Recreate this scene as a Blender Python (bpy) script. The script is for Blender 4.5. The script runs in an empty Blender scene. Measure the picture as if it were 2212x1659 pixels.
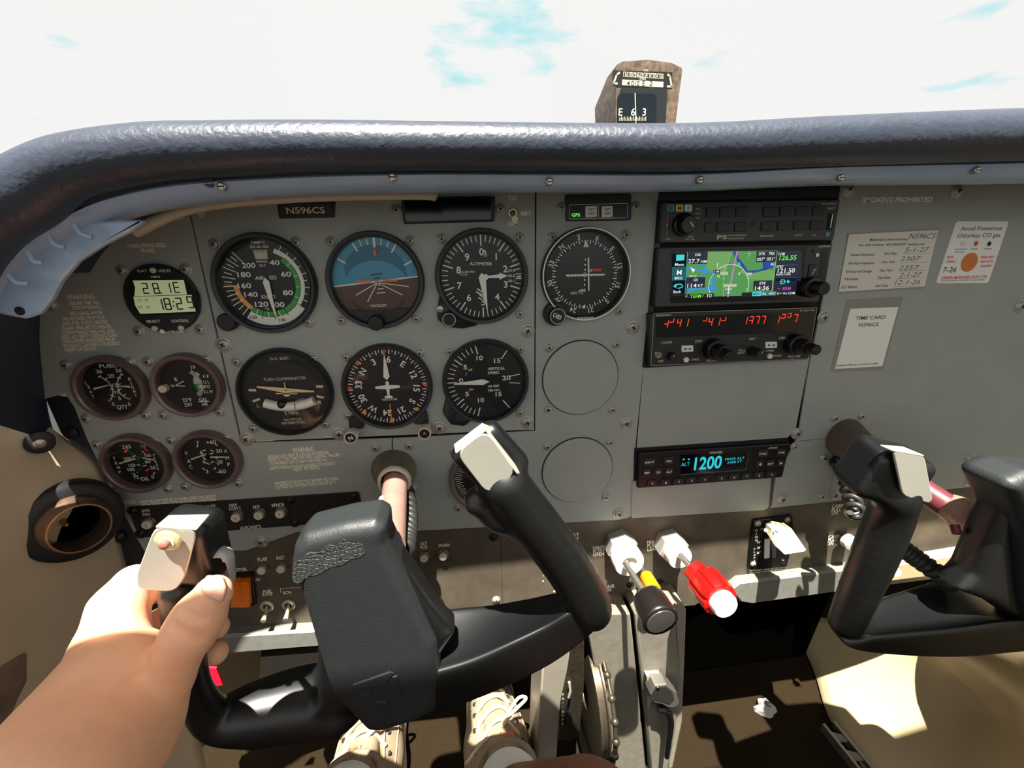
import bpy, math, random
import numpy as np
from math import sin, cos, pi, radians
from mathutils import Vector, Matrix

# ---------------------------------------------------------------- camera, world, sun, exposure
scene = bpy.context.scene
col = scene.collection
IW, IH = 2212, 1659
FOC = 930.76
CAM = np.array([-40.95, -390.98, -6.56])          # mm, panel frame: X right, Y forward, Z up
FLOOR = 750.0                                     # floor lies this far below the frame origin
def _rot(a, b, c):
    ca, sa, cb, sb, cc, sc = cos(a), sin(a), cos(b), sin(b), cos(c), sin(c)
    return (np.array([[ca,-sa,0],[sa,ca,0],[0,0,1]]) @ np.array([[1,0,0],[0,cb,-sb],[0,sb,cb]])
            @ np.array([[cc,0,sc],[0,1,0],[-sc,0,cc]]))
RC = _rot(radians(-6.75), radians(-17.95), radians(1.02))
cam_d = bpy.data.cameras.new('camera'); cam = bpy.data.objects.new('camera', cam_d); col.objects.link(cam)
cam_d.sensor_width = 36; cam_d.sensor_fit = 'HORIZONTAL'; cam_d.lens = FOC / IW * 36
cam_d.clip_start = .01; cam_d.clip_end = 500
m = Matrix.Identity(4)
for i in range(3):
    m[i][0] = RC[i,0]; m[i][1] = RC[i,2]; m[i][2] = -RC[i,1]
    m[i][3] = (CAM[i] + (FLOOR if i == 2 else 0)) * .001
cam.matrix_world = m
scene.camera = cam
scene.view_settings.view_transform = 'Standard'; scene.view_settings.look = 'None'
scene.view_settings.gamma = 1; scene.view_settings.use_curve_mapping = False
scene.view_settings.exposure = 0.0

def lin(c):
    return tuple(((x/255)/12.92 if x/255 <= .04045 else (((x/255)+.055)/1.055)**2.4) for x in c) + (1,)
SKY = 0.92
w = bpy.data.worlds.new('sky'); scene.world = w; w.use_nodes = True
nt = w.node_tree; N = nt.nodes; L = nt.links; N.clear()
wo = N.new('ShaderNodeOutputWorld'); bg = N.new('ShaderNodeBackground'); tc = N.new('ShaderNodeTexCoord')
L.new(bg.outputs[0], wo.inputs[0]); bg.inputs[1].default_value = 1.0
def wmath(op, a, b=None, clamp=False):
    n = N.new('ShaderNodeMath'); n.operation = op; n.use_clamp = clamp
    for i, x in enumerate((a, b)):
        if x is None: continue
        if isinstance(x, (int, float)): n.inputs[i].default_value = x
        else: L.new(x, n.inputs[i])
    return n.outputs[0]
def skydir(px, py):
    d = RC @ np.array([(px-IW/2)/FOC, 1, -(py-IH/2)/FOC]); return d/np.linalg.norm(d)
wmap = N.new('ShaderNodeMapping'); wmap.inputs['Scale'].default_value = (3, 3, 11); wmap.inputs['Rotation'].default_value = (0, .25, .2)
L.new(tc.outputs['Generated'], wmap.inputs[0])
wn = N.new('ShaderNodeTexNoise'); wn.inputs['Scale'].default_value = 2.2; wn.inputs['Detail'].default_value = 6; wn.inputs['Roughness'].default_value = .55
L.new(wmap.outputs[0], wn.inputs['Vector'])
tot = None
for (px, py, deg, amp) in ((1160, 45, 6, .26), (1000, 85, 5, .2), (2200, 80, 8, .16), (170, 5, 5, .06), (20, 250, 4, .05)):
    d = skydir(px, py)
    dp = N.new('ShaderNodeVectorMath'); dp.operation = 'DOT_PRODUCT'; dp.inputs[1].default_value = tuple(d)
    L.new(tc.outputs['Generated'], dp.inputs[0])
    k = wmath('DIVIDE', wmath('SUBTRACT', dp.outputs['Value'], cos(radians(deg))), 1-cos(radians(deg)), True)
    k = wmath('MULTIPLY', k, amp)
    tot = k if tot is None else wmath('ADD', tot, k)
msk = wmath('MULTIPLY', wmath('SUBTRACT', wmath('ADD', wn.outputs[0], tot), .66, True), 7, True)
wmix = N.new('ShaderNodeMix'); wmix.data_type = 'RGBA'
wmix.inputs['A'].default_value = (SKY, SKY, SKY*.985, 1); wmix.inputs['B'].default_value = (.50, .84, .88, 1)
L.new(msk, wmix.inputs['Factor'])
# below the horizon the land far beneath is duller and darker than the sky
sp = N.new('ShaderNodeSeparateXYZ'); L.new(tc.outputs['Generated'], sp.inputs[0])
gk = wmath('MULTIPLY', wmath('SUBTRACT', .02, sp.outputs['Z']), 8, True)
gmix = N.new('ShaderNodeMix'); gmix.data_type = 'RGBA'; gmix.inputs['B'].default_value = (.20, .20, .17, 1)
L.new(gk, gmix.inputs['Factor']); L.new(wmix.outputs['Result'], gmix.inputs['A'])
L.new(gmix.outputs['Result'], bg.inputs[0])

SUN_DIR = Vector((.07, .31, -.95)).normalized()    # the way sunlight travels
sl = bpy.data.lights.new('sun', 'SUN'); sl.energy = 20.0; sl.angle = radians(.6); sl.color = (1, .95, .86)
so = bpy.data.objects.new('sun', sl); col.objects.link(so); so.location = (0, -1, 3)
so.rotation_euler = SUN_DIR.to_track_quat('-Z', 'Y').to_euler()

# ---------------------------------------------------------------- points of the photograph on planes of the cockpit
def un(px, py, Y=0.0):
    d = RC @ np.array([(px-IW/2)/FOC, 1, -(py-IH/2)/FOC]); s = (Y-CAM[1])/d[1]
    return CAM + d*s
def unx(px, py, X):
    d = RC @ np.array([(px-IW/2)/FOC, 1, -(py-IH/2)/FOC]); s = (X-CAM[0])/d[0]; return CAM + d*s
def unz(px, py, Z):
    d = RC @ np.array([(px-IW/2)/FOC, 1, -(py-IH/2)/FOC]); s = (Z-CAM[2])/d[2]; return CAM + d*s
def P(px, py, h=0.0):
    p = un(px, py, -h); return (p[0], p[2])
def hs(px, py, hpx, h=0.0):                        # mm height of hpx pixels standing at (px, py)
    return abs(P(px, py-hpx/2, h)[1] - P(px, py+hpx/2, h)[1])
def ws(px, py, wpx, h=0.0):
    return abs(P(px+wpx/2, py, h)[0] - P(px-wpx/2, py, h)[0])

# ---------------------------------------------------------------- materials
MATS = {}
def mat(name, rgb, rough=.5, metal=0., spec=.5, bump=0., bscale=400., mottle=0., mscale=30., emit=0., alpha=1., coat=0., sss=0., kind='noise', ecol=None, bdist=.0003):
    if name in MATS: return MATS[name]
    M = bpy.data.materials.new(name); M.use_nodes = True
    t = M.node_tree; n = t.nodes; l = t.links
    b = n['Principled BSDF']
    c = lin(rgb)
    b.inputs['Base Color'].default_value = c
    b.inputs['Roughness'].default_value = rough; b.inputs['Metallic'].default_value = metal
    b.inputs['Specular IOR Level'].default_value = spec
    b.inputs['Coat Weight'].default_value = coat; b.inputs['Coat Roughness'].default_value = .12
    if alpha < 1: b.inputs['Alpha'].default_value = alpha
    if sss:
        b.inputs['Subsurface Weight'].default_value = sss; b.inputs['Subsurface Radius'].default_value = (1, .35, .2); b.inputs['Subsurface Scale'].default_value = .006
    if emit:
        b.inputs['Emission Color'].default_value = lin(ecol or rgb); b.inputs['Emission Strength'].default_value = emit
    geo = n.new('ShaderNodeTexCoord')
    if mottle:
        tx = n.new('ShaderNodeTexNoise'); tx.inputs['Scale'].default_value = mscale; tx.inputs['Detail'].default_value = 5; tx.inputs['Roughness'].default_value = .6
        l.new(geo.outputs['Object'], tx.inputs['Vector'])
        mx = n.new('ShaderNodeMix'); mx.data_type = 'RGBA'
        mx.inputs['A'].default_value = tuple(min(1, x*(1-mottle)) for x in c[:3])+(1,)
        mx.inputs['B'].default_value = tuple(min(1, x*(1+mottle)) for x in c[:3])+(1,)
        rp = n.new('ShaderNodeMapRange'); rp.inputs['From Min'].default_value = .3; rp.inputs['From Max'].default_value = .7
        l.new(tx.outputs[0], rp.inputs[0]); l.new(rp.outputs[0], mx.inputs['Factor']); l.new(mx.outputs['Result'], b.inputs['Base Color'])
    if bump:
        if kind == 'leather':
            v = n.new('ShaderNodeTexVoronoi'); v.feature = 'DISTANCE_TO_EDGE'; v.inputs['Scale'].default_value = bscale
            l.new(geo.outputs['Object'], v.inputs['Vector'])
            r = n.new('ShaderNodeMapRange'); r.inputs['From Max'].default_value = .12; l.new(v.outputs['Distance'], r.inputs[0]); out = r.outputs[0]
        elif kind == 'weave':
            v = n.new('ShaderNodeTexWave'); v.inputs['Scale'].default_value = bscale; v.bands_direction = 'DIAGONAL'
            l.new(geo.outputs['Object'], v.inputs['Vector']); out = v.outputs['Fac']
        else:
            v = n.new('ShaderNodeTexNoise'); v.inputs['Scale'].default_value = bscale; v.inputs['Detail'].default_value = 3
            l.new(geo.outputs['Object'], v.inputs['Vector']); out = v.outputs[0]
        bp = n.new('ShaderNodeBump'); bp.inputs['Strength'].default_value = bump; bp.inputs['Distance'].default_value = bdist
        l.new(out, bp.inputs['Height']); l.new(bp.outputs[0], b.inputs['Normal'])
    MATS[name] = M; return M
def glassmat(name, tint=(1,1,1,1), gloss=.06, rough=.02):
    if name in MATS: return MATS[name]
    M = bpy.data.materials.new(name); M.use_nodes = True; t = M.node_tree; n = t.nodes; l = t.links; n.clear()
    o = n.new('ShaderNodeOutputMaterial'); a = n.new('ShaderNodeBsdfTransparent'); a.inputs[0].default_value = tint
    g = n.new('ShaderNodeBsdfGlossy'); g.inputs['Roughness'].default_value = rough
    f = n.new('ShaderNodeFresnel'); f.inputs[0].default_value = 1.45
    mm = n.new('ShaderNodeMath'); mm.operation = 'MULTIPLY'; mm.inputs[1].default_value = gloss*12
    x = n.new('ShaderNodeMixShader'); l.new(f.outputs[0], mm.inputs[0]); l.new(mm.outputs[0], x.inputs[0])
    l.new(a.outputs[0], x.inputs[1]); l.new(g.outputs[0], x.inputs[2]); l.new(x.outputs[0], o.inputs[0])
    MATS[name] = M; return M
mat('lamp_yellow', (245,205,85), .5)
mat('panel_gray', (156,162,156), .55, mottle=.05, mscale=25, bump=.25, bscale=900)
mat('panel_dark', (82,74,61), .6, mottle=.25, mscale=35, bump=.3, bscale=700)
mat('strip_black', (22,17,14), .5, mottle=.15, bump=.2)
mat('bezel_black', (30,34,36), .42, bump=.15, bscale=900)
mat('bezel_purple', (120,104,102), .3, metal=.45, mottle=.1)
mat('dial_black', (12,11,14), .5)
mat('dial_cover', (15,15,17), .2)
mat('white', (235,235,225), .5)
mat('cream', (205,200,170), .55)
mat('sticker_ink', (255,250,225), .6)
mat('ink_dark', (40,40,42), .7)
mat('ink_gray', (120,120,120), .7)
mat('red_paint', (215,60,40), .5)
mat('orange_paint', (240,110,50), .5)
mat('amber', (240,160,70), .5)
mat('green_paint', (50,165,60), .5)
mat('sky_blue', (70,150,180), .5)
mat('sky_deep', (40,110,140), .5)
mat('earth', (88,62,52), .5)
mat('steel', (170,165,155), .35, metal=.85)
mat('steel_dark', (45,42,40), .4, metal=.6)
mat('recess', (18,16,14), .8)
mat('chrome', (225,220,210), .15, metal=1)
mat('plastic_black', (15,16,18), .35)
mat('knob_black', (10,10,12), .38)
mat('seam', (25,26,25), .8)
mat('seam_soft', (78,79,74), .8)
glassmat('lens', (1,1,1,1), .035)

# ---------------------------------------------------------------- mesh builder (mm, panel frame u right, v up, h towards the pilot)
def frame(u=0, v=0, h=0, rx=0, ry=0, rz=0):
    return Matrix.Translation((u, -h, v)) @ Matrix.Rotation(rz, 4, 'Y') @ Matrix.Rotation(rx, 4, 'X') @ Matrix.Rotation(ry, 4, 'Z')
def fillet(pts, r, seg=5):
    out = []; n = len(pts)
    rr = r if isinstance(r, (list, tuple)) else [r]*n
    for i in range(n):
        p = Vector(pts[i]); a = Vector(pts[i-1])-p; b = Vector(pts[(i+1) % n])-p
        R = rr[i]
        if R <= 0: out.append(tuple(p)); continue
        la, lb = a.length, b.length; a.normalize(); b.normalize()
        an = math.acos(max(-1, min(1, a.dot(b))))
        t = min(R/math.tan(an/2), la*.49, lb*.49); 
        p0, p1 = p+a*t, p+b*t
        for k in range(seg+1):
            s = k/seg; out.append(tuple(p0*(1-s)**2 + p*2*s*(1-s) + p1*s*s))
    return out
_tc = {}
def glyphs(s, bold):
    bold = min(bold, .012 if any(ch in s for ch in 'MWKNmw') else .024); k = (s, bold)
    if k not in _tc:
        c = bpy.data.curves.new('t', 'FONT'); c.body = s; c.size = 1; c.resolution_u = 3; c.offset = bold
        c.align_x = 'CENTER'; c.fill_mode = 'FRONT'
        o = bpy.data.objects.new('t', c)
        me = o.to_mesh()
        vs = np.array([v.co[:] for v in me.vertices]) if len(me.vertices) else np.zeros((0,3))
        fs = [tuple(p.vertices) for p in me.polygons]
        if len(vs):
            x0, x1 = vs[:,0].min(), vs[:,0].max()
            vs[:,0] -= (x0+x1)/2; vs[:,1] -= .36
        _tc[k] = (vs, fs); o.to_mesh_clear(); bpy.data.objects.remove(o); bpy.data.curves.remove(c)
    return _tc[k]
CAPH = .73
class MB:
    def __init__(s): s.V = []; s.F = []; s.M = []; s.ml = []; s.X = None
    def mi(s, m):
        M = MATS[m]
        if M not in s.ml: s.ml.append(M)
        return s.ml.index(M)
    def add(s, vs, fs, m, raw=False):                # vs in (u,v,h) unless raw (X,Y,Z)
        o = len(s.V); k = s.mi(m)
        for p in vs:
            q = Vector(p) if raw else Vector((p[0], -p[2], p[1]))
            if s.X is not None: q = s.X @ q
            s.V.append(tuple(q))
        s.F += [tuple(o+i for i in f) for f in fs]; s.M += [k]*len(fs); return s
    def prism(s, pts, h0, h1, m, ch=0., side=None):
        n = len(pts); 
        ar = sum(pts[i-1][0]*pts[i][1]-pts[i][0]*pts[i-1][1] for i in range(n))
        if ar < 0: pts = pts[::-1]
        rings = [(pts, h0)]
        if ch > 0:
            rings.append((pts, h1-ch))
            ins = []
            for i in range(n):
                a, p, b = Vector(pts[i-1]), Vector(pts[i]), Vector(pts[(i+1) % n])
                d = (b-a); d = d.normalized() if d.length > 1e-9 else Vector((1,0)); ins.append((p[0]-d[1]*ch, p[1]+d[0]*ch))
            rings.append((ins, h1))
        else: rings.append((pts, h1))
        vs = [(p[0], p[1], h) for r, h in rings for p in r]
        fs = []
        for k in range(len(rings)-1):
            for i in range(n):
                j = (i+1) % n; fs.append((k*n+i, k*n+j, (k+1)*n+j, (k+1)*n+i))
        top = tuple((len(rings)-1)*n+i for i in range(n))
        if side: s.add(vs, fs, side); o = len(s.V)-len(vs); s.F.append(tuple(o+i for i in top)); s.M.append(s.mi(m)); s.F.append(tuple(o+i for i in range(n-1,-1,-1))); s.M.append(s.mi(side))
        else: s.add(vs, fs+[top, tuple(range(n-1,-1,-1))], m)
        return s
    def poly(s, pts, h, m):
        n = len(pts); ar = sum(pts[i-1][0]*pts[i][1]-pts[i][0]*pts[i-1][1] for i in range(n))
        if ar < 0: pts = pts[::-1]
        return s.add([(p[0], p[1], h) for p in pts], [tuple(range(n))], m)
    def box(s, u0, v0, u1, v1, h0, h1, m, ch=0., r=0.):
        pts = [(u0,v0),(u1,v0),(u1,v1),(u0,v1)]
        if r: pts = fillet(pts, r, 4)
        return s.prism(pts, h0, h1, m, ch)
    def line(s, pts, w, h, m, closed=False):
        n = len(pts)
        for i in range(n if closed else n-1):
            a, b = Vector(pts[i][:2]), Vector(pts[(i+1) % n][:2]); d = b-a
            if d.length < 1e-6: continue
            d.normalize(); q = Vector((-d[1], d[0]))*w/2
            a2, b2 = a-d*w*.2, b+d*w*.2
            s.add([(*(a2-q), h), (*(b2-q), h), (*(b2+q), h), (*(a2+q), h)], [(0,1,2,3)], m)
        return s
    def disc(s, u, v, h, r, m, n=40):
        return s.poly([(u+r*cos(2*pi*i/n), v+r*sin(2*pi*i/n)) for i in range(n)], h, m)
    def arc(s, u, v, h, r0, r1, a0, a1, m, n=None):       # clockwise degrees from the top
        n = n or max(3, int(abs(a1-a0)/5)); vs = []; fs = []
        for i in range(n+1):
            a = radians(a0+(a1-a0)*i/n)
            vs += [(u+r0*sin(a), v+r0*cos(a), h), (u+r1*sin(a), v+r1*cos(a), h)]
        for i in range(n): fs.append((2*i, 2*i+2, 2*i+3, 2*i+1))
        return s.add(vs, fs, m)
    def tick(s, u, v, h, a, r0, r1, w, m):
        a = radians(a); return s.line([(u+r0*sin(a), v+r0*cos(a)), (u+r1*sin(a), v+r1*cos(a))], w, h, m)
    def lathe(s, u, v, prof, m, n=40, cap=True, capend=True):   # prof [(r,h)...] axis = h
        vs = []; fs = []; k = len(prof)
        for r, h in prof:
            for i in range(n): vs.append((u+r*cos(2*pi*i/n), v+r*sin(2*pi*i/n), h))
        for j in range(k-1):
            for i in range(n):
                a = j*n+i; b = j*n+(i+1) % n; fs.append((a, b, b+n, a+n))
        if cap: fs.append(tuple(range(n-1,-1,-1)))
        if capend: fs.append(tuple((k-1)*n+i for i in range(n)))
        return s.add(vs, fs, m)
    def text(s, t, u, v, h, size, m, rot=0., width=None, bold=.012, shear=0., align='c', wmul=1.):
        vs, fs = glyphs(t, bold)
        if not len(vs): return s
        k = size/CAPH; kx = k*wmul
        W = vs[:,0].max()-vs[:,0].min()
        if width: kx = width/W
        x = vs[:,0]*kx; y = vs[:,1]*k
        if align == 'l': x = x + W*kx/2
        if align == 'r': x = x - W*kx/2
        x = x + y*shear
        c, q = cos(radians(-rot)), sin(radians(-rot))
        return s.add([(u+a*c-b*q, v+a*q+b*c, h) for a, b in zip(x, y)], fs, m)
    def ptext(s, t, px, py, hpx, m, wpx=None, h=0., **kw):        # placed by the photograph
        u, v = P(px, py, h)
        kw2 = dict(kw)
        if wpx: kw2['width'] = ws(px, py, wpx, h)
        return s.text(t, u, v, h, hs(px, py, hpx, h), m, **kw2)
    def tube(s, pts, rad, m, n=14, cap=True):                      # raw XYZ mm
        pts = [Vector(p) for p in pts]; k = len(pts)
        if not isinstance(rad, (list, tuple)): rad = [rad]*k
        vs = []; fs = []; up = None
        for i, p in enumerate(pts):
            d = (pts[min(i+1, k-1)]-pts[max(i-1, 0)]).normalized()
            if up is None: up = Vector((0,0,1)) if abs(d.z) < .9 else Vector((1,0,0))
            sx = d.cross(up).normalized(); up = sx.cross(d).normalized()
            for j in range(n):
                a = 2*pi*j/n; vs.append(tuple(p + (sx*cos(a)+up*sin(a))*rad[i]))
        for i in range(k-1):
            for j in range(n):
                a = i*n+j; b = i*n+(j+1) % n; fs.append((a, a+n, b+n, b))
        if cap: fs += [tuple(range(n)), tuple((k-1)*n+j for j in range(n-1,-1,-1))]
        return s.add(vs, fs, m, raw=True)
    def build(s, name, parent=None, bevel=0., smooth=35, origin=None, subsurf=0):
        if origin is None: origin = parent['_o'] if parent is not None else (0,0,0)
        me = bpy.data.meshes.new(name)
        ox, oy, oz = origin
        base = 0 if parent is not None else FLOOR
        if parent is None: ox = oy = oz = 0
        me.from_pydata([((x-ox)*.001, (y-oy)*.001, (z-oz+base)*.001) for x, y, z in s.V], [], s.F)
        for M in s.ml: me.materials.append(M)
        me.polygons.foreach_set('material_index', s.M)
        me.update()
        if smooth:
            me.polygons.foreach_set('use_smooth', [True]*len(s.F)); me.set_sharp_from_angle(angle=radians(smooth))
        o = bpy.data.objects.new(name, me); col.objects.link(o)
        if parent is not None: o.parent = parent
        if bevel:
            b = o.modifiers.new('bevel', 'BEVEL'); b.width = bevel*.001; b.segments = 2; b.limit_method = 'ANGLE'; b.angle_limit = radians(40)
        if subsurf:
            b = o.modifiers.new('sub', 'SUBSURF'); b.levels = subsurf; b.render_levels = subsurf
        o['_o'] = tuple(origin)
        return o
def thing(name, label, cat, o=(0,0,0), group=None):              # o in mm (X, Y, Z)
    e = bpy.data.objects.new(name, None); col.objects.link(e); e.empty_display_size = .01
    e.location = (o[0]*.001, o[1]*.001, (o[2]+FLOOR)*.001); e['_o'] = tuple(float(x) for x in o)
    e['label'] = label; e['category'] = cat
    if group: e['group'] = group
    return e
def tag(o, label, cat, group=None):
    o['label'] = label; o['category'] = cat
    if group: o['group'] = group
    return o
def struct(o): o['kind'] = 'structure'; return o
def dup(root, o, label, group=None):
    r = root.copy(); col.objects.link(r); r.location = (o[0]*.001, o[1]*.001, (o[2]+FLOOR)*.001); r['_o'] = tuple(float(x) for x in o)
    r['label'] = label
    if group: r['group'] = group
    for ch in list(root.children):
        c = ch.copy(); col.objects.link(c); c.parent = r
        for g in list(ch.children):
            d = g.copy(); col.objects.link(d); d.parent = c
    return r
def PP(pts, h=0.): return [P(x, y, h) for x, y in pts]
def catmull(pts, sub=8):
    pts = [np.array(p, float) for p in pts]; out = []
    for i in range(len(pts)-1):
        p0 = pts[max(i-1,0)]; p1 = pts[i]; p2 = pts[i+1]; p3 = pts[min(i+2, len(pts)-1)]
        for k in range(sub):
            t = k/sub; out.append(.5*((2*p1)+(-p0+p2)*t+(2*p0-5*p1+4*p2-p3)*t*t+(-p0+3*p1-3*p2+p3)*t**3))
    out.append(pts[-1]); return out

# ---------------------------------------------------------------- smooth organic surfaces: rounded volumes blended and meshed
def vcaps(a, b, ra, rb): return ('c', np.array(a, float), np.array(b, float), float(ra), float(rb))
def f_caps(Q, p):
    _, a, b, ra, rb = p[:5]; ab = b-a; L2 = max(ab@ab, 1e-9)
    t = np.clip(((Q-a)@ab)/L2, 0, 1); d = np.linalg.norm(Q-a-t[...,None]*ab, axis=-1)
    return d-(ra+(rb-ra)*t)
def f_ell(Q, p):                                   # ('e', centre, radii, 3x3 axes)
    _, c, r, A = p[:4]; q = ((Q-c)@A)/r; k = np.linalg.norm(q, axis=-1)
    return (k-1)*min(r)*np.where(k > 1, 1.0, 1.0)
def f_box(Q, p):                                   # ('b', centre, halves, axes, rounding)
    _, c, hb, A, rr = p[:5]; q = np.abs((Q-c)@A)-(hb-rr)
    return np.linalg.norm(np.maximum(q, 0), axis=-1)+np.minimum(q.max(-1), 0)-rr
def f_poly(Q, p):                                  # ('p', pts2d XZ, Y0, Y1, rounding[, axes origin])
    _, pts, y0, y1, rr = p[:5]
    A, o = (p[5], p[6]) if len(p) > 5 else (np.eye(3), np.zeros(3))
    q = (Q-o)@A; x, z, y = q[...,0], q[...,2], q[...,1]
    d = np.full(x.shape, 1e18); sgn = np.ones(x.shape); n = len(pts)
    for i in range(n):
        ax, az = pts[i]; bx, bz = pts[i-1]; ex, ez = bx-ax, bz-az; wx, wz = x-ax, z-az
        t = np.clip((wx*ex+wz*ez)/(ex*ex+ez*ez+1e-12), 0, 1); d = np.minimum(d, (wx-ex*t)**2+(wz-ez*t)**2)
        c1 = z >= az; c2 = z < bz; c3 = ex*wz > ez*wx
        sgn = np.where((c1 & c2 & c3) | (~c1 & ~c2 & ~c3), -sgn, sgn)
    d = sgn*np.sqrt(d); w = np.abs(y-(y0+y1)/2)-(abs(y1-y0)/2)
    a = np.stack([d+rr, w+rr], -1)
    return np.minimum(a.max(-1), 0)+np.linalg.norm(np.maximum(a, 0), axis=-1)-rr
FS = {'c': f_caps, 'e': f_ell, 'b': f_box, 'p': f_poly}
def evalsdf(Q, prims, k):
    D = None
    for pr in prims:
        op = '+'; kk = k
        if isinstance(pr, dict): op = pr.get('op', '+'); kk = pr.get('k', k); pr = pr['p']
        d = FS[pr[0]](Q, pr)
        if D is None: D = d; continue
        if op == '+':
            h = np.clip(.5+.5*(D-d)/kk, 0, 1); D = D*(1-h)+d*h-kk*h*(1-h)
        else:
            h = np.clip(.5-.5*(D+d)/kk, 0, 1); D = D*(1-h)+(-d)*h+kk*h*(1-h)
    return D
def isomesh(prims, lo, hi, res, k):
    lo = np.array(lo, float); hi = np.array(hi, float); n = np.ceil((hi-lo)/res).astype(int)+1
    ax = [lo[i]+res*np.arange(n[i]) for i in range(3)]
    D = np.empty(n, np.float32)
    YZ = np.stack(np.meshgrid(ax[1], ax[2], indexing='ij'), -1)
    for s0 in range(0, n[0], 24):
        xs = ax[0][s0:s0+24]
        Q = np.empty((len(xs), n[1], n[2], 3)); Q[...,0] = xs[:,None,None]; Q[...,1:] = YZ
        D[s0:s0+24] = evalsdf(Q, prims, k)
    S = D < 0
    c = np.zeros(n-1, int)
    cs = [(i,j,l) for i in (0,1) for j in (0,1) for l in (0,1)]
    def cut(A, i, j, l): return A[i:A.shape[0]-1+i, j:A.shape[1]-1+j, l:A.shape[2]-1+l]
    for q in cs: c += cut(S, *q)
    act = (c > 0) & (c < 8)
    idx = -np.ones(act.shape, int); ii = np.argwhere(act); idx[act] = np.arange(len(ii))
    acc = np.zeros((len(ii), 3)); cnt = np.zeros(len(ii))
    for a in cs:
        for d in range(3):
            if a[d]: continue
            b = list(a); b[d] = 1
            va = D[ii[:,0]+a[0], ii[:,1]+a[1], ii[:,2]+a[2]]; vb = D[ii[:,0]+b[0], ii[:,1]+b[1], ii[:,2]+b[2]]
            mk = (va < 0) != (vb < 0); t = np.where(mk, va/(va-vb+1e-12), 0)
            pt = np.array(a)[None]*1.0+np.zeros((len(ii), 3)); pt[:,d] += t
            acc += pt*mk[:,None]; cnt += mk
    V = lo+(ii+acc/np.maximum(cnt, 1)[:,None])*res
    F = []
    for d in range(3):
        e, g = (d+1) % 3, (d+2) % 3
        A = np.take(S, range(n[d]-1), d); B = np.take(S, range(1, n[d]), d)
        ch = np.argwhere(A != B); ch = ch[(ch[:,e] > 0) & (ch[:,g] > 0) & (ch[:,e] < n[e]-1) & (ch[:,g] < n[g]-1)]
        if not len(ch): continue
        def at(de, dg):
            q = ch.copy(); q[:,e] -= de; q[:,g] -= dg; return idx[q[:,0], q[:,1], q[:,2]]
        qd = np.stack([at(1,1), at(0,1), at(0,0), at(1,0)], -1)
        ins = A[ch[:,0], ch[:,1], ch[:,2]]
        qd[~ins] = qd[~ins][:,::-1]
        F.append(qd)
    F = np.concatenate(F)
    return V, F
def organic(name, prims, lo, hi, res, k, m, parent=None, origin=(0,0,0), smooth_it=3, extra=None, label=None):
    V, F = isomesh(prims, lo, hi, res, k); nF = len(F)
    if extra: V2, F2 = isomesh(*extra[:5]); F = np.concatenate([F, F2+len(V)]); V = np.concatenate([V, V2])
    # relax
    nb = np.zeros_like(V); ct = np.zeros(len(V))
    E = np.concatenate([F[:,[0,1]], F[:,[1,2]], F[:,[2,3]], F[:,[3,0]]])
    for _ in range(smooth_it):
        nb[:] = 0; ct[:] = 0
        np.add.at(nb, E[:,0], V[E[:,1]]); np.add.at(ct, E[:,0], 1)
        V = V*.5 + .5*nb/np.maximum(ct, 1)[:,None]
    if parent is not None: origin = parent['_o']; base = 0
    else: origin = (0,0,0); base = FLOOR
    me = bpy.data.meshes.new(name)
    W = (V-np.array(origin)+np.array([0,0,base]))*.001
    me.from_pydata([tuple(x) for x in W], [], [tuple(int(i) for i in f) for f in F])
    me.materials.append(MATS[m]); me.polygons.foreach_set('use_smooth', [True]*len(F))
    if extra: me.materials.append(MATS[extra[5]]); me.polygons.foreach_set('material_index', [0]*nF+[1]*(len(F)-nF))
    me.update()
    o = bpy.data.objects.new(name, me); col.objects.link(o)
    if parent is not None: o.parent = parent
    o['_o'] = tuple(float(x) for x in origin)
    return o
# ================================================================ instrument panel
panel = thing('instrument_panel', 'grey speckled metal instrument panel full of round gauges under the black glareshield', 'instrument panel', (0,0,-150))
PLATES = []
def plate(name, px, h0, h1, m='panel_gray', ch=.4, r=0, parent=panel, label=None):
    pts = PP(px, h1)
    if r: pts = fillet(pts, r)
    o = MB().prism(pts, h0, h1, m, ch).build(name, parent, smooth=30)
    PLATES.append((o, pts))
    if label: o['label'] = label
    return o
plate('gauge_plate', [(96,862),(84,740),(86,640),(92,560),(220,440),(300,405),(398,395),(404,445),(516,940),(520,957),(846,947),(850,1146),(640,1150),(530,1190),(312,1192),(258,1095),(222,1020),(188,950),(160,880),(140,850)], -2, 0)
plate('flight_plate', [(401,395),(1156,395),(1154,929),(1140,929),(522,955),(519,940),(407,445)], -2, 0)
plate('navigation_plate', [(1159,395),(1425,395),(1363,1117),(1340,1123),(852,1150),(848,947),(1156,931)], -2, 0, r=[0,0,4,0,0,0,0])
plate('radio_cover_plate', [(1389,795),(1749,772),(1719,930),(1701,946),(1372,969)], -2, 0)
plate('lower_cover_plate', [(1366,1040),(1668,1018),(1661,1097),(1652,1102),(1364,1120)], -2, 1.5, r=2)
plate('right_plate', [(1818,395),(2420,380),(2420,1018),(1664,1098),(1668,1090),(1676,1030),(1724,945),(1751,774),(1775,660)], -2, 0)
sm = MB()
for pts, wd, mt in (([(1724,953),(1790,947)], .5, 'seam'), ([(1806,985),(1790,1075)], .35, 'seam_soft'), ([(2095,960),(2095,1045)], .0, 'seam_soft'),
                ([(640,1121),(520,1128)], .35, 'seam_soft')):
    if wd: sm.line(PP(pts, .05), wd, .06, mt)
# scuffs beside the lower seam
for a, b in (((555,953),(590,951)), ((697,944),(722,943))): sm.line(PP([a,b], .05), .9, .07, 'cream')
sm.build('panel_seam', panel, smooth=0)

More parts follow.
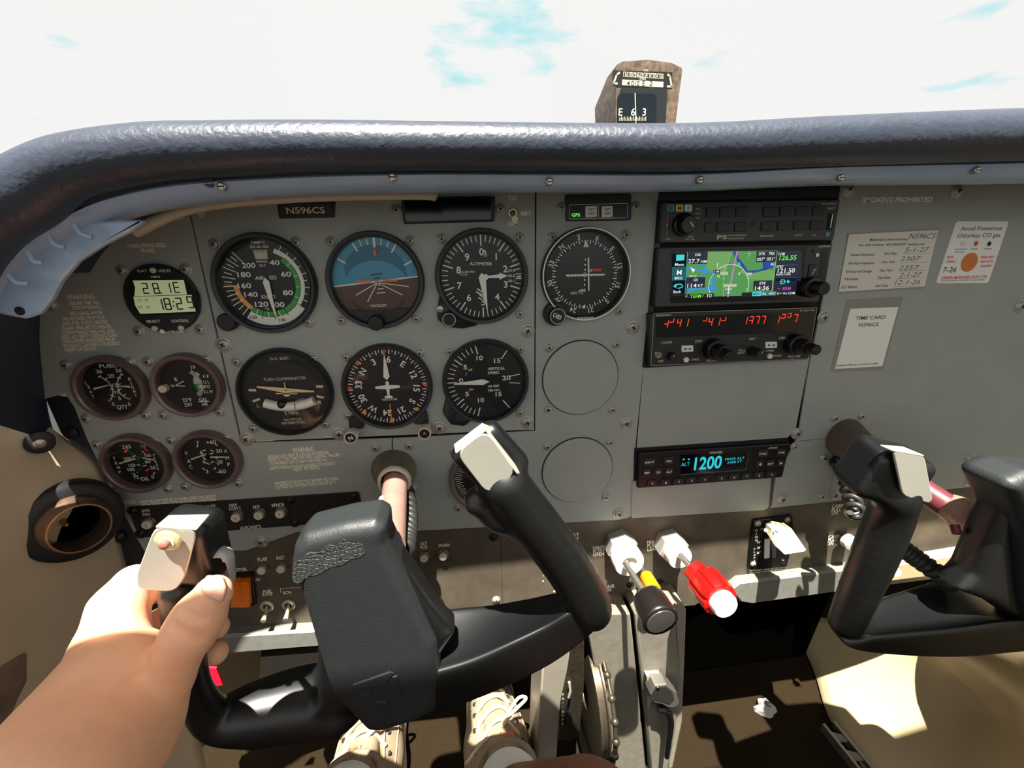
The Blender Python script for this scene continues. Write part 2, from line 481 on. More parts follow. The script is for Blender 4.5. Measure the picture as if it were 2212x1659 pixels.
# screws: one mesh shared by all of them
def screw_mesh(R, m):
    b = MB()
    b.lathe(0, 0, [(R,0),(R,.5),(R*.93,.8),(R*.78,.9),(R*.74,1.2),(R*.62,2.0),(R*.4,2.5),(R*.12,2.7)], m, 20)
    for k in range(2):
        a = k*pi/2; c, s_ = cos(a), sin(a); l, w_ = R*.34, R*.085
        b.poly([(c*x-s_*y, s_*x+c*y) for x, y in ((-l,-w_),(l,-w_),(l,w_),(-l,w_))], 2.78, 'recess')
    b.lathe(0, 0, [(R*.16,2.6),(R*.16,2.8)], 'recess', 8)
    return b
mat('screw_gray', (168,166,156), .38, metal=.4, mottle=.15, mscale=300)
mat('screw_black', (28,25,22), .35, metal=.4)
random.seed(4)
protos = {}
def inside(p, poly):
    c = False
    for i in range(len(poly)):
        (x1,y1),(x2,y2) = poly[i-1], poly[i]
        if (y1 > p[1]) != (y2 > p[1]) and p[0] < (x2-x1)*(p[1]-y1)/(y2-y1)+x1: c = not c
    return c
def screw(px, py, R=4.6, m='screw_gray', h=0., parent=None):
    u, v = P(px, py, h+1)
    if parent is None:
        for o, pts in PLATES:
            if inside((u, v), pts): parent = o
        if parent is None: parent = PLATES[0][0]
    key = (R, m)
    if key not in protos:
        b = screw_mesh(R, m); me = None
        tmp = b.build('screw', panel, origin=(0,0,0)); protos[key] = tmp.data; bpy.data.objects.remove(tmp)
    o = bpy.data.objects.new('screw', protos[key]); col.objects.link(o); o.parent = parent
    q = parent['_o']
    o.location = ((u-q[0])*.001, (-h-q[1])*.001, (v-q[2])*.001); o.rotation_euler = (0, random.uniform(0, 1.5), 0)
    return o
SM = [(380,464),(428,456),(462,528),(262,585),(400,582),(109,659),(299,716),(432,712),(640,524),(715,523),(886,520),(856,454),(954,516),(666,697),(737,692),(899,689),
 (511,782),(447,777),(678,775),(748,772),(906,763),(1123,513),(1081,452),(1192,513),(1352,508),(1213,449),(1373,447),(1123,678),(1338,672),(1186,751),(1332,744),(1124,754),(971,760),
 (142,789),(279,783),(319,782),(186,905),(314,897),(352,897),(474,890),(330,955),(208,961),(369,952),(488,946),(362,1057),(400,1052),(514,1044),(246,1063),(752,899),(703,917),(547,926),
 (811,968),(884,963),(892,1056),(1123,892),(1323,885),(1123,969),(981,977),(1183,965),(1318,956),(1309,1074),(990,1098),(890,1142),(1780,989),(1776,1073),(1716,965),(1804,903),(1862,899),(1782,990),(2093,992)]
BG = [(482,745),(1140,715),(1368,708),(532,949),(733,938),(949,925),(1140,913),(1353,915),(1337,1111),(564,1171),(1780,686),(1722,937),(1691,1079),(1804,1070),(1834,408),(2069,412),(2206,662),(2095,1042)]
for s_ in SM: screw(*s_, R=4.8)
for s_ in BG: screw(*s_, R=6.8)

# printed words on the panel
def word_blocks(items, parent, h, m, hh=.0, **kw):      # words standing together form one printed block
    G = []
    for it in items:
        hit = [g for g in G if any(abs(it[1]-o[1]) < 60 and abs(it[2]-o[2]) < 17 for o in g)]
        new = [it]
        for g in hit: new += g; G.remove(g)
        G.append(new)
    for g in G:
        b = MB()
        for t, x, y, hp, wp in g: b.ptext(t, x, y, hp, m, wpx=wp, h=h, rot=(-.5 if x < 700 and h > 0 else 0), **kw)
        b.build('printed_words', parent, smooth=0)
INK = (('WARNING',174,641,11,60),('ASSURE THAT ALL',182,654,8,68),('CONTAMINANTS,',187,664,8,62),('INCLUDING, WATER',187,676,8,72),('ARE REMOVED FROM FUEL',181,687,8,94),
    ('AND FUEL SYSTEM BEFORE',184,697,8,98),('FLIGHT. FAILURE TO ASSURE',187,707,8,108),('CONTAMINANT FREE FUEL AND',191,717,8,116),('HEED ALL SAFETY INSTRUCTIONS',193,726,8,122),
    ('AND OWNER ADVISORIES PRIOR',192,735,8,116),('TO FLIGHT CAN RESULT IN BODILY',198,744,8,124),('INJURY OR DEATH.',174,754,8,70),
    ('MANEUVERING SPEED',317,530,9,84),('99 KIAS',319,541,9,30),
    ('WARNING',655,971,11,47),('ASSURE THAT SEAT IS LOCKED IN POSITION',645,982,7,134),('PRIOR TO TAXI, TAKE OFF, AND LANDING.  FAILURE',657,988,7,156),('TO PROPERLY LATCH SEAT AND HEED ALL',645,997,7,126),
    ('SAFETY INSTRUCTIONS CAN RESULT IN BODILY',654,1006,7,144),('INJURY OR DEATH.',662,1012,7,57),
    ('WINTERIZATION KIT MUST BE REMOVED WHEN',662,1039,7,140),('OUTSIDE AIR TEMPERATURE IS ABOVE 20\u00b0 F',660,1047,7,132),
    ('WARNING:',272,1085,8,44),('PITOT HEATER MUST BE ON WHEN OPERATING BELOW',385,1078,6.5,168),('40\u00b0F IN INSTRUMENT METEOROLOGICAL CONDITIONS.',387,1085,6.5,166),
    ('SMOKING PROHIBITED',1940,431,11,150),('TST',1108,428,9,20),('BRT',1137,461,9,22),('DIM',1108,483,9,20))
word_blocks(INK, panel, .08, 'sticker_ink', bold=.02)
for _ in ():
    pass


# ================================================================ lower switch panel
low = thing('lower_switch_panel', 'dark brown lower panel below the grey gauges, with dusty sunlit lower half', 'switch panel', (0,2,-380))
lpts = PP([(236,1090),(900,1060),(1700,1000),(2450,960),(2450,1168),(2212,1196),(1640,1262),(1560,1276),(1500,1308),(1180,1337),(660,1362),(300,1390)], -2.2)
lp = MB().prism(lpts, -6, -2.2, 'panel_dark', .5).build('panel_sheet', low)
PLATES2 = lp
gr = MB(); gr.line(PP([(1082,1160),(1086,1325)], -2.1), .5, -2.05, 'seam')
gr.build('panel_joint', low, smooth=0); gr = MB()
LOWW = (('FLAP',567,1208,8,21),('INST',606,1205,8,18),('ON',555,1252,7,12),('FUEL',578,1277,7,20),('PUMP',578,1284,7,23),('BCN',620,1280,7,18),('MASTER',514,1231,7,40),('ALT',915,1174,7,15),('FLD',916,1182,7,15),('WARN',959,1178,7,25),
    ('PITOT LT',1229,1156,7,44),('PANEL LT',1229,1165,7,44),('THROT',1293,1183,7.5,28),('PUSH',1293,1190,7.5,24),('OPEN',1293,1197,7.5,24),('CARB AIR',1304,1268,7.5,48),('PULL ON',1300,1276,7.5,40),
    ('MIX',1406,1171,7.5,16),('PULL',1409,1178,7.5,21),('LEAN',1410,1186,7.5,22),('CABIN HT',1819,1092,7.5,42),('PULL',1807,1101,7.5,20),('ON',1803,1108,7.5,13),
    ('CABIN AIR',1812,1158,7.5,44),('PULL',1799,1166,7.5,20),('ON',1793,1174,7.5,13),('AVOID SLIPS WITH',1657,1227,7,74),('FLAPS EXTENDED',1656,1236,7,72))
word_blocks(LOWW, low, -2.0, 'sticker_ink', bold=.02)
gr.line(PP([(606,1280),(606,1271),(650,1269)], -2), .5, -2.0, 'sticker_ink')
for x, y, r in ((1173,1244,.6),(1173,1255,1.1),(1193,1254,1),(1204,1266,1.2),(1198,1277,1.6)): u_, v_ = P(x, y, -2); gr.disc(u_, v_, -2.0, r, 'white', 12)
gr.build('printed_bracket', low, smooth=0)
screw(1067,1161, R=5, m='screw_black', h=-2.2, parent=lp); screw(1072,1297, R=5, m='screw_gray', h=-2.2, parent=lp)
screw(1425,1259, R=5.2, m='screw_black', h=-2.2, parent=lp); screw(1362,1264, R=4.6, m='screw_black', h=-2.2, parent=lp)
# rolled bottom edge
mat('rail_paint', (128,128,120), .45, metal=.2, mottle=.12, mscale=120, bump=.2)
def rail(name, top, bot, h, label):
    pts = PP(top, h)+PP(bot[::-1], h)
    b = MB().prism(pts, -6, h, 'rail_paint', 2.5)
    return tag(b.build(name), label, 'trim rail')
rail('panel_edge_rail', [(250,1388),(480,1374),(680,1362)], [(260,1432),(490,1414),(690,1398)], 9, 'pale metal edge rail below the toggle switches, left of the black yoke pad')
rail('panel_edge_rail', [(1578,1275),(1600,1258),(1780,1236),(2250,1176)], [(1600,1302),(1625,1306),(1790,1283),(2260,1222)], 9, 'pale metal edge rail under the flap lever, right of the red mixture knob')

# circuit breaker strip
cbs = thing('avionics_breaker_strip', 'black avionics breaker strip screwed below the oil gauges', 'switch strip', (*[P(530,1115)[0], -1, P(530,1115)[1]],))
cb = MB().prism(fillet(PP([(274,1096),(775,1063),(786,1124),(300,1162)], 1.6), 3), 0, 1.6, 'strip_black', .3).build('strip_plate', cbs)
tx = MB()
for t, x, y, hp, wp in (('AVN',314,1103,6.5,17),('FAN',316,1111,6.5,16),('GPS',412,1105,7,18),('NAV',457,1093,7,17),('COM 1',458,1101,7,26),('NAV',504,1091,7,17),('COM 2',507,1098,7,26),('ADF',553,1095,7.5,16),('XPNDR',600,1091,7.5,29),
    ('AVIONICS',541,1139,8,46),('1013048-5',746,1129,4.5,27)):
    tx.ptext(t, x, y, hp, 'white', wpx=wp, h=1.65, bold=.018)
tx.build('printed_lettering', cbs, smooth=0)
for x, y in ((285,1105),(302,1155),(625,1082),(636,1131),(765,1072),(772,1119)): screw(x, y, R=4.8, m='screw_black', h=1.6, parent=cb)

mat('breaker_white', (215,205,190), .45); mat('breaker_ring', (120,112,100), .35, metal=.6)
def breaker(px, py, label, num=None, h=0., first=[None]):
    u, v = P(px, py, h+4); o = (u, -h, v)
    key = num or ''
    t = thing('circuit_breaker', label, 'circuit breaker', o, 'push button circuit breakers')
    MB().lathe(u, v, [(6,h),(6,h+1.2),(5.4,h+1.8),(5.4,h+3),(4.9,h+3.4),(4.2,h+3.4)], 'breaker_ring', 24).build('collar', t)
    b = MB().lathe(u, v, [(4.1,h+2),(4.1,h+5.6),(3.7,h+6.1)], 'breaker_white', 24).build('button', t)
    if num: MB().text(num, u, v, h+6.15, 3.6, 'bezel_purple', bold=.0).build('number', b, smooth=0)
    return t
for x, y, l, n in ((318,1133,'AVN FAN','5'),(463,1123,'NAV COM 1','8'),(510,1118,'NAV COM 2','8'),(559,1113,'ADF','5'),(605,1110,'XPNDR','5')):
    breaker(x, y, 'white round breaker button under the printed word %s on the black strip' % l, n, 1.6)
for x, y, l in ((565,1232,'FLAP'),(607,1229,'INST'),(916,1206,'ALT FLD'),(957,1202,'WARN')):
    breaker(x, y, 'white round breaker button under the printed word %s on the brown panel' % l, None, -2.2)
# rocker + toggles
mat('rocker_orange', (240,120,25), .35)
u, v = P(521,1275,-2)
rk = thing('master_rocker_switch', 'split orange rocker switch beside the pilot thumb', 'switch', (u,2,v))
MB().prism([P(500,1243,2),P(545,1240,2),P(552,1308,2),P(506,1312,2)], -2.2, 2, 'plastic_black', .6).build('housing', rk)
for a, b_, l in ((503,522,0),(523,541,1)):
    q = [P(a,1250,3),P(b_,1249,3),P(b_+3,1302,3),P(a+2,1303,3)]
    bb = MB(); n0 = [(p[0],p[1],0) for p in q]; mid0 = ((q[0][0]+q[3][0])/2,(q[0][1]*.55+q[3][1]*.45)); mid1 = ((q[1][0]+q[2][0])/2,(q[1][1]*.55+q[2][1]*.45))
    vs = [(*q[0],2),(*q[1],2),(*mid1,2),(*mid0,2),(*q[2],2),(*q[3],2),(*q[0],8),(*q[1],8),(*mid1,5),(*mid0,5),(*q[2],9),(*q[3],9)]
    bb.add(vs, [(6,9,8,7),(9,11,10,8),(0,1,7,6)[::-1],(1,2,8,7)[::-1],(2,4,10,8)[::-1],(4,5,11,10)[::-1],(5,3,9,11)[::-1],(3,0,6,9)[::-1]], 'rocker_orange').build('rocker', rk)
mat('toggle_metal', (215,210,180), .3, metal=.55)
def toggle(px, py, label, R=7, tipdx=1, up=False, h=-2.2):
    u, v = P(px, py, h); t = thing('toggle_switch', label, 'switch', (u,-h,v))
    MB().lathe(u, v, [(R,h),(R,h+1.4),(R*.86,h+2.4),(R*.6,h+2.4),(R*.5,h+.8)], 'toggle_metal', 28, capend=False).disc(u, v, h+.9, R*.5, 'recess').build('collar', t)
    s_ = 1 if up else -1
    MB().tube([(u,-h-.5,v),(u+tipdx*.4,-h-7,v+s_*3.5),(u+tipdx,-h-15,v+s_*5.5)], [1.5,1.9,2.7], 'toggle_metal').build('lever', t)
    return t
toggle(577,1309, 'silver toggle switch under the printed words FUEL PUMP')
toggle(624,1306, 'silver toggle switch half hidden by the black yoke pad')
toggle(1107,461, 'tiny silver toggle switch between the printed words TST and DIM', R=4.2, tipdx=0, h=0)
# ================================================================ glareshield and the strip under it
mat('glare_leather', (44,51,65), .42, spec=.6, bump=.9, bscale=260, mottle=.1, mscale=60, bdist=.0006)
mat('glare_strip', (150,172,200), .3, spec=.6, bump=.1, mottle=.08)
mat('glare_under', (44,54,70), .6)
YG = -112.
def sweep(path, prof, m, closedprof=True, Yc=YG, cap=True):     # path [(X,Z)], prof [(n,y)] n along the left-hand normal, y towards the nose
    b = MB(); vs = []; fs = []
    for i, p in enumerate(path):
        a = np.array(path[max(i-1,0)]); c = np.array(path[min(i+1,len(path)-1)]); d = c-a; d = d/np.linalg.norm(d); n = np.array([-d[1], d[0]])
        pf = prof(i/(len(path)-1)) if callable(prof) else prof
        for q, y in pf: vs.append((p[0]+n[0]*q, Yc+y, p[1]+n[1]*q))
        k = len(pf)
    for i in range(len(path)-1):
        for j in range(k if closedprof else k-1):
            a = i*k+j; c = i*k+(j+1) % k; fs.append((a, c, c+k, a+k))
    if cap and closedprof: fs += [tuple(range(k-1,-1,-1)), tuple((len(path)-1)*k+j for j in range(k))]
    return b.add(vs, fs, m, raw=True)
cl = [(-208,890,98),(-203,840,98),(-190,760,97),(-160,640,95),(-110,540,92),(-40,470,88),(60,415,80),(155,362,72),(320,331,62),(468,323,59),(700,316,55),(1180,318,52),(1500,319,52),(1800,306,53),(2212,292,54),(2700,280,54)]
def rwid(px, py, Y, rpx):
    f_ = lambda y: (lambda d: d/np.linalg.norm(d))(RC @ np.array([(px-IW/2)/FOC, 1, -(y-IH/2)/FOC]))
    a = math.acos(min(1, f_(py-rpx) @ f_(py+rpx))); return np.linalg.norm(un(px, py, Y)-CAM)*sin(a/2)
g3 = catmull([(un(x, y, YG)[0], un(x, y, YG)[2], rwid(x, y, YG, r)*(1 if x > 200 else .92)) for x, y, r in cl]+[(un(2700,280,YG)[0]+d_, un(2700,280,YG)[2]-z_, 14.5) for d_, z_ in ((90,0),(200,2),(330,8),(480,24))], 8)
gp = [p[:2] for p in g3]
def gprof(t):
    r = g3[int(round(t*(len(g3)-1)))][2]
    return [(r*cos(2*pi*j/20), r*1.1*sin(2*pi*j/20)) for j in range(20)]
gl = thing('glareshield', 'black grained padded glareshield roll curving over the whole panel', 'glareshield', (100,YG,60))
sweep(gp, gprof, 'glare_leather').build('padded_roll', gl, smooth=60)
# deck running forward from the roll to the windshield
dk = MB(); n = len(gp)
top = [p for i, p in enumerate(gp)]
vs = []; fs = []
for p in top[27:]:
    vs += [(p[0], YG, p[1]+6), (p[0]*1.03, 30, p[1]+8), (p[0]*1.05, 260, p[1]-8), (p[0]*1.05, 260, p[1]-12), (p[0], YG, p[1]+0)]
m_ = len(top[27:])
for i in range(m_-1):
    for j in range(4): fs.append((i*5+j, i*5+j+1, (i+1)*5+j+1, (i+1)*5+j))
dk.add(vs, fs, 'glare_leather', raw=True).build('deck', gl, smooth=60)
# side skirt closing the left end down to the panel edge
vs = []; fs = []
ep = catmull([(un(x, y, 0)[0]-1, un(x, y, 0)[2]) for x, y in ((120,960),(100,890),(90,800),(84,740),(84,680),(86,620),(92,560),(115,510),(165,466),(230,430),(310,404))], 8)
ns = 70
for i in range(ns):
    p = g3[int(i*58/ns)]; e = ep[min(len(ep)-1, int(i*len(ep)/ns))]; vs += [(p[0]+p[2]*.7, YG+12, p[1]-p[2]*.3), (e[0], 3, e[1])]
for i in range(ns-1): fs.append((2*i, 2*i+1, 2*i+3, 2*i+2))
MB().add(vs, fs, 'glare_under', raw=True).build('side_skirt', gl, smooth=60)
# eyebrow strip: bent translucent metal lip below the roll, ending in a rounded tab at the left
YS = -104.
so_ = [(-60,650),(-25,592),(20,548),(95,494),(165,452),(250,420),(400,391),(640,378),(900,371),(1180,372),(1500,371),(1800,354),(2212,343),(2700,325)]
si_ = [(20,650),(40,605),(90,566),(150,528),(215,488),(300,458),(420,438),(640,417),(900,411),(1180,410),(1500,408),(1800,396),(2212,392),(2700,380)]
def XZ(pts, Y): return catmull([(un(x, y, Y)[0], un(x, y, Y)[2]) for x, y in pts]+[(un(*pts[-1], Y)[0]+d_, un(*pts[-1], Y)[2]-z_) for d_, z_ in ((90,0),(220,3),(360,12))], 8)
eb = thing('eyebrow_light_strip', 'pale grey eyebrow strip screwed under the black padded roll', 'light strip', (100,YS,25))
A_, B_ = XZ(so_, YS), XZ(si_, YS+10)
b = MB(); vs = []; fs = []
for a, c in zip(A_, B_):
    mx, mz = (a[0]+c[0])/2, (a[1]+c[1])/2
    vs += [(a[0],YS+22,a[1]+3),(a[0],YS,a[1]),(a[0]*.75+c[0]*.25,YS-3.5,a[1]*.75+c[1]*.25),(mx,YS-.5,mz),(a[0]*.35+c[0]*.65,YS+1,a[1]*.35+c[1]*.65),(c[0],YS+7,c[1]),(c[0],YS+20,c[1]-.5),(c[0],YS+22,c[1]+1)]
for i in range(len(A_)-1):
    for j in range(7): fs.append((i*8+j, i*8+j+1, (i+1)*8+j+1, (i+1)*8+j))
b.add(vs, fs, 'glare_strip', raw=True).build('strip', eb, smooth=70)
# tab with ribs
tp = [(-90,640),(-50,590),(0,552),(60,516),(150,478),(300,474),(270,496),(205,530),(150,566),(112,610),(92,650),(66,682),(36,692),(-10,684),(-60,670)]
tb = MB().prism(fillet([(un(x, y, YS)[0], un(x, y, YS)[2]) for x, y in tp], 4, 4), -YS-9, -YS-5, 'glare_strip', 1.2)
tb.build('end_tab', eb, smooth=40)
ox = MB(); q = un(40,672,YS+4); ox.lathe(q[0], q[2], [(2.6,-YS-5.5),(2.6,-YS-4.4)], 'steel_dark', 16); ox.build('tab_screw', eb)
for x0,y0,x1,y1 in ((105,508,140,534),(62,545,92,568),(20,595,62,612),(160,484,200,512)):
    a = un(x0,y0,YS-4); c = un(x1,y1,YS-4)
    md = un((x0+x1)/2-4,(y0+y1)/2+7,YS-5)
    MB().tube(catmull([a, md, c], 6), 1.5, 'glare_strip').build('rib', eb)
for x, y in ((479,403),(848,383),(1187,393),(1512,389),(1817,384),(2110,368)):
    q = un(x, y, YS-3); s_ = MB(); s_.lathe(q[0], q[2], [(2.4,-YS+1),(2.4,-YS+3.6),(1.6,-YS+4.2)], 'steel', 14)
    s_.poly([(q[0]-1.8,q[2]-.35),(q[0]+1.8,q[2]-.35),(q[0]+1.8,q[2]+.35),(q[0]-1.8,q[2]+.35)], -YS+4.25, 'recess'); s_.build('screw', eb)
for x, y in ((848,376),(450,392)):
    q = un(x, y, YS-3); MB().lathe(q[0], q[2], [(3,-YS+1),(3,-YS+3)], 'glare_under', 14).build('notch', eb)
# beige lamp tube showing just below the strip, above the gauges
mat('lamp_beige', (168,160,140), .4)
pt = [un(x, y, -70) for x, y in ((290,500),(420,446),(640,424),(900,418),(945,424))]
tag(MB().tube(catmull(pt, 6), [4]*24+[2], 'lamp_beige').build('panel_lamp_tube'), 'slim beige lamp tube tucked under the left half of the grey strip', 'lamp tube')
# windshield
wsd = MB(); vs = []; fs = []; nx, nz = 17, 9
for i in range(nx):
    for j in range(nz):
        t = j/(nz-1); x = -760+1700*i/(nx-1); cur = ((x-90)/850)**2
        vs.append((x, 262-330*t**1.35-150*cur*(1-.3*t), 40+440*t-20*cur))
for i in range(nx-1):
    for j in range(nz-1): a = i*nz+j; fs.append((a, a+nz, a+nz+1, a+1))
o = wsd.add(vs, fs, 'lens', raw=True).build('window_1', smooth=60); o['kind'] = 'structure'; o['label'] = 'clear curved windshield'
# compass
mat('compass_paint', (104,88,72), .5, mottle=.7, mscale=150, bump=.5, bscale=200)
mat('compass_glass', (14,26,32), .15, spec=.4)
YC = 60.
def CP(x, y, Y=YC): q = un(x, y, Y); return (q[0], q[2])
cmp_ = thing('magnetic_compass', 'chipped brown magnetic compass standing on the glareshield against the sky', 'compass', (CP(1385,262)[0], YC, CP(1385,262)[1]-10))
fr = [(1330,290),(1331,140),(1345,133),(1400,129),(1450,136),(1474,147),(1471,175),(1458,275),(1455,290)]
f = fillet([CP(*p) for p in fr], 2, 3)
bk = [(p[0]*.99-4, p[1]-22*max(0,(p[1]-100)/60)) for p in f]
b = MB(); n = len(f); vs = [(p[0],YC,p[1]) for p in f]+[(p[0],YC+25,p[1]-1.5) for p in f]+[(p[0],YC+62,q[1]) for p, q in zip(f, bk)]
fs = []
for k in range(2):
    for i in range(n): j = (i+1) % n; fs.append((k*n+i, k*n+j, (k+1)*n+j, (k+1)*n+i))
# front rim only, with a window cut
win = fillet([CP(*p) for p in ((1338,190),(1442,192),(1436,290),(1340,290))], 3, 4)
fs.append(tuple(2*n+i for i in range(n))); fs.append(tuple(range(n-1,-1,-1)))
b.add(vs, fs, 'compass_paint', raw=True).build('housing', cmp_, smooth=30)
cx0, cz0 = CP(1392,288); MB().box(cx0-20, 40, cx0+20, cz0+2, -YC-48, -YC-6, 'compass_paint', 2).build('mount', cmp_)
cf = MB(); hc = -YC
cf.poly(win, hc+.3, 'bezel_black')
bz = fillet([CP(*p) for p in ((1333,202),(1418,203),(1417,290),(1332,290))], 5, 5)
cf.poly(bz, hc+.5, 'compass_glass')
cf.line([CP(1371,202),CP(1373,262),CP(1370,285)], .9, hc+.9, 'cream')
for t, x in (('E',1340),('6',1367),('3',1391)): q = CP(x,242); cf.text(t, q[0], q[1], hc+.8, 6.5, 'cream')
for i in range(18): q = CP(1338+i*3.3,257); cf.line([(q[0],q[1]-1.5),(q[0],q[1]+(1.8 if i%2 else .9))], .6, hc+.8, 'cream')
cf.build('card_window', cmp_, smooth=0)
cc = MB()
cc.poly([CP(*p) for p in ((1324,152),(1452,156),(1452,190),(1324,187))], hc+.35, 'strip_black')
for i, t in enumerate(('N','30','60','E','120','150')):
    x0 = 1346+i*14.7
    cc.poly([CP(x0,155+i*.8),CP(x0+13,156+i*.8),CP(x0+13,167+i*.8),CP(x0,166+i*.8)], hc+.45, 'cream'); cc.poly([CP(x0+1,156.2+i*.8),CP(x0+12,157+i*.8),CP(x0+12,166+i*.8),CP(x0+1,165+i*.8)], hc+.5, 'strip_black')
    q = CP(x0+6.5,161.5+i*.8); cc.text(t, q[0], q[1], hc+.55, 3.6, 'cream', width=(5.5 if len(t)>1 else 2.4))
cc.poly([CP(1344,172),CP(1433,177),CP(1432,189),CP(1343,184)], hc+.45, 'cream')
for t, x, wd in (('4',1357,3),('010',1372,8),('E',1390,2.6),('2',1406,3)): q = CP(x,180); cc.text(t, q[0], q[1], hc+.55, 4.2, 'ink_dark', width=wd)
for t, x, y in (('FOR',1395,152.5),('STEER',1388,170.5)): q = CP(x,y); cc.text(t, q[0], q[1], hc+.55, 1.7, 'cream')
for sgn, xs in ((1,((1338,157),(1332,162),(1325,180),(1333,181))),(-1,((1442,161),(1447,166),(1450,187),(1441,187)))):
    cc.line([CP(*p) for p in xs], 1.6, hc+.5, 'cream')
cc.build('correction_card', cmp_, smooth=0)
# ================================================================ round instruments
def gc(u, v, h=8.): k = h/391; return (u+(CAM[0]-u)*k, v+(CAM[2]-v)*k)
def circ(u, v, r, a0=0, a1=360, n=48): return [(u+r*sin(radians(a0+(a1-a0)*i/n)), v+r*cos(radians(a0+(a1-a0)*i/n))) for i in range(n+(0 if a1-a0 == 360 else 1))]
def gauge(name, label, u, v, R=40.4, ri=36, m='bezel_black', H=8., h0=.6, lobes=(), face='dial_black', glass=True):
    t = thing(name, label, 'gauge', (u,0,v), 'round instruments in the panel')
    b = MB(); b.lathe(u, v, [(R+.6,-.5),(R+.6,H*.35),(R,H*.8),(R-.8,H),(ri+1.6,H),(ri+.4,H-.8),(ri,H-2),(ri-.4,h0-.2)], m, 64, cap=False, capend=False)
    for lb in lobes: b.prism(fillet(lb, 5, 6), -.5, H*.55, m, 1.2)
    b.build('bezel', t, smooth=50)
    f = MB(); f.disc(u, v, h0, ri+.2, face, 56)
    if glass: MB().disc(u, v, H-2.2, ri-.05, 'lens', 48).build('glass', t)
    return t, f
def lobe(u, v, outer, a0, a1, r=38.6): return PP(outer, 4)+circ(u, v, r, a0, a1, 8)
def knob(t, u, v, r, h0, h1, m='knob_black', top=None, name='knob', n=28):
    b = MB().lathe(u, v, [(r,h0),(r,h1-1),(r-.8,h1)], m, n)
    if top: b.lathe(u, v, [(r-.6,h1-.1),(r-.6,h1+.3),(r-1.4,h1+.3),(r-1.4,h1+.05)], top, n, capend=False)
    return b.build(name, t)
def needle(t, u, v, ang, pts, h, m='white', name='needle'):
    a = radians(ang); q = [(u+x*cos(a)+y*sin(a), v-x*sin(a)+y*cos(a)) for x, y in pts]
    return MB().prism(q, h, h+.5, m).build(name, t)

# --- airspeed indicator
u, v = gc(-202.8,-35.2)
t, f = gauge('airspeed_indicator', 'airspeed indicator with green, white and yellow arcs, leftmost of the top row of large dials', u, v)
H = .7
def sp(k): return np.interp(k, [40,60,80,100,120,140,160,180,200], [29,76,117,166,207,240,268,295,320])
f.arc(u, v, H, 27.5, 34.5, 128, 217, 'white')
f.arc(u, v, H+.1, 26.5, 30.2, 21, 127, 'white'); f.arc(u, v, H+.1, 23, 27, 38, 218, 'green_paint'); f.arc(u, v, H+.1, 22.5, 26.3, 218, 269, 'amber'); f.arc(u, v, H+.12, 26.3, 32.5, 267.5, 271, 'red_paint')
for k in range(40, 205, 5):
    a = sp(k); mjr = k % 10 == 0
    inr = 30.5 if k < 90 else (24 if mjr else 27); out = 34 if mjr else 32.5
    if 90 < k < 125: f.tick(u, v, H+.2, a, 23, 29.5, .6, 'ink_dark' if not mjr else 'white')
    else: f.tick(u, v, H+.2, a, inr if k < 200 else 21, out, .7, 'white')
    if k in (60,70,80,90,50): f.tick(u, v, H+.2, a, 23, 27, .5, 'white')
for s_, x, y, hp in (('40',593,567,11),('60',618,592,11),('80',622,632,11),('100',600,658,11),('120',565,657,11),('140',542,636,11),('160',528,617,11),('180',527,593,11),('200',537,573,11)): f.ptext(s_, x, y, hp, 'white', h=H+.3, bold=.02, wpx={2:22,3:29}[len(s_)])
for s_, x, y, hp, wp in (('AIR   ED',574,600,8,47),('KN  TS',580,641,8,30),('TA',577,667,5,10),('TEMP\u00b0C',557,524,6,32),('30-0-30',559,533,6,40),('PRESS',566,565,5,24),('ALT',567,573,6,15)): f.ptext(s_, x, y, hp, 'white', h=H+.3, wpx=wp)
f.poly(PP([(546,540),(577,539),(578,560),(552,560)], H+.2), H+.2, 'cream'); 
for i in range(6): f.line(PP([(548+i*5.5,537),(550+i*5,545)], H+.3), .5, H+.3, 'dial_black')
f.ptext('120', 547, 685, 7, 'ink_dark', wpx=15, h=H+.3); f.ptext('100', 610, 691, 7, 'ink_dark', wpx=14, h=H+.3)
f.build('dial_face', t, smooth=0)
needle(t, u+1, v+1, 174.5, [(-.3,30),(.3,30),(2.6,-1),(0,-4.5),(-2.6,-1)], 3)
knob(t, *P(490,696,6), 7.5, 0, 8)

# --- attitude indicator
u, v = gc(-111.8,-35.1)
t, f = gauge('attitude_indicator', 'attitude indicator with blue sky half over brown ground half', u, v)
sl_ = .093; cx, cz = u+.8, v-.3
def halfdisc(r, up, cu=u, cv=v, lo=None, c0=None):
    c0 = c0 or (cx, cz)
    pts = []
    for (x, y) in circ(cu, cv, r, n=90):
        s_ = (y-c0[1])-sl_*(x-c0[0])
        if (s_ >= 0) == up and (lo is None or y > lo): pts.append((x, y))
    return pts
def horline(r, cu=u, cv=v):
    a = []
    for s_ in (-1, 1):
        x = cu+s_*r; 
        for _ in range(12): y = cz+sl_*(x-cx); x = cu+s_*math.sqrt(max(0, r*r-(y-cv)**2))
        a.append((x, cz+sl_*(x-cx)))
    return a
def caps(r, up, lo=None):
    L_, R_ = horline(r)
    p = [q for q in circ(u, v, r, -89, 89, 60)] if up else [q for q in circ(u, v, r, 91, 269, 60) if lo is None or q[1] > lo]
    p = [q for q in p if ((q[1]-cz)-sl_*(q[0]-cx) > 0.2) == up]
    return ([L_]+p+[R_]) if up else None
f.poly(caps(36.1, True), H, 'sky_blue')
L_, R_ = horline(36.1); lo = v-23.5; xr = math.sqrt(36.1**2-23.5**2)
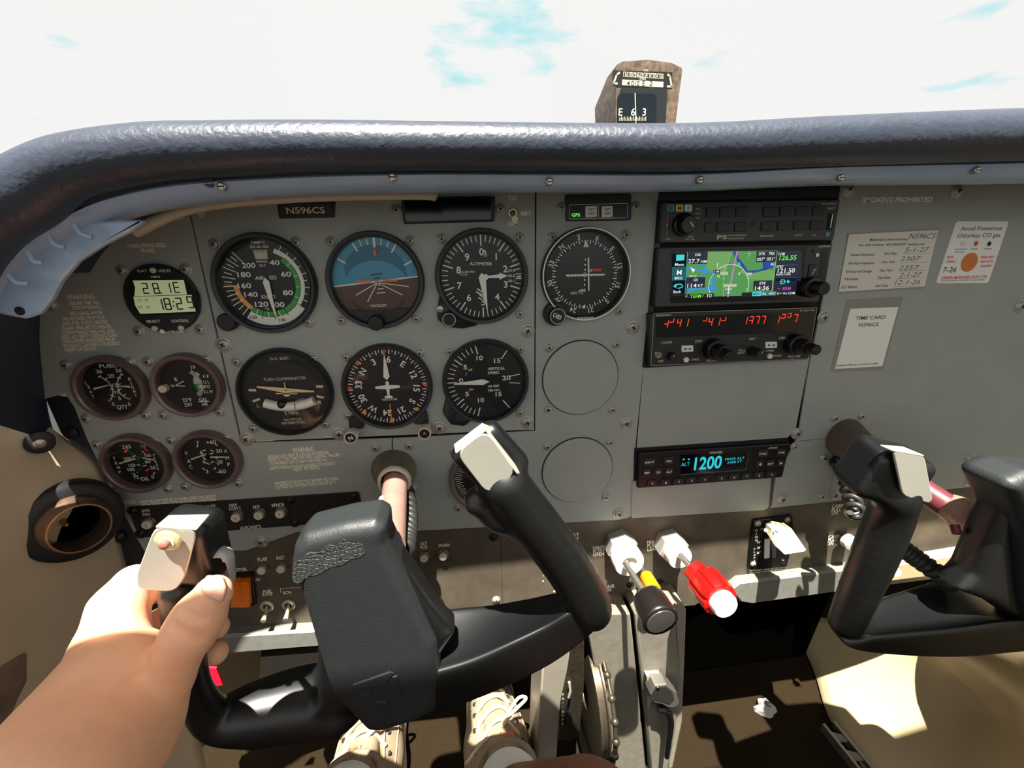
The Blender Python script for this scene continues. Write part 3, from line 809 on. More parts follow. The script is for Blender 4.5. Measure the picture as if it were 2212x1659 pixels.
f.poly([R_]+[q for q in circ(u, v, 36.1, 91, 180, 30) if q[1] > lo and q[1] < R_[1]-.2]+[(u+xr, lo),(u-xr, lo)]+[q for q in circ(u, v, 36.1, 180, 269, 30) if q[1] > lo and q[1] < L_[1]-.2]+[L_], H, 'earth')
cr = circ(u, v+2, 28, -64, 68, 30); cr2 = circ(u, v-12, 30, 62, -56, 30)
f.poly([(x, y) for x, y in cr]+[(x, y-1) for x, y in cr2], H+.1, 'sky_deep')
mat('earth_dark', (58,40,38), .5)
f.poly(circ(u, v-3, 27, 120, 240, 24), H+.1, 'earth_dark'); f.poly(circ(u, v-2, 25, 118, 242, 24), H+.15, 'earth')
for a, ln, wd in ((-60,7,1.1),(-30,7,1.3),(-20,5,.8),(-10,5,.8),(0,7,2),(10,5,.8),(20,5,.8),(30,7,1.3),(60,7,1.3)): f.tick(u, v, H+.2, a+3, 35-ln, 35, wd, 'white')
f.line([L_, R_], 1.1, H+.2, 'white')
for dx, dy in ((-19,-11),(-10,-17),(20,-12),(26,-5)): f.line([(cx, cz-1),(cx+dx, cz+dy)], .7, H+.25, 'white')
for i, wd in enumerate((3,5,7)): f.line([(cx+2-wd/2, cz-3-i*3.4),(cx+2+wd/2, cz-2.7-i*3.4)], .8, H+.25, 'white')
f.line([(cx-5,cz+5.4),(cx+5,cz+6.6)], .9, H+.25, 'dial_black'); f.line([(cx-2.5,cz+2.6),(cx+2.5,cz+3)], .9, H+.25, 'dial_black')
f.build('dial_face', t, smooth=0)
sy = MB(); sy.poly([(cx-17,cz+1.4),(cx-6,cz+1.2),(cx-6,cz-.6),(cx-17,cz-.4)], 3, 'orange_paint').poly([(cx+17,cz+1.4),(cx+5,cz+1.2),(cx+5,cz-.6),(cx+17,cz-.4)], 3, 'orange_paint').disc(cx, cz, 3, 1.3, 'orange_paint')
sy.poly([(u+1.6,v+28.5),(u+3.4,v+21),(u+.2,v+21)], 3, 'orange_paint'); sy.build('miniature_airplane', t, smooth=0)
cv = MB(); cv.poly([q for q in circ(u, v, 35.8, 132, 228, 30)], 3.2, 'plastic_black'); cv.ptext('VACUUM', 817, 660, 6, 'white', wpx=34, h=3.4, bold=.02); cv.build('lower_mask', t, smooth=0)
knob(t, *P(812,697,10), 6.6, 2, 13)

# --- altimeter
u, v = gc(-19.2,-34.1)
lob = lobe(u, v, [(948,640),(944,688),(962,706),(1000,710),(1032,703)], 192, 244)
t, f = gauge('altimeter', 'altimeter with white numerals 0 to 9 and striped wedge', u, v, lobes=[lob])
for i in range(50): f.tick(u, v, H+.1, i*7.2, (26.5 if i % 5 == 0 else 30), 35, (1.1 if i % 5 == 0 else .75), 'white')
for i in range(10): a = radians(i*36); f.text(str(i), u+21.5*sin(a)+.3, v+21.5*cos(a), H+.2, 6, 'white', bold=.02)
f.text('ALTIMETER', u-.5, v+11.5, H+.2, 2.7, 'white', width=19.5, bold=.02, rot=2); f.text('CALIBRATED', u-12.5, v+4.8, H+.2, 1.5, 'white', width=12.5); f.text('TO 20', u-16, v+2.6, H+.2, 1.5, 'white', width=6)
for i, (a, b_) in enumerate(((0,0),(0,1),(0,2),(0,3))): f.line([(u-4.5+i*.9-2*(i % 2), v-10-i*2.6),(u+1.5+i*.5, v-14-i*2.6)], 1.2, H+.2, 'white')
f.poly([(u+1.3,v+22.3),(u+3.6,v+19.5),(u+5.2,v+17),(u+3,v+18.5)], H+.3, 'white'); f.line([(u+3.8,v+18),(u+2.6,v+22)], 2.4, H+.3, 'white')
for s_, dy in (('29.9',5),('30.0',.6),('30.1',-3.8)): f.text(s_, u+26, v+dy, H+.3, 2.3, 'white', width=6.5)
f.poly([(u+34.5,v+1),(u+34.5,v-1.6),(u+30,v-.3)], H+.3, 'white')
f.build('dial_face', t, smooth=0)
needle(t, u, v, 88, [(-2,-2),(-2.6,4),(-1,5.5),(-1.6,15),(-3,15.5),(0,22.5),(3,15.5),(1.6,15),(1,5.5),(2.6,4),(2,-2)], 2.2, name='short_needle')
needle(t, u, v, 173, [(-.3,29),(.3,29),(3.2,0),(0,-4),(-3.2,0)], 3.2, name='long_needle')
knob(t, *P(970,690,10), 6.6, 3, 12, top='steel')
x, y = P(951,668,5); MB().lathe(x, y, [(2.8,4),(2.8,5.2),(1,5.6)], 'steel', 14).build('bezel_screw', t)

# --- course deviation indicator
u, v = gc(75.8,-34.4)
t, f = gauge('course_deviation_indicator', 'course deviation indicator with white outer ring and crossed white needles', u, v, ri=37)
MB().lathe(u, v, [(40.2,7.4),(40.2,8.4),(39.2,8.4),(39.2,7.4)], 'white', 80, cap=False, capend=False).build('rim_ring', t)
for i in range(72): f.tick(u, v, H+.1, i*5-42, (27 if i % 2 == 0 else 28.5), 30, (.9 if i % 2 == 0 else .7), 'white')
for i, s_ in enumerate(('N','3','6','E','12','15','S','21','24','W','30','33')): a = radians(i*30-42); f.text(s_, u+33*sin(a), v+33*cos(a), H+.2, 4.6, 'white', rot=i*30-42, bold=.015)
f.lathe(u, v, [(26.4,H+.1),(26.4,H+.2)], 'plastic_black', 48)
for k in range(-5, 6):
    if k and abs(k) < 4: 
        f.disc(u, v+k*4.4, H+.4, .85, 'white', 12)
for k in range(-5, 6):
    if k: f.disc(u+k*3.1, v-.9, H+.4, .7, 'white', 12)
f.lathe(u, v, [(2,H+.4),(2,H+.5),(1.5,H+.5),(1.5,H+.4)], 'white', 20, cap=False, capend=False)
f.ptext('NAV', 1240, 633, 6, 'white', wpx=14, h=H+.4, bold=.02); f.ptext('TO', 1255, 633, 5, 'cream', wpx=10, h=H+.4); f.poly(PP([(1247,630),(1257,624),(1266,630)], H+.3), H+.35, 'cream')
f.ptext('GS', 1274, 584, 6, 'white', wpx=10, h=H+.4); f.poly(PP([(1280,580),(1299,580),(1298,586),(1280,586)], H+.3), H+.35, 'red_paint')
f.poly([(u,v+29.5),(u-2.6,v+24),(u+2.6,v+24)], H+.5, 'white'); f.line([(u,v+26),(u,v+15)], .35, H+.5, 'ink_gray'); f.poly([(u-1.5,v-27.5),(u+1.5,v-27.5),(u,v-31)], H+.5, 'white')
f.build('dial_face', t, smooth=0)
MB().box(u-18, v-.8, u+18, v+.6, 2, 2.4, 'white').build('glideslope_needle', t); MB().prism([(u+1.3,v+15),(u+2.6,v+15),(u+4,v-14),(u+2.7,v-14)], 2.8, 3.2, 'white').build('course_needle', t)
tt = MB(); tt.ptext('BENDIX/KING', 1265, 687, 5.5, 'white', wpx=36, h=8.1, bold=.02); tt.build('maker_lettering', t, smooth=0)
x, y = P(1203,682,9); MB().lathe(x-.5, y+1, [(11,-.3),(11,5),(10,6.5)], 'bezel_black', 28).build('knob_boss', t)
k_ = knob(t, x, y, 7.8, 5, 13, top='steel'); 
q = P(1204,683,13.2); MB().text('OBS', q[0], q[1], 13.2, 4, 'white', rot=25, width=8).build('knob_lettering', k_, smooth=0)

# --- turn coordinator
u, v = gc(-202.9,-132.3)
t, f = gauge('turn_coordinator', 'turn coordinator with pale aeroplane silhouette over a white ball tube', u, v, ri=38)
f.lathe(u+1, v+2, [(26,H+.1),(26,H+.15)], 'dial_black', 48)
for s_, x, y, hp, wp in (('D.C. ELEC.',605,774,6,43),('TURN COORDINATOR',615,818,6.5,92),('2 MIN.',630,892,7.5,31),('NO PITCH',632,906,5.5,38),('INFORMATION',633,913,5.5,50),('L',558,876,8,6),('R',691,869,8,8)): f.ptext(s_, x, y, hp, 'cream', wpx=wp, h=H+.3, bold=.01)
for x0,y0,x1,y1 in ((538,843,552,843),(547,867,560,862),(684,835,697,835),(685,856,698,859)): f.line(PP([(x0,y0),(x1,y1)], H+.3), 2.2, H+.3, 'cream')
f.poly(circ(*P(640,835,H), 25.6, -90, 90, 30), H+.05, 'dial_cover')
f.build('dial_face', t, smooth=0)
mat('airplane_yellow', (225,205,150), .5)
ap = MB(); w1, c1, w2 = P(555,836,2), P(618,844,2), P(679,845,2)
ap.poly([(w1[0],w1[1]+1.1),(c1[0],c1[1]+2.6),(w2[0],w2[1]+.5),(w2[0],w2[1]-.9),(c1[0]+2,c1[1]-1.8),(c1[0]-2,c1[1]-1.8),(w1[0],w1[1]-.6)], 2.2, 'airplane_yellow')
ap.disc(c1[0], c1[1]-2.3, 2.3, 3.4, 'airplane_yellow', 20); ap.poly([(c1[0]-.7,c1[1]),(c1[0]+.7,c1[1]),(c1[0]+.3,c1[1]+8),(c1[0]-.5,c1[1]+8)], 2.3, 'airplane_yellow'); ap.line([(c1[0]-9,c1[1]-2),(c1[0]+9,c1[1]-3.4)], .9, 2.3, 'airplane_yellow')
ap.build('miniature_airplane', t, smooth=0)
mat('ball_tube', (225,222,212), .2, spec=.8)
pp_ = [un(x, y, -2) for x, y in ((573,870),(600,876),(630,877),(660,872),(680,864))]
MB().tube(catmull([(p[0],-3,p[2]) for p in pp_], 5), 4.3, 'ball_tube', 16).build('ball_tube', t, smooth=60)
q = P(608,875,6); MB().lathe(q[0], q[1], [(4.4,4),(4,6),(2.8,7.4),(.5,8)], 'plastic_black', 24).build('inclinometer_ball', t); MB().line(PP([(636,866),(637,884)], 7.5), .5, 7.6, 'ink_dark').build('index_wire', t, smooth=0)

# --- heading indicator
u, v = gc(-111.9,-132.4)
t, f = gauge('heading_indicator', 'heading indicator with white compass card numerals and aeroplane symbol in its middle', u, v, ri=36.6)
for i in range(72): f.tick(u, v, H+.1, i*5-53, (31.4 if i % 2 == 0 else 33), 35.5, (1 if i % 2 == 0 else .7), 'white')
for i, s_ in enumerate(('N','3','6','E','12','15','S','21','24','W','30','33')): a = radians(i*30-53); f.text(s_, u+26.2*sin(a), v+26.2*cos(a), H+.2, 6, 'white', rot=i*30-53, bold=.025)
for a, m_ in ((0,'red_paint'),(90,'orange_paint'),(270,'orange_paint'),(135,'amber'),(225,'amber'),(-45,'orange_paint'),(180,'amber')):
    r_ = radians(a); f.poly([(u+36*sin(r_-.07),v+36*cos(r_-.07)),(u+36*sin(r_+.07),v+36*cos(r_+.07)),(u+31*sin(r_),v+31*cos(r_))], H+.3, m_)
f.tick(u, v, H+.25, 180, 17, 36, .8, 'amber')
f.text('VACUUM', u, v-12.5, H+.2, 2.2, 'white', width=14, bold=.02)
f.build('dial_face', t, smooth=0)
w_ = [(0,6),(1.4,5),(1.5,2),(11,1.2),(11,-1),(1.4,-2),(.9,-8),(3.6,-8.8),(3.6,-10.6),(0,-10.8)]
MB().prism([(u+x, v+y) for x, y in w_]+[(u-x, v+y) for x, y in w_[::-1][1:-1]], 2, 2.6, 'white').build('airplane_symbol', t)
MB().prism([(u,v+33),(u+2.8,v+10),(u,v+6.8),(u-2.8,v+10)], 2, 2.6, 'white').build('lubber_pointer', t)
mat('knob_cream', (205,195,180), .35)
for (px, py, bx, by, sym, mm) in ((757,946,770,915,'N','white'),(917,937,910,905,'^','orange_paint')):
    a = un(bx, by, -2); b2 = un(px, py, -16); d_ = (b2[0]-a[0], b2[2]-a[2])
    MB().prism(fillet([(a[0]-6,a[2]+8),(a[0]+6,a[2]+8),(a[0]+7,a[2]-5),(a[0]-7,a[2]-5)], 3, 4), 0, 4, 'bezel_black', .8).build('knob_boss', t)
    kb = MB().lathe(b2[0], b2[2], [(5,2),(5,9),(6.2,10),(6.2,16),(5.8,16.6),(4.9,16.6),(4.7,15.4)], 'knob_cream', 28, capend=False); kb.disc(b2[0], b2[2], 15.4, 4.8, 'recess', 24)
    kb.text(sym, b2[0], b2[2]-.3, 15.6, 4.2, mm, bold=.04, rot=(-20 if sym == 'N' else 0)); kb.build('knob', t, smooth=40)

# --- vertical speed indicator
u, v = gc(-19.3,-132.1)
lob = lobe(u, v, [(962,862),(956,892),(974,918),(1004,921),(1014,912)], 200, 244)
t, f = gauge('vertical_speed_indicator', 'vertical speed indicator with white needle pointing left at zero', u, v, ri=37, lobes=[lob])
for i in range(11):
    for s_ in ((1,-1) if i else (1,)): f.tick(u, v, H+.1, -90+s_*i*7.6, (27.5 if i % 5 == 0 else 30), 36, (1.1 if i % 5 == 0 else .8), 'white')
for a in (36,142): f.tick(u, v, H+.1, a, 26, 36, 1, 'white')
for a in (81,97): f.tick(u, v, H+.1, a, 23, 33, .8, 'white')
for s_, x, y, hp, wp in (('0',996,822,10,9),('5',1005,793,10,8),('10',1036,773,10,14),('15',1074,779,10,14),('20',1094,816,10,18),('15',1077,851,10,13),('10',1039,864,10,13),('5',1009,851,10,8),
    ('VERTICAL',1072,796,6,37),('SPEED',1066,805,6,25),('UP',1016,799,5,9),('DN',1018,841,5,9),('100 FEET',1067,834,5,25),('PER MIN',1067,843,5,25)): f.ptext(s_, x, y, hp, 'white', wpx=wp, h=H+.3, bold=.02)
f.poly(PP([(1009,801),(1008,811),(1004,811)], H+.3), H+.3, 'sky_blue')
f.build('dial_face', t, smooth=0)
needle(t, u, v, -91, [(-.5,30),(.5,30),(2.9,3),(0,-3.5),(-2.9,3)], 3)
x, y = P(981,898,5); MB().lathe(x, y, [(2,3.8),(2,5)], 'recess', 14).build('adjuster_hole', t)

# --- blank cover plates
mat('blank_gray', (158,163,156), .5, mottle=.05, mscale=60, bump=.2, bscale=700)
for (cu, cv_, lb) in ((73.2,-132.5,'blank round grey cover plate below the course deviation indicator'),(73.3,-234.3,'blank round grey cover plate, lower of two, above the throttle')):
    u, v = gc(cu, cv_, 2)
    t = thing('blank_cover', lb, 'cover plate', (u,0,v), 'blank cover plates')
    MB().lathe(u, v, [(37.3,0),(37.3,1.6),(36.6,2.2)], 'blank_gray', 64).build('cover_disc', t)
    MB().lathe(u, v, [(38.2,-.2),(38.2,.5),(37,.6)], 'seam', 64, capend=False).build('dark_rim_ring', t)  # thin dark ring around the edge of the cover
    if cv_ > -200: x, y = P(1186,887,3); bb = MB().lathe(x, y, [(3.6,0),(3.6,2),(3,2.4)], 'blank_gray', 20); bb.disc(x-.5, y, 2.5, 1.6, 'recess', 14); bb.build('corner_lug', t)

# --- small engine gauges
def sgauge(name, label, u0, v0, m='bezel_purple', ri=23.6):
    u, v = gc(u0, v0); t, f = gauge(name, label, u, v, R=28.3, ri=ri, m=m, H=8); return t, f, u, v
t, f, u, v = sgauge('fuel_quantity_gauge', 'fuel quantity gauge with LEFT and RIGHT scales in purplish rim', -345, -119.9)
for s_, x, y, hp, wp in (('FUEL',233,790,8,38),('26',214,802,8,14),('26',256,800,8,14),('20',240,812,8,14),('15',248,832,8,12),('10',253,847,7,11),('5',258,860,8,6),('0',245,873,8,5),('0',279,873,8,5),('QTY',264,879,9,24),('L',186,827,7,5),('E',192,836,7,5),('F',197,847,7,5),('T',201,857,7,5),('R',280,819,7,6),('I',283,828,6,2),('G',286,836,7,6),('H',290,845,7,5),('T',293,854,6,5)): f.ptext(s_, x, y, hp, 'white', wpx=wp, h=H+.3, bold=.015)
for pts in (((215,813),(230,822),(240,834),(244,848),(240,862),(235,866)),((264,808),(256,818),(254,832),(259,848),(270,858),(281,863))):
    f.line([tuple(p) for p in catmull(PP(pts, H+.2), 4)], .9, H+.2, 'white')
for x0,y0,x1,y1 in ((212,815,218,811),(226,821,232,816),(238,841,246,840),(238,853,248,857),(259,807,267,810),(252,815,261,818),(252,833,260,829),(254,843,262,840),(265,856,272,851)): f.line(PP([(x0,y0),(x1,y1)], H+.25), .7, H+.25, 'white')
for x0,y0,x1,y1 in ((233,862,240,867),(279,864,284,858)): f.line(PP([(x0,y0),(x1,y1)], H+.3), .8, H+.3, 'red_paint')
f.build('dial_face', t, smooth=0)
for a, b_ in (((203,840),(238,831)),((281,835),(253,834))):
    p, q = P(*a, 2.5), P(*b_, 2.5); d_ = Vector((q[0]-p[0], q[1]-p[1])).normalized(); nn = Vector((-d_[1], d_[0]))
    MB().prism([(p[0]+nn[0]*.9,p[1]+nn[1]*.9),(p[0]-nn[0]*.9,p[1]-nn[1]*.9),(q[0]-nn[0]*.3,q[1]-nn[1]*.3),(q[0]+nn[0]*.3,q[1]+nn[1]*.3)], 2.5, 2.9, 'cream').build('needle', t)
t, f, u, v = sgauge('exhaust_temperature_gauge', 'exhaust temperature and fuel flow gauge with two fan shaped scales, right of the fuel gauge', -283.2, -120.7)
for i in range(20):
    a = 42+i*4.6; f.tick(u-7, v, H+.2, a, 14, 17.5, .6, 'white')
    if i < 18:
        a = 228+i*4.8; f.tick(u+17, v+1, H+.2, a+8, 10.5, 13.5, .6, 'white' if i > 6 else 'green_paint')
for s_, x, y, hp, wp in (('19',417,793,8,9),('15',428,822,8,9),('10',433,835,7,9),('E',380,819,8,6),('F F',445,813,7,12),('U L',446,825,7,13),('E O',447,835,7,14),('K L W',450,846,7,20),('25\u00b0F',404,864,8,20),('DIV',407,874,8,16),('GAL',439,863,8,18),('HR',443,873,8,13)): f.ptext(s_, x, y, hp, 'white', wpx=wp, h=H+.3, bold=.015)
f.line(PP([(428,868),(452,867)], H+.3), .6, H+.3, 'white'); f.build('dial_face', t, smooth=0)
for a, b_ in (((369,832),(400,834)),((372,836),(398,823)),((446,833),(434,844))):
    p, q = P(*a, 2.5), P(*b_, 2.5); MB().line([p, q], .9, 2.8, 'cream').build('needle', t, smooth=0)
x, y = P(350,841,6); MB().lathe(x, y, [(3.4,1),(3.4,6),(2.6,6.6)], 'cream', 18).build('adjuster_screw', t)
t, f, u, v = sgauge('oil_gauge', 'oil temperature and pressure gauge with two green arcs', -344.2, -193.2)
for s_, x, y, hp, wp in (('245',273,965,8,20),('200',275,991,7,17),('150',285,1005,7,15),('100',283,1014,7,15),('75',294,1031,8,12),('OIL',313,1034,8,19),('0',330,1030,7,6),('20',330,1010,7,12),('60',319,997,7,12),('100',319,984,7,14),('115',309,963,6,10),('T',247,990,6,5),('E',251,1000,6,5),('M',256,1010,6,6),('P',259,1020,6,5),('P',333,983,6,4),('R',334,990,6,4),('E',336,997,6,4),('S',339,1004,6,4),('S',341,1012,6,4)): f.ptext(s_, x, y, hp, 'white', wpx=wp, h=H+.3, bold=.012)
f.line([tuple(p) for p in catmull(PP(((276,974),(290,984),(298,998),(300,1010),(296,1020)), H+.2), 5)], 2.4, H+.2, 'green_paint')
f.line([tuple(p) for p in catmull(PP(((304,982),(303,992),(309,1001)), H+.2), 5)], 2.2, H+.2, 'green_paint')
for x0,y0,x1,y1,c_ in ((270,977,274,970,'orange_paint'),(311,967,319,974,'red_paint'),(315,1017,322,1013,'red_paint'),(286,1022,293,1026,'white'),(334,1020,331,1026,'white'),(307,975,314,980,'white'),(309,1007,316,1005,'white'),(296,1004,303,1005,'white'),(286,988,292,984,'white')): f.line(PP([(x0,y0),(x1,y1)], H+.3), (1.6 if 'red' in c_ or 'or' in c_ else .8), H+.3, c_)
f.build('dial_face', t, smooth=0)
for a, b_ in (((258,1001),(292,991)),((332,993),(308,989))):
    MB().line([P(*a, 2.5), P(*b_, 2.5)], 1.3, 2.8, 'cream').build('needle', t, smooth=0)
t, f, u, v = sgauge('vacuum_and_ammeter_gauge', 'vacuum and ammeter gauge in a coppery rim, right of the oil gauge', -282.8, -194.3)
for s_, x, y, hp, wp in (('7',427,956,8,6),('+60',456,955,8,22),('30',473,974,8,13),('0',468,988,7,6),('-30',473,998,8,15),('-60',478,1018,8,20),('6',435,977,8,7),('5',441,990,8,6),('4',440,998,7,6),('3',447,1018,8,6),('V',402,979,8,6),('A',408,996,8,8),('C',412,1008,8,7),('A',487,974,8,7),('M',491,989,8,8),('P',494,1003,8,6)): f.ptext(s_, x, y, hp, 'white', wpx=wp, h=H+.3, bold=.012)
f.line([tuple(p) for p in catmull(PP(((446,981),(451,987),(450,994)), H+.2), 5)], 2, H+.2, 'green_paint')
for x0,y0,x1,y1 in ((425,966,428,961),(438,974,444,972),(444,999,452,1003),(437,1011,443,1015),(455,972,461,975),(454,981,460,979),(455,1000,462,997),(463,1014,466,1009),(465,959,470,963),(471,1004,474,1000)): f.line(PP([(x0,y0),(x1,y1)], H+.3), .9, H+.3, 'white')
f.build('dial_face', t, smooth=0)
for a, b_ in (((413,992),(445,981)),((455,987),(485,987))): MB().line([P(*a, 2.5), P(*b_, 2.5)], 1.4, 2.8, 'cream').build('needle', t, smooth=0)
# tachometer behind the yoke
u, v = P(1046,1037,6)
t, f = gauge('tachometer', 'dark round tachometer mostly hidden behind the raised right yoke grip', u, v, R=35, ri=30, m='bezel_purple')
for i in range(34): f.tick(u, v, H+.1, 210+i*5, (22 if i % 2 == 0 else 24), 29, .8, 'cream')
f.build('dial_face', t, smooth=0)

# --- digital clock
SEG = {'0':'abcdef','1':'bc','2':'abged','3':'abgcd','4':'fgbc','5':'afgcd','6':'afgedc','7':'abc','8':'abcdefg','9':'abcfgd','E':'afged','F':'afge','/':'cbg','J':'bg','r':'abg','C':'gc','z':'abcf','-':'g'}
def seg7(b, ch, u, v, w_, h_, H, m, sh=.0, th=.16):
    x0, x1, y0, y1, ym = -w_/2, w_/2, -h_/2, h_/2, 0; g = h_*.035
    S_ = {'a':((x0,y1),(x1,y1)),'d':((x0,y0),(x1,y0)),'g':((x0,ym),(x1,ym)),'f':((x0,ym+g),(x0,y1-g)),'b':((x1,ym+g),(x1,y1-g)),'e':((x0,y0+g),(x0,ym-g)),'c':((x1,y0+g),(x1,ym-g))}
    for s_ in SEG.get(ch, ''): b.line([(u+x+y*sh, v+y) for x, y in S_[s_]], h_*th*.75, H, m)
uc, vc = P(348,646,4)
t = thing('digital_clock', 'round black digital clock with two green LCD rows beside the airspeed dial', 'clock', (uc,0,vc))
b = MB(); b.lathe(uc, vc, [(27.8,-.3),(27.8,3.2),(27,4)], 'bezel_black', 56).build('case', t)
mat('lcd_green', (200,215,165), .3, emit=.25, ecol=(200,215,165)); mat('lcd_ink', (35,45,35), .5)
b = MB(); b.poly(PP([(280,604),(401,604),(430,636),(430,678),(300,682),(285,650)], 4.1), 4.1, 'recess')
b.poly(PP([(287,606),(397,605),(404,636),(290,640),(292,622)], 4.2), 4.2, 'lcd_green'); b.poly(PP([(288,641),(414,637),(423,673),(303,678),(292,660)], 4.2), 4.2, 'lcd_green')
for ch, x, y in (('2',314,623),('8',337,623),('1',362,622),('E',381,621)): q = P(x, y, 4.3); seg7(b, ch, *q, 3.6, 7.8, 4.3, 'lcd_ink')
q = P(348,633,4.3); b.disc(*q, 4.3, .7, 'lcd_ink', 10)
for ch, x, y in (('1',345,658),('8',362,657),('2',387,656),('9',411,653)): q = P(x, y, 4.3); seg7(b, ch, *q, 3.9, 8.8, 4.3, 'lcd_ink')
for y in (652,661): q = P(375, y, 4.3); b.disc(*q, 4.3, .7, 'lcd_ink', 10)
for s_, x, y in (('LT',302,649),('UT',317,648),('FT',304,664),('ET',321,664)): b.ptext(s_, x, y, 5, 'ink_gray', wpx=9, h=4.3)
b.build('display', t, smooth=0)
b = MB()
for s_, x, y, hp, wp in (('O.A.T',307,585,6,21),('VOLTS',355,585,6,26),('M803',336,598,5,20),('SELECT',331,694,6,30),('CONTROL',389,693,6,38),('AVTRON',374,717,5.5,44)): b.ptext(s_, x, y, hp, 'white', wpx=wp, h=4.15, bold=.02)
q = P(350,716,4.2); b.disc(*q, 4.2, 1.8, 'white', 16); b.build('printed_lettering', t, smooth=0)
for x, y in ((328,584),(332,710),(389,709)): q = P(x, y, 6); MB().lathe(*q, [(2.2,3.8),(2.2,5.5),(1.4,6.2)], 'cream', 16).build('button', t)
# ================================================================ radio stack
mat('radio_black', (34,35,37), .5, bump=.1); mat('radio_gray', (52,54,56), .5); mat('key_black', (24,25,28), .45)
mat('screen_black', (6,6,10), .12)
def em(name, rgb, s=1.): return mat(name, (0,0,0) if False else tuple(int(c*.3) for c in rgb), .3, emit=s, ecol=rgb)
em('led_green', (90,235,60)); em('led_red', (255,60,25), 1.3); em('led_cyan', (40,200,215)); em('scr_green', (88,165,84), .75); em('scr_lgreen', (120,180,100), .75); em('scr_navy', (26,36,58), .7)
em('scr_blue', (50,150,225), .85); em('scr_dblue', (35,75,165), .8); em('scr_white', (240,245,245), .9); em('scr_cyan', (70,215,215), .9); em('scr_teal', (50,120,130), .8); em('scr_magenta', (215,120,215), .9); em('scr_text_green', (110,240,70), .95); em('scr_pink', (235,90,225), .9); em('scr_dark', (12,22,22), .6)
em('scr_pale', (190,215,160), .8)
# recess behind the radios
bay = thing('radio_bay_frame', 'dark empty recess framing the stacked radios, black gap above the audio panel', 'frame', (170,4,-80))
MB().prism(PP([(1405,405),(1830,405),(1795,700),(1750,800),(1380,800)], -4), -8, -3, 'recess').build('back_plate', bay)
MB().prism(PP([(1420,402),(1818,402),(1806,426),(1421,434)], -1), -3, -1, 'plastic_black').build('blanking_panel', bay)
MB().prism(PP([(1421,434),(1412,560),(1388,793),(1398,793),(1424,560),(1432,440)], 1), -3, 1, 'plastic_black').build('side_rail', bay)
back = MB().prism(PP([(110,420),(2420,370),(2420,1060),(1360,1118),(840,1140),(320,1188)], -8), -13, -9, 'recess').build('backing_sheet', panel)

# --- audio panel
uc, vc = P(1612,478,8)
t = thing('audio_panel', 'dark audio panel with two rows of unlit keys, topmost radio of the stack', 'radio', (uc,0,vc))
MB().prism(fillet(PP([(1431,437),(1816,431),(1801,519),(1425,525)], 8), 1.5, 3), -3, 8, 'radio_gray', .8).build('faceplate', t)
def keys(rows, h, m='key_black', hh=1.2, lab='key'):
    for (x0, y0, x1, y1) in rows:
        MB().prism(fillet(PP([(x0,y0),(x1,y0),(x1-1,y1),(x0-1,y1)], h+hh), .8, 3), h, h+hh, m, .3).build('key', t)
keys([(1527,448,1549,470),(1556,447,1582,469),(1591,447,1616,469),(1524,481,1546,502),(1550,480,1580,501),(1588,480,1613,500),
      (1650,447,1678,468),(1686,446,1712,467),(1720,446,1748,466),(1757,446,1782,466),(1646,479,1674,499),(1681,478,1708,498),(1716,478,1744,497),(1752,477,1778,497)], 8)
b = MB()
for s_, x, m_ in (('O',1449,'sky_blue'),('M',1468,'lamp_yellow'),('I',1487,'white')):
    b.poly(fillet(PP([(x-8,442),(x+8,442),(x+8,457),(x-8,457)], 8.2), .8, 3), 8.2, m_); b.ptext(s_, x, 449.5, 8, 'ink_dark', h=8.3)
b.build('marker_lamps', t, smooth=0)
b = MB()
b.ptext('PS', 1560, 512, 9, 'cream', wpx=22, h=8.2, bold=.03)
for s_, x, y, wp, hp in (('ENGINEERING',1593,508,38,3.5),('INCORPORATED',1590,515,34,3.5),('Bluetooth',1657,509,28,5),('MUTE',1725,508,16,4),('PA',1759,508,7,4),('PMA8000C',1792,440,34,4),('PILOT',1797,450,17,4.5),('VOL',1443,516,10,4),('PUSH',1492,511,12,3.5),('OFF / FAIL',1491,517,20,3.5),('AUX',1508,451,9,4),('MUSIC',1508,461,12,4),('ICS',1506,470,9,4)):
    b.ptext(s_, x, y, hp, 'cream', wpx=wp, h=8.2, shear=(.25 if s_ in ('Bluetooth',) else 0))
b.line(PP([(1443,463),(1440,510)], 8.2), .25, 8.2, 'cream'); q = P(1441,486,8.2); b.disc(*q, 8.25, .9, 'cream', 4)
q = P(1626,485,8.2); b.lathe(*q, [(2,8.2),(2,8.6),(1.3,8.6)], 'key_black', 20); b.disc(*q, 8.65, .9, 'recess', 14)
b.build('printed_lettering', t, smooth=0)
x, y = P(1482,485,14); kb = MB().lathe(x, y, [(10,7),(9.5,11),(7.6,12),(7.2,19),(6.4,20)], 'knob_black', 32)
kb.line([P(1492,480,20.3),P(1498,489,20.3)], 1, 20.2, 'white'); kb.build('volume_knob', t)
b = MB().prism(fillet(PP([(1790,461),(1802,460),(1797,496),(1785,497)], 8.4), 1, 3), 8, 8.5, 'recess'); b.line(PP([(1799,463),(1794,492)], 8.8), .8, 8.8, 'lcd_green'); b.build('usb_slot', t)
b = MB(); q = P(1788,506,8.3); b.disc(*q, 8.3, 2.2, 'sky_blue', 20); b.build('wireless_symbol', t, smooth=0)

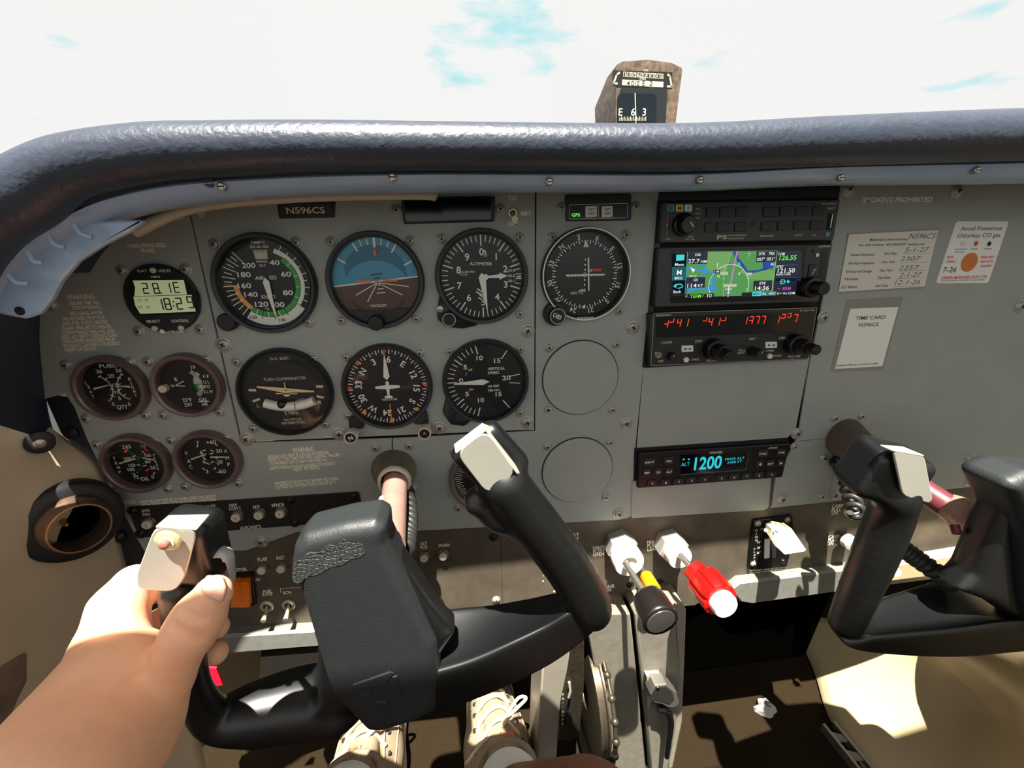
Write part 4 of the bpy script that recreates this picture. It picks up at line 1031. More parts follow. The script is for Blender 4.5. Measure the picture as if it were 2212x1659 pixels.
# --- GPS navigator
HS = 8.
uc, vc = P(1590,590,HS)
t = thing('gps_navigator', 'touchscreen navigator showing a green moving map, in the middle of the stack', 'navigator', (uc,0,vc))
MB().prism(fillet(PP([(1423,535),(1800,527),(1770,652),(1415,664)], HS), 2, 3), -3, HS, 'radio_gray', .8).build('faceplate', t)
MB().prism(fillet(PP([(1455,541),(1743,534),(1731,647),(1448,655)], HS+.6), 1.5, 3), HS-.2, HS+.6, 'screen_black', .2).build('screen_glass', t)
HH = HS+.75
sc_ = lambda x, y: (1380+x*.20796, 400+y*.20796)          # enlarged view of the photograph to photograph
S = lambda pts, h=HH: PP([sc_(*p) for p in pts], h)
b = MB()
b.poly(S([(500,690),(1440,680),(1390,1140),(480,1165)]), HH, 'scr_green')
b.poly(S([(720,695),(960,692),(900,900),(700,880)]), HH+.03, 'scr_lgreen'); b.poly(S([(1060,900),(1400,880),(1395,985),(1180,1000)]), HH+.03, 'scr_lgreen')
for pts in ([(970,690),(1010,690),(1040,760),(1090,820),(1130,890),(1240,880),(1340,850),(1330,880),(1220,905),(1120,930),(1080,860),(1020,790)],[(1280,790),(1400,780),(1395,860),(1290,880)],[(730,1100),(770,960),(800,930),(790,1000),(780,1110)]): b.poly(S(pts), HH+.05, 'scr_dblue' if pts[0][0] != 730 else 'scr_blue')
b.poly(S([(510,850),(690,885),(640,820),(660,815),(720,885),(780,905),(775,920),(710,905),(640,960),(625,955),(680,905),(505,870)]), HH+.06, 'scr_blue'); b.poly(S([(475,1100),(560,1060),(820,1060),(820,1080),(600,1085),(480,1130)]), HH+.06, 'scr_blue')
b.line(S([(965,690),(895,890),(880,960),(875,1160)]), .35, HH+.07, 'scr_pale'); b.line(S([(985,1000),(1060,930)]), .2, HH+.07, 'scr_blue'); b.line(S([(930,1070),(1020,1140)]), .2, HH+.07, 'scr_blue'); b.line(S([(1150,980),(1260,980),(1330,935),(1350,950)]), .2, HH+.07, 'scr_teal')
b.line(S([(1020,690),(985,860),(945,1060),(925,1160)]), 1.3, HH+.1, 'scr_magenta')
arcp = [(735,1120),(725,1050),(745,970),(790,905),(850,855),(920,825),(990,825),(1060,855),(1110,910),(1140,980),(1138,1060),(1110,1130)]
b.line([tuple(p) for p in catmull(S(arcp), 3)], .45, HH+.12, 'scr_white')
for p, q in (((890,845),(880,865)),((1085,880),(1060,905)),((1138,968),(1122,970)),((1130,1075),(1110,1078)),((740,1020),(755,1025))): b.line(S([p, q]), .35, HH+.12, 'scr_white')
b.poly(S([(870,975),(880,945),(893,972)]), HH+.12, 'scr_cyan'); b.poly(S([(1030,830),(1043,800),(1057,828)]), HH+.12, 'scr_cyan'); b.poly(S([(535,850),(585,880),(560,910)]), HH+.12, 'scr_white')
for x, y, wp, hp in ((885,915,80,34),(1145,922,64,26),(945,1042,140,30),(1385,822,36,24)): b.poly(S([(x-wp/2,y-hp/2),(x+wp/2,y-hp/2),(x+wp/2,y+hp/2),(x-wp/2,y+hp/2)]), HH+.13, 'scr_pale' if x != 1385 else 'scr_blue')
b.line(S([(895,1080),(965,1080)]), .7, HH+.16, 'scr_white'); b.line(S([(930,1050),(928,1125)]), .6, HH+.16, 'scr_white'); b.line(S([(915,1120),(942,1120)]), .5, HH+.16, 'scr_white')
b.poly(S([(775,880),(842,880),(842,915),(775,915)]), HH+.13, 'scr_dark')
for x0,y0,x1,y1,m_ in ((350,690,500,1150,'scr_dark'),(352,712,495,848,'scr_navy'),(345,852,495,990,'scr_teal'),(340,995,480,1130,'scr_navy'),(505,690,715,820,'scr_navy'),(490,958,690,1068,'scr_navy'),(1222,688,1430,800,'scr_navy'),(1190,992,1385,1095,'scr_navy'),(1425,682,1690,1000,'scr_navy'),(1400,965,1640,1110,'scr_navy'),(505,1130,665,1175,'scr_dark'),(675,1128,780,1170,'scr_dark'),(1070,1115,1180,1160,'scr_dark')):
    b.poly(S([(x0,y0),(x1,y0-4),(x1-6,y1-4),(x0-4,y1)]), HH+.15, m_)
b.poly(S([(1180,1110),(1275,1105),(1265,1150),(1175,1152)]), HH+.17, 'scr_cyan'); b.poly(S([(1275,1108),(1430,1100),(1425,1145),(1268,1150)]), HH+.17, 'scr_teal')
for x in (1425,1412): pass
b.line(S([(1437,682),(1380,1100)]), .45, HH+.18, 'scr_pale'); b.line(S([(1415,838),(1645,826)]), .3, HH+.18, 'scr_teal'); b.line(S([(1405,962),(1640,958)]), .3, HH+.18, 'scr_teal'); b.line(S([(505,700),(480,1130)]), .35, HH+.18, 'scr_cyan')
def st(s_, x, y, hz, wz, m_, **k):
    px, py = sc_(x, y); b.ptext(s_, px, py, hz*.208, m_, wpx=wz*.208, h=HH+.22, **k)
for a in (('DIS',615,722,26,56,'scr_white'),('27.7',572,788,44,120,'scr_white'),('NM',675,792,28,60,'scr_white'),('GS',590,982,26,44,'scr_white'),('114',552,1042,42,96,'scr_white'),('KT',640,1042,28,52,'scr_white'),
    ('DTK',1280,712,30,68,'scr_white'),('TRK',1382,710,30,62,'scr_white'),('057\u00b0',1268,770,34,80,'scr_white'),('051\u00b0',1372,766,34,84,'scr_white'),('COM',1482,712,26,66,'scr_white'),('126.55',1550,752,50,175,'scr_text_green'),
    ('STBY',1466,846,26,74,'scr_white'),('121.50',1532,886,48,178,'scr_white'),('RADIO TUNE',1500,926,20,150,'scr_white'),('D',1498,1002,52,50,'scr_cyan'),('\u2192',1540,1002,30,60,'scr_cyan'),('KDAB',1538,1072,28,82,'scr_pink'),('ETE',1286,1018,26,62,'scr_white'),('14:36',1280,1068,44,145,'scr_white'),
    ('Menu',422,822,30,94,'scr_white'),('M',420,905,52,50,'scr_white'),('MSG',413,965,30,80,'scr_white'),('Back',400,1106,30,80,'scr_white'),('TERM',590,1152,36,115,'scr_text_green'),('TO',730,1148,34,56,'scr_white'),('MAP',1222,1130,24,64,'scr_dblue'),('FPL',1305,1130,24,46,'scr_white'),('NRST',1385,1125,24,70,'scr_white'),('D\u2192 Prc COM',1530,1122,24,180,'scr_white'),('TRK UP',560,942,16,80,'scr_white'),('5 NM',808,898,20,50,'scr_white'),('N',827,945,26,24,'scr_white'),('E',1045,918,26,18,'scr_white'),('30',1385,822,20,30,'scr_white')): st(*a, bold=.012)
b.line(S([(1460,1002),(1530,1002)]), .5, HH+.22, 'scr_cyan'); b.poly(S([(1540,980),(1572,1000),(1540,1022)]), HH+.22, 'scr_cyan'); b.line(S([(1438,1076),(1470,1074)]), .4, HH+.22, 'scr_pink')
b.poly(S([(388,722),(475,720),(470,780),(386,788)]), HH+.2, 'scr_cyan'); b.line([tuple(p) for p in catmull(S([(372,1050),(410,1028),(445,1035),(450,1058),(405,1072)]), 3)], .9, HH+.2, 'scr_cyan'); b.poly(S([(355,1050),(390,1020),(388,1070)]), HH+.2, 'scr_cyan')
for x, y in ((815,810),(1145,700)): b.line(S([(x,y),(x-2,y+45)]), .5, HH+.12, 'scr_white' if x < 900 else 'scr_pale'); b.line(S([(x-18,y+12),(x+18,y+8)]), .3, HH+.12, 'scr_pale')
b.build('map_display', t, smooth=0)
b = MB(); q = P(1766,551,HS+.8); b.disc(*q, HS+.8, 1.7, 'white', 18); q = P(1756,543,HS+.2); b.disc(*q, HS+.2, 1.4, 'recess', 14)
b.prism(fillet(PP([(1775,541),(1788,540),(1780,606),(1769,607)], HS+.3), 1.5, 4), HS, HS+.3, 'key_black'); b.line(PP([(1781,546),(1775,602)], HS+.4), .5, HS+.4, 'radio_gray')
b.ptext('GARMIN', 1782, 532, 4.5, 'cream', wpx=27, h=HS+.2); b.build('card_slot', t, smooth=0)
b = MB().prism(fillet(PP([(1749,571),(1765,570),(1762,600),(1746,601)], HS+1.2), 1, 3), HS, HS+1.2, 'key_black', .3); b.ptext('VOL', 1758, 586, 6, 'cream', wpx=14, h=HS+1.3, rot=-70); b.build('volume_key', t, smooth=0)
x, y = P(1748,620,10); MB().lathe(x, y, [(9.5,7),(9.5,15),(8.8,16),(6.4,16.5),(6.2,27),(5.6,28)], 'knob_black', 32).build('tuning_knob', t)

# --- nav / com radio
HK = 8.
uc, vc = P(1580,735,HK)
t = thing('nav_com_radio', 'nav com radio with four groups of red glowing digits, bottom of the stack', 'radio', (uc,0,vc))
C1 = lambda x, y: (1360+x*.217, 620+y*.217)
MB().prism(fillet(PP([C1(200,268),C1(1872,200),C1(1775,722),C1(200,795)], HK), 1, 3), -3, HK, 'radio_black', .5).build('faceplate', t)
b = MB(); b.line(PP([C1(242,262),C1(1868,205),C1(1778,715),C1(212,782)], HK+.1), .5, HK+.1, 'steel', closed=True); b.build('edge_trim', t, smooth=0)
b = MB().poly(PP([C1(262,300),C1(1838,240),C1(1815,445),C1(258,505)], HK+.15), HK+.15, 'screen_black').build('display_window', t, smooth=0)
b = MB()
grp = [('/',365,368,'/'),('r',418,350,'J'),('4',492,357,'4'),('1',565,355,'1'),('r',748,338,'J'),('4',806,347,'4'),('1',880,347,'1'),('J',935,335,'J'),
       ('1',1152,335,'1'),('a',1210,333,'3'),('7',1270,330,'7'),('7',1330,328,'7'),('1',1472,325,'1'),('z',1527,310,'2'),('z',1585,300,'2'),('7',1650,312,'7')]
SEG.update({'/':'bcg','r':'bg','4':'fgbc','3':'abgc','2':'abg','J':'bg'})
for _, x, y, ch in grp:
    q = P(*C1(x, y), HK+.3); hgt = hs(*C1(x, y), 16, HK); seg7(b, ch, q[0], q[1], hgt*.5, hgt, HK+.3, 'led_red', sh=.14, th=.15)
b.build('red_digits', t, smooth=0)
b = MB()
for s_, x, y, hz, wz in (('BENDIX/KING',340,280,20,145),('KX 155A TSO',1768,232,18,140),('COMM',368,553,26,105),('STBY',690,540,26,72),('NAV',1222,515,26,62),('STBY',1522,508,26,70),('PULL',286,660,24,66),('TEST',286,692,24,66),('OFF',310,738,24,50),('CHAN',650,720,24,76),('PULL 25K',815,730,22,100),('PULL',1120,628,22,66),('IDENT',1115,655,22,76),('TIMER',1398,634,20,80),('MODE',1472,684,24,76),('PULL OBS',1640,690,22,120)):
    px, py = C1(x, y); b.ptext(s_, px, py, hz*.217, 'cream', wpx=wz*.217, h=HK+.2, bold=.015)
b.build('printed_lettering', t, smooth=0)
for x0,y0,x1,y1 in ((520,585,635,648),(1355,548,1470,610)):
    kb = MB().prism(fillet(PP([C1(x0,y0),C1(x1,y0-4),C1(x1,y1-4),C1(x0,y1)], HK+1), .8, 3), HK, HK+1, 'white', .2)
    cx_, cy_ = (x0+x1)/2, (y0+y1)/2; kb.line(PP([C1(cx_-28,cy_),C1(cx_+28,cy_-2)], HK+1.1), .6, HK+1.1, 'ink_dark')
    for s_ in (-1, 1): kb.poly(PP([C1(cx_+s_*40,cy_),C1(cx_+s_*20,cy_-14),C1(cx_+s_*20,cy_+14)], HK+1.1), HK+1.1, 'ink_dark')
    kb.build('transfer_key', t, smooth=0)
for x, y in ((567,726),(1400,690)): q = P(*C1(x,y), HK+2); MB().lathe(*q, [(2.6,HK),(2.6,HK+2.2),(1.8,HK+2.8)], 'white', 18).build('button', t)
for x, y, kx in ((850,620,0),(1660,570,0)):
    q = P(*C1(x,y), HK+5); k1 = MB().lathe(*q, [(10.2,HK),(10,HK+9),(9.2,HK+9.8),(7.3,HK+10),(7.1,HK+20),(6.6,HK+20.8),(5,HK+21),(4.9,HK+30),(4.3,HK+30.8)], 'knob_black', 36)
    k1.lathe(*q, [(9.9,HK+9.6),(9.2,HK+10.1),(9.0,HK+10.05)], 'bezel_black', 36, cap=False, capend=False).build('tuning_knob', t)
q = P(*C1(425,695), HK+3); k1 = MB().lathe(*q, [(4.2,HK),(4,HK+5),(3.4,HK+6)], 'key_black', 24); k1.line([(q[0],q[1]+.4),(q[0],q[1]+2.8)], .6, HK+6.1, 'cream'); k1.build('volume_knob', t)
q = P(*C1(1235,640), HK+3); k1 = MB().lathe(*q, [(4.6,HK),(4.4,HK+13),(3.8,HK+14)], 'key_black', 24); k1.line([(q[0]+.6,q[1]+.4),(q[0]+1.6,q[1]+2.8)], .6, HK+14.1, 'cream'); k1.build('volume_knob', t)

# --- transponder
HT = 6.
C9 = lambda x, y: (1340+x*.217, 920+y*.217)
uc, vc = P(1535,1005,HT)
t = thing('transponder', 'black transponder showing 1200 in cyan digits above the throttle', 'transponder', (uc,0,vc))
MB().prism(PP([C9(140,222),C9(1655,120),C9(1690,180),C9(1500,330),C9(130,600)], .5), -2, .5, 'recess').build('mounting_frame', t)
MB().prism(fillet(PP([C9(185,275),C9(1695,178),C9(1615,515),C9(172,625)], HT), 2.2, 4), 0, HT, 'plastic_black', 1).build('faceplate', t)
b = MB().prism(fillet(PP([C9(600,290),C9(1285,265),C9(1255,440),C9(600,487)], HT+.3), .8, 3), HT-.2, HT+.3, 'screen_black').line(PP([C9(600,485),C9(1245,438),C9(1280,275)], HT+.4), .45, HT+.4, 'ink_gray').build('display_window', t, smooth=0)
b = MB()
for s_, x, y, hz, wz in (('1200',875,365,125,270),('ALT',648,382,36,85),('PRESS ALT',1140,325,24,190),('2400 FT',1138,360,24,145)):
    px, py = C9(x, y); b.ptext(s_, px, py, hz*.217, 'led_cyan', wpx=wz*.217, h=HT+.45, bold=(.03 if s_ == '1200' else .0))
for x in (630,682): q = P(*C9(x,333), HT+.4); b.disc(*q, HT+.42, 1.1, 'led_cyan', 12)
b.build('cyan_readout', t, smooth=0)
b = MB(); px, py = C9(952,266); b.ptext('STRATUS', px, py, 5.2, 'white', wpx=27, h=HT+.2, bold=.02); px, py = C9(1520,218); b.ptext('APPAREO', px, py, 4, 'cream', wpx=20, h=HT+.2); b.build('maker_lettering', t, smooth=0)
for s_, x, y, wz, hz in (('IDENT',292,362,98,72),('VFR',484,352,98,72),('SBY',268,468,68,70),('ON',378,462,68,70),('ALT',488,457,70,70),('FUNC',1425,278,100,70),('PWR',1608,266,90,64),('\u25c4',1390,382,70,64),('ENT',1498,378,72,64),('\u25ba',1602,372,70,62),
    ('0',320,573,92,54),('1',455,567,92,54),('2',585,556,92,54),('3',712,546,92,54),('4',842,536,92,54),('5',1010,522,92,54),('6',1135,512,92,54),('7',1262,504,92,54),('8',1385,494,92,54),('9',1510,486,92,54)):
    px, py = C9(x, y); w2, h2 = wz*.217/2, hz*.217/2
    kb = MB().prism(fillet(PP([(px-w2,py-h2),(px+w2,py-h2-1),(px+w2-1,py+h2-1),(px-w2-1,py+h2)], HT+1.2), 1.2, 3), HT, HT+1.2, 'radio_black', .4)
    if s_ in '\u25c4\u25ba': sg = -1 if s_ == '\u25c4' else 1; kb.poly(PP([(px+sg*3,py),(px-sg*3,py-3.4),(px-sg*3,py+3.4)], HT+1.3), HT+1.3, 'white')
    else: kb.ptext(s_, px, py, 4.4, 'white', wpx=(3 if len(s_) == 1 else 4.2*len(s_)), h=HT+1.3, bold=.02)
    kb.build('key', t, smooth=0)
q = P(*C9(1605,432), HT+1); MB().lathe(*q, [(2.2,HT),(2.2,HT+.8)], 'steel_dark', 14).build('light_sensor', t)

# --- small displays on top of the flight panel
uc, vc = P(661,455,2)
t = thing('registration_placard', 'small framed black placard reading N596CS above the airspeed dial', 'placard', (uc,0,vc))
MB().prism(fillet(PP([(597,434),(724,430),(722,470),(603,472)], 1.6), 1, 3), 0, 1.6, 'bezel_black', .4).prism(PP([(604,440),(715,438),(713,462),(606,464)], 2.2), 1.6, 2.2, 'radio_gray', .2).build('frame', t)
mat('placard_gold', (255,236,190), .5)
b = MB().ptext('N596CS', 660, 454, 14, 'placard_gold', wpx=83, h=2.4, bold=.01); b.ptext('EQUIPMENT', 658, 427, 4, 'ink_gray', wpx=80, h=1.7); b.build('lettering', t, smooth=0)
uc, vc = P(968,453,3)
t = thing('annunciator_panel', 'blank dark annunciator window above the altimeter', 'annunciator', (uc,0,vc))
MB().prism(fillet(PP([(866,427),(1070,424),(1068,478),(872,484)], 4), 2, 4), 0, 4, 'bezel_black', 1).build('frame', t); MB().prism(fillet(PP([(873,430),(1061,428),(1060,473),(877,478)], 4.4), 1, 3), 3.8, 4.4, 'screen_black').build('window', t)
uc, vc = P(1293,448,3)
t = thing('nav_gps_selector', 'small black selector with green lit GPS letters and two white keys above the course dial', 'switch panel', (uc,0,vc))
MB().prism(fillet(PP([(1221,421),(1364,418),(1364,476),(1223,478)], 2), 2.5, 4), 0, 2, 'bezel_black', .5).build('frame', t)
b = MB(); b.line(fillet(PP([(1230,443),(1289,441),(1289,472),(1230,473)], 2.3), .8, 3), .35, 2.3, 'white', closed=True); b.line(fillet(PP([(1293,441),(1355,439),(1355,470),(1293,472)], 2.3), .8, 3), .35, 2.3, 'white', closed=True)
b.build('outline', t, smooth=0); MB().ptext('GPS', 1244, 464, 7.5, 'led_green', wpx=18, h=2.4, bold=.02).build('lit_letters', t, smooth=0)
for x, a, c_ in ((1276,'NAV','GPS'),(1311,'GPS','APR')):
    kb = MB().prism(fillet(PP([(x-11,445),(x+13,444),(x+13,468),(x-11,470)], 3.6), 1, 3), 2, 3.6, 'white', .5); kb.ptext(a, x+2, 452, 5.5, 'ink_dark', wpx=14, h=3.7, bold=.01); kb.ptext(c_, x+2, 461, 5.5, 'ink_dark', wpx=14, h=3.7, bold=.01); kb.build('key', t, smooth=0)

# ================================================================ paper cards on the right panel
mat('paper', (222,218,205), .6); mat('paper_white', (238,238,230), .6); mat('plastic_sleeve', (140,142,132), .2, spec=.7); mat('pink_ink', (225,80,110), .6); mat('co_orange', (215,120,55), .6); mat('ink_mid', (95,90,92), .7)
C5 = lambda x, y: (1760+x*.205, 380+y*.205)
def card5(pts, h): return PP([C5(*p) for p in pts], h)
uc, vc = P(*C5(790,890))
t = thing('maintenance_status_card', 'white maintenance card with handwritten dates in a clear sleeve, left of the orange spot card', 'card', (uc,0,vc))
MB().prism(card5([(350,605),(1315,550),(1165,1185),(265,1240)], .5), .05, .5, 'plastic_sleeve').build('sleeve', t)
b = MB().prism(card5([(362,615),(1305,570),(1160,1165),(250,1222)], .8), .5, .8, 'paper')
for s_, x, y, hz, wz in (('Maintenance Status Summary',785,668,26,400),('Van Avia Aviation  407-896-4777  vanavia.com',815,722,26,700),('Annual Inspection',505,828,28,250),('100-Hour Inspection',490,918,28,270),('50-Hour oil Change',465,1005,28,270),('Pitot/Static',390,1085,28,145),('ELT Battery',370,1168,28,165),
    ('Due Date',800,815,28,130),('Due Tach',778,905,28,130),('Due Tach',752,993,28,130),('Due Date',735,1070,28,130),('Due Date',708,1155,28,130)): px, py = C5(x, y); b.ptext(s_, px, py, hz*.205, 'ink_mid', wpx=wz*.205, h=.95)
for s_, x, y, hz, wz in (('N596CS',1140,632,60,270),('5-1-27',1080,775,55,240),('2307',1010,870,50,200),('2257',995,965,50,200),('2-1-27',1010,1040,50,220),('12-1-26',985,1118,50,260)): px, py = C5(x, y); b.ptext(s_, px, py, hz*.205, 'ink_mid', wpx=wz*.205, h=.95, shear=.3, bold=-.005)
for x0,y0,x1,y1 in ((930,822,1210,818),(910,915,1190,908),(885,1005,1165,996),(860,1082,1140,1073),(830,1166,1110,1158)): b.line(card5([(x0,y0),(x1,y1)], .9), .25, .95, 'ink_mid')
b.build('card', t, smooth=0)
uc, vc = P(*C5(1665,800))
t = thing('carbon_monoxide_card', 'white carbon monoxide detector card with large orange spot', 'card', (uc,0,vc))
b = MB().prism(fillet(card5([(1495,476),(2050,478),(1830,1128),(1280,1132)], 1.2), 3, 5), 0, 1.2, 'paper_white', .2).build('card', t)
b = MB()
for s_, x, y, hz, wz, m_ in (('Avoid Poisonous',1762,550,46,435,'ink_mid'),('Odorless CO gas',1735,625,46,450,'ink_mid'),('DATE',1428,855,26,62,'pink_ink'),('OPENED',1432,903,26,105,'pink_ink'),('DARK SPOT',1825,855,26,140,'pink_ink'),('INDICATES',1815,900,26,130,'pink_ink'),('DANGER',1808,948,26,110,'pink_ink'),('CARBON MONOXIDE DETECTOR',1575,1068,32,480,'pink_ink'),('7-26',1425,988,60,140,'ink_dark'),
    ('HEALTHCO AIR KIT PROTECTOR INDUSTRIES',1560,1100,16,460,'ink_gray'),('MAINTENANCE',1540,772,16,130,'ink_gray'),('REPLACE',1528,800,16,95,'ink_gray'),('NORMAL',1680,770,16,80,'ink_gray'),('DANGER',1825,768,16,80,'ink_gray')): px, py = C5(x, y); b.ptext(s_, px, py, hz*.205, m_, wpx=wz*.205, h=1.4, bold=(.02 if m_ == 'pink_ink' else 0))
for x, y, r_, m_ in ((1560,715,2.6,'paper'),(1700,712,2.4,'red_paint'),(1840,715,2.3,'ink_dark')): px, py = P(*C5(x,y), 1.4); b.disc(px, py, 1.4, r_, m_, 18)
px, py = P(*C5(1630,910), 1.4); b.disc(px, py, 1.45, 9.2, 'co_orange', 36); b.build('printing', t, smooth=0)
uc, vc = P(1868,728)
t = thing('time_card', 'white time card reading N596CS in a clear plastic sleeve below the maintenance card', 'card', (uc,0,vc))
MB().prism(fillet(PP([(1830,648),(1951,641),(1908,799),(1794,804)], .5), 2, 4), .05, .5, 'plastic_sleeve', .1).build('sleeve', t)
b = MB().prism(PP([(1837,667),(1941,663),(1906,791),(1804,797)], .8), .5, .8, 'paper_white')
for s_, x, y, hp, wp in (('TIME CARD',1881,686,8,64),('N596CS',1877,701,8,42),('https://flyes.com/aircraft',1853,787,4,86)): b.ptext(s_, x, y, hp, 'ink_mid', wpx=wp, h=.95)
b.build('card', t, smooth=0)
# ================================================================ cabin shell, floor, pedestal
mat('beige_trim', (196,180,152), .55, mottle=.07, mscale=12, bump=.3, bscale=500)
mat('beige_panel', (186,166,128), .5, mottle=.05, mscale=10, bump=.25, bscale=350)
mat('dark_void', (3,3,2), 1, spec=0); mat('carpet', (52,42,28), 1, spec=.05, mottle=.25, mscale=500, bump=.8, bscale=900, kind='weave', bdist=.001)  # dark_void: near-black colour that puts the footwell shade into the surfaces
mat('bracket_dark', (34,38,44), .45, mottle=.2); mat('vent_black', (22,24,26), .5); mat('vent_metal', (168,140,120), .3, metal=.85, mottle=.2, mscale=120)
mat('gap_shade', (34,31,26), .9, spec=.1); mat('olive_kick', (105,90,62), .7, mottle=.1); mat('console_gray', (120,115,103), .55, mottle=.14, mscale=90, bump=.3, bscale=500); mat('console_light', (140,133,120), .5, mottle=.08)
mat('brass_dark', (96,86,70), .35, metal=.8, mottle=.3, mscale=200)
def q3(px, py, Y): return tuple(un(px, py, Y))
def sheet(name, rows, m, parent=None, sub=5, thick=2.5, smooth=60, flip=False):    # rows of XYZ points, smoothed into a solid sheet
    g = [catmull(r, sub) for r in rows]; g = list(zip(*[catmull(c, sub) for c in zip(*g)]))   # columns
    g = [list(c) for c in zip(*g)]
    nr, nc = len(g), len(g[0]); vs = [tuple(p) for r in g for p in r]
    fs = [(i*nc+j, i*nc+j+1, (i+1)*nc+j+1, (i+1)*nc+j) for i in range(nr-1) for j in range(nc-1)]
    if flip: fs = [f[::-1] for f in fs]
    o = MB().add(vs, fs, m, raw=True).build(name, parent, smooth=smooth)
    md = o.modifiers.new('solid', 'SOLIDIFY'); md.thickness = thick*.001; md.offset = -1
    return o
# floor, firewall, tunnel sides (setting)
def slab(name, lo, hi, m):
    (x0,y0,z0),(x1,y1,z1) = lo, hi
    vs = [(x0,y0,z0),(x1,y0,z0),(x1,y1,z0),(x0,y1,z0),(x0,y0,z1),(x1,y0,z1),(x1,y1,z1),(x0,y1,z1)]
    o = MB().add(vs, [(0,3,2,1),(4,5,6,7),(0,1,5,4),(1,2,6,5),(2,3,7,6),(3,0,4,7)], m, raw=True).build(name, smooth=0)
    return struct(o)
FZ = -706.
slab('floor', (-700,-900,FZ-20), (1000,420,FZ), 'carpet')
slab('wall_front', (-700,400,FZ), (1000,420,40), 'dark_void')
mat('headliner', (225,220,208), .8)
slab('ceiling', (-700,-900,452), (1000,-406,470), 'headliner')  # unseen cabin roof, front edge placed to keep sun off the hand
dk_ = thing('footwell_shade_box', 'black box added to shade the floor in the dark footwell below the flap lever', 'shade box', (320,60,-520))  # added box: blackens the void and keeps sun off the floor
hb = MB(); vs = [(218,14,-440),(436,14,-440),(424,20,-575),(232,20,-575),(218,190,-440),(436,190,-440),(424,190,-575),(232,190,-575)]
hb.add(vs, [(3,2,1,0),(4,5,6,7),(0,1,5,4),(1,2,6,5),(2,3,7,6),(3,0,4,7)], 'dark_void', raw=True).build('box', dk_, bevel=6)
# left side wall: beige moulding
R_ = lambda *p: [q3(*x) for x in p]
rows = [R_((45,884,-2),(20,890,-30),(0,902,-48),(-150,930,-100),(-700,1050,-200)),
        R_((112,934,-2),(60,950,-30),(0,962,-54),(-200,1000,-110),(-800,1100,-210)),
        R_((200,1000,-2),(110,1030,-32),(0,1050,-64),(-200,1100,-118),(-800,1250,-215)),
        R_((232,1060,-2),(140,1090,-34),(0,1110,-70),(-200,1180,-125),(-800,1400,-220)),
        R_((246,1130,0),(140,1150,-36),(0,1190,-78),(-200,1260,-130),(-800,1500,-225)),
        R_((268,1220,0),(150,1240,-40),(0,1290,-84),(-200,1380,-140),(-800,1650,-230)),
        R_((305,1330,0),(170,1350,-46),(0,1400,-98),(-200,1500,-150),(-800,1850,-240)),
        R_((385,1480,12),(200,1520,-52),(0,1580,-112),(-200,1680,-160),(-800,2050,-250)),
        R_((440,1640,22),(250,1680,-50),(0,1780,-128),(-200,1880,-170),(-800,2300,-255)),
        R_((480,1900,20),(260,2000,-60),(0,2100,-140),(-200,2200,-180),(-800,2600,-260))]
struct(sheet('wall_left', rows, 'beige_trim', sub=5))['label'] = 'beige moulded left sidewall'
rows = [R_((30,866,-2),(0,880,-40),(-150,915,-92),(-700,1040,-190)),R_((45,886,-3),(12,896,-34),(-150,940,-96),(-700,1060,-196))]
struct(sheet('trim_1', rows, 'beige_trim', sub=4))['label'] = 'window sill lip on the left'
# dark bracket strip between sidewall and panel
pts = PP([(92,850),(150,858),(172,905),(222,1000),(262,1080),(318,1192),(470,1370),(440,1400),(330,1340),(262,1240),(236,1130),(205,1010),(130,935)], -1)
b = MB().prism(pts, -6, -1.2, 'bracket_dark', .5).build('bracket_strip'); tag(b, 'dark metal bracket strip between the beige sidewall and the fuel gauges', 'bracket')
t = thing('bracket_bolt', 'worn dark bolt in the bracket strip beside the oil gauge', 'bolt', (un(148,935,0)[0],0,un(148,935,0)[2]))
x, y = P(148,937,2); MB().lathe(x, y, [(6,-1),(6,1),(3,3)], 'steel_dark', 16).build('bolt_head', t)
t = thing('bracket_bolt', 'dark dome bolt in the bracket strip right of the round air vent', 'bolt', (un(255,1160,0)[0],0,un(255,1160,0)[2]))
x, y = P(252,1163,2); MB().lathe(x, y, [(7,-1),(7,1),(3,4)], 'steel_dark', 16).build('bolt_head', t)
# sidewall screw
p = un(86,955,-34); MBs = MB(); MBs.X = Matrix.Translation(p) @ Matrix.Rotation(radians(40), 4, 'Z')
tag(MBs.lathe(0, 0, [(9,-1),(9,2),(6,3.4)], 'vent_black', 24).lathe(0, 0, [(4,3),(3.6,4.6),(1,5.6)], 'steel', 16).build('sidewall_screw'), 'black washer and bright screw on the beige sidewall', 'screw')
# fresh air vent
p = un(159,1128,-40)
t = thing('air_vent', 'round black air vent with coppery tube in the beige sidewall', 'air vent', tuple(p))
X = Matrix.Translation(p) @ Matrix.Rotation(radians(50), 4, 'Z') @ Matrix.Rotation(radians(-4), 4, 'X')
b = MB(); b.X = X; b.lathe(0, 0, [(34,-20),(34,-3),(32.5,1),(29,3),(22.5,3),(21,-4)], 'vent_black', 56, cap=False, capend=False).build('flange', t)
b = MB(); b.X = X; b.lathe(0, 0, [(23,-4),(23.6,6),(22,10),(21,12),(20.4,18),(19.8,19.5),(18.6,19.5),(18.2,15),(18.2,-9)], 'vent_metal', 56, cap=False, capend=False).build('tube', t)
b = MB(); b.X = X; b.lathe(0, 0, [(18.6,-9),(18.6,-8)], 'dark_void', 40).build('inner_damper', t)
b = MB(); b.X = X; b.lathe(-5, 2, [(2.4,-8),(2,4),(1,6)], 'vent_metal', 16).build('handle', t)
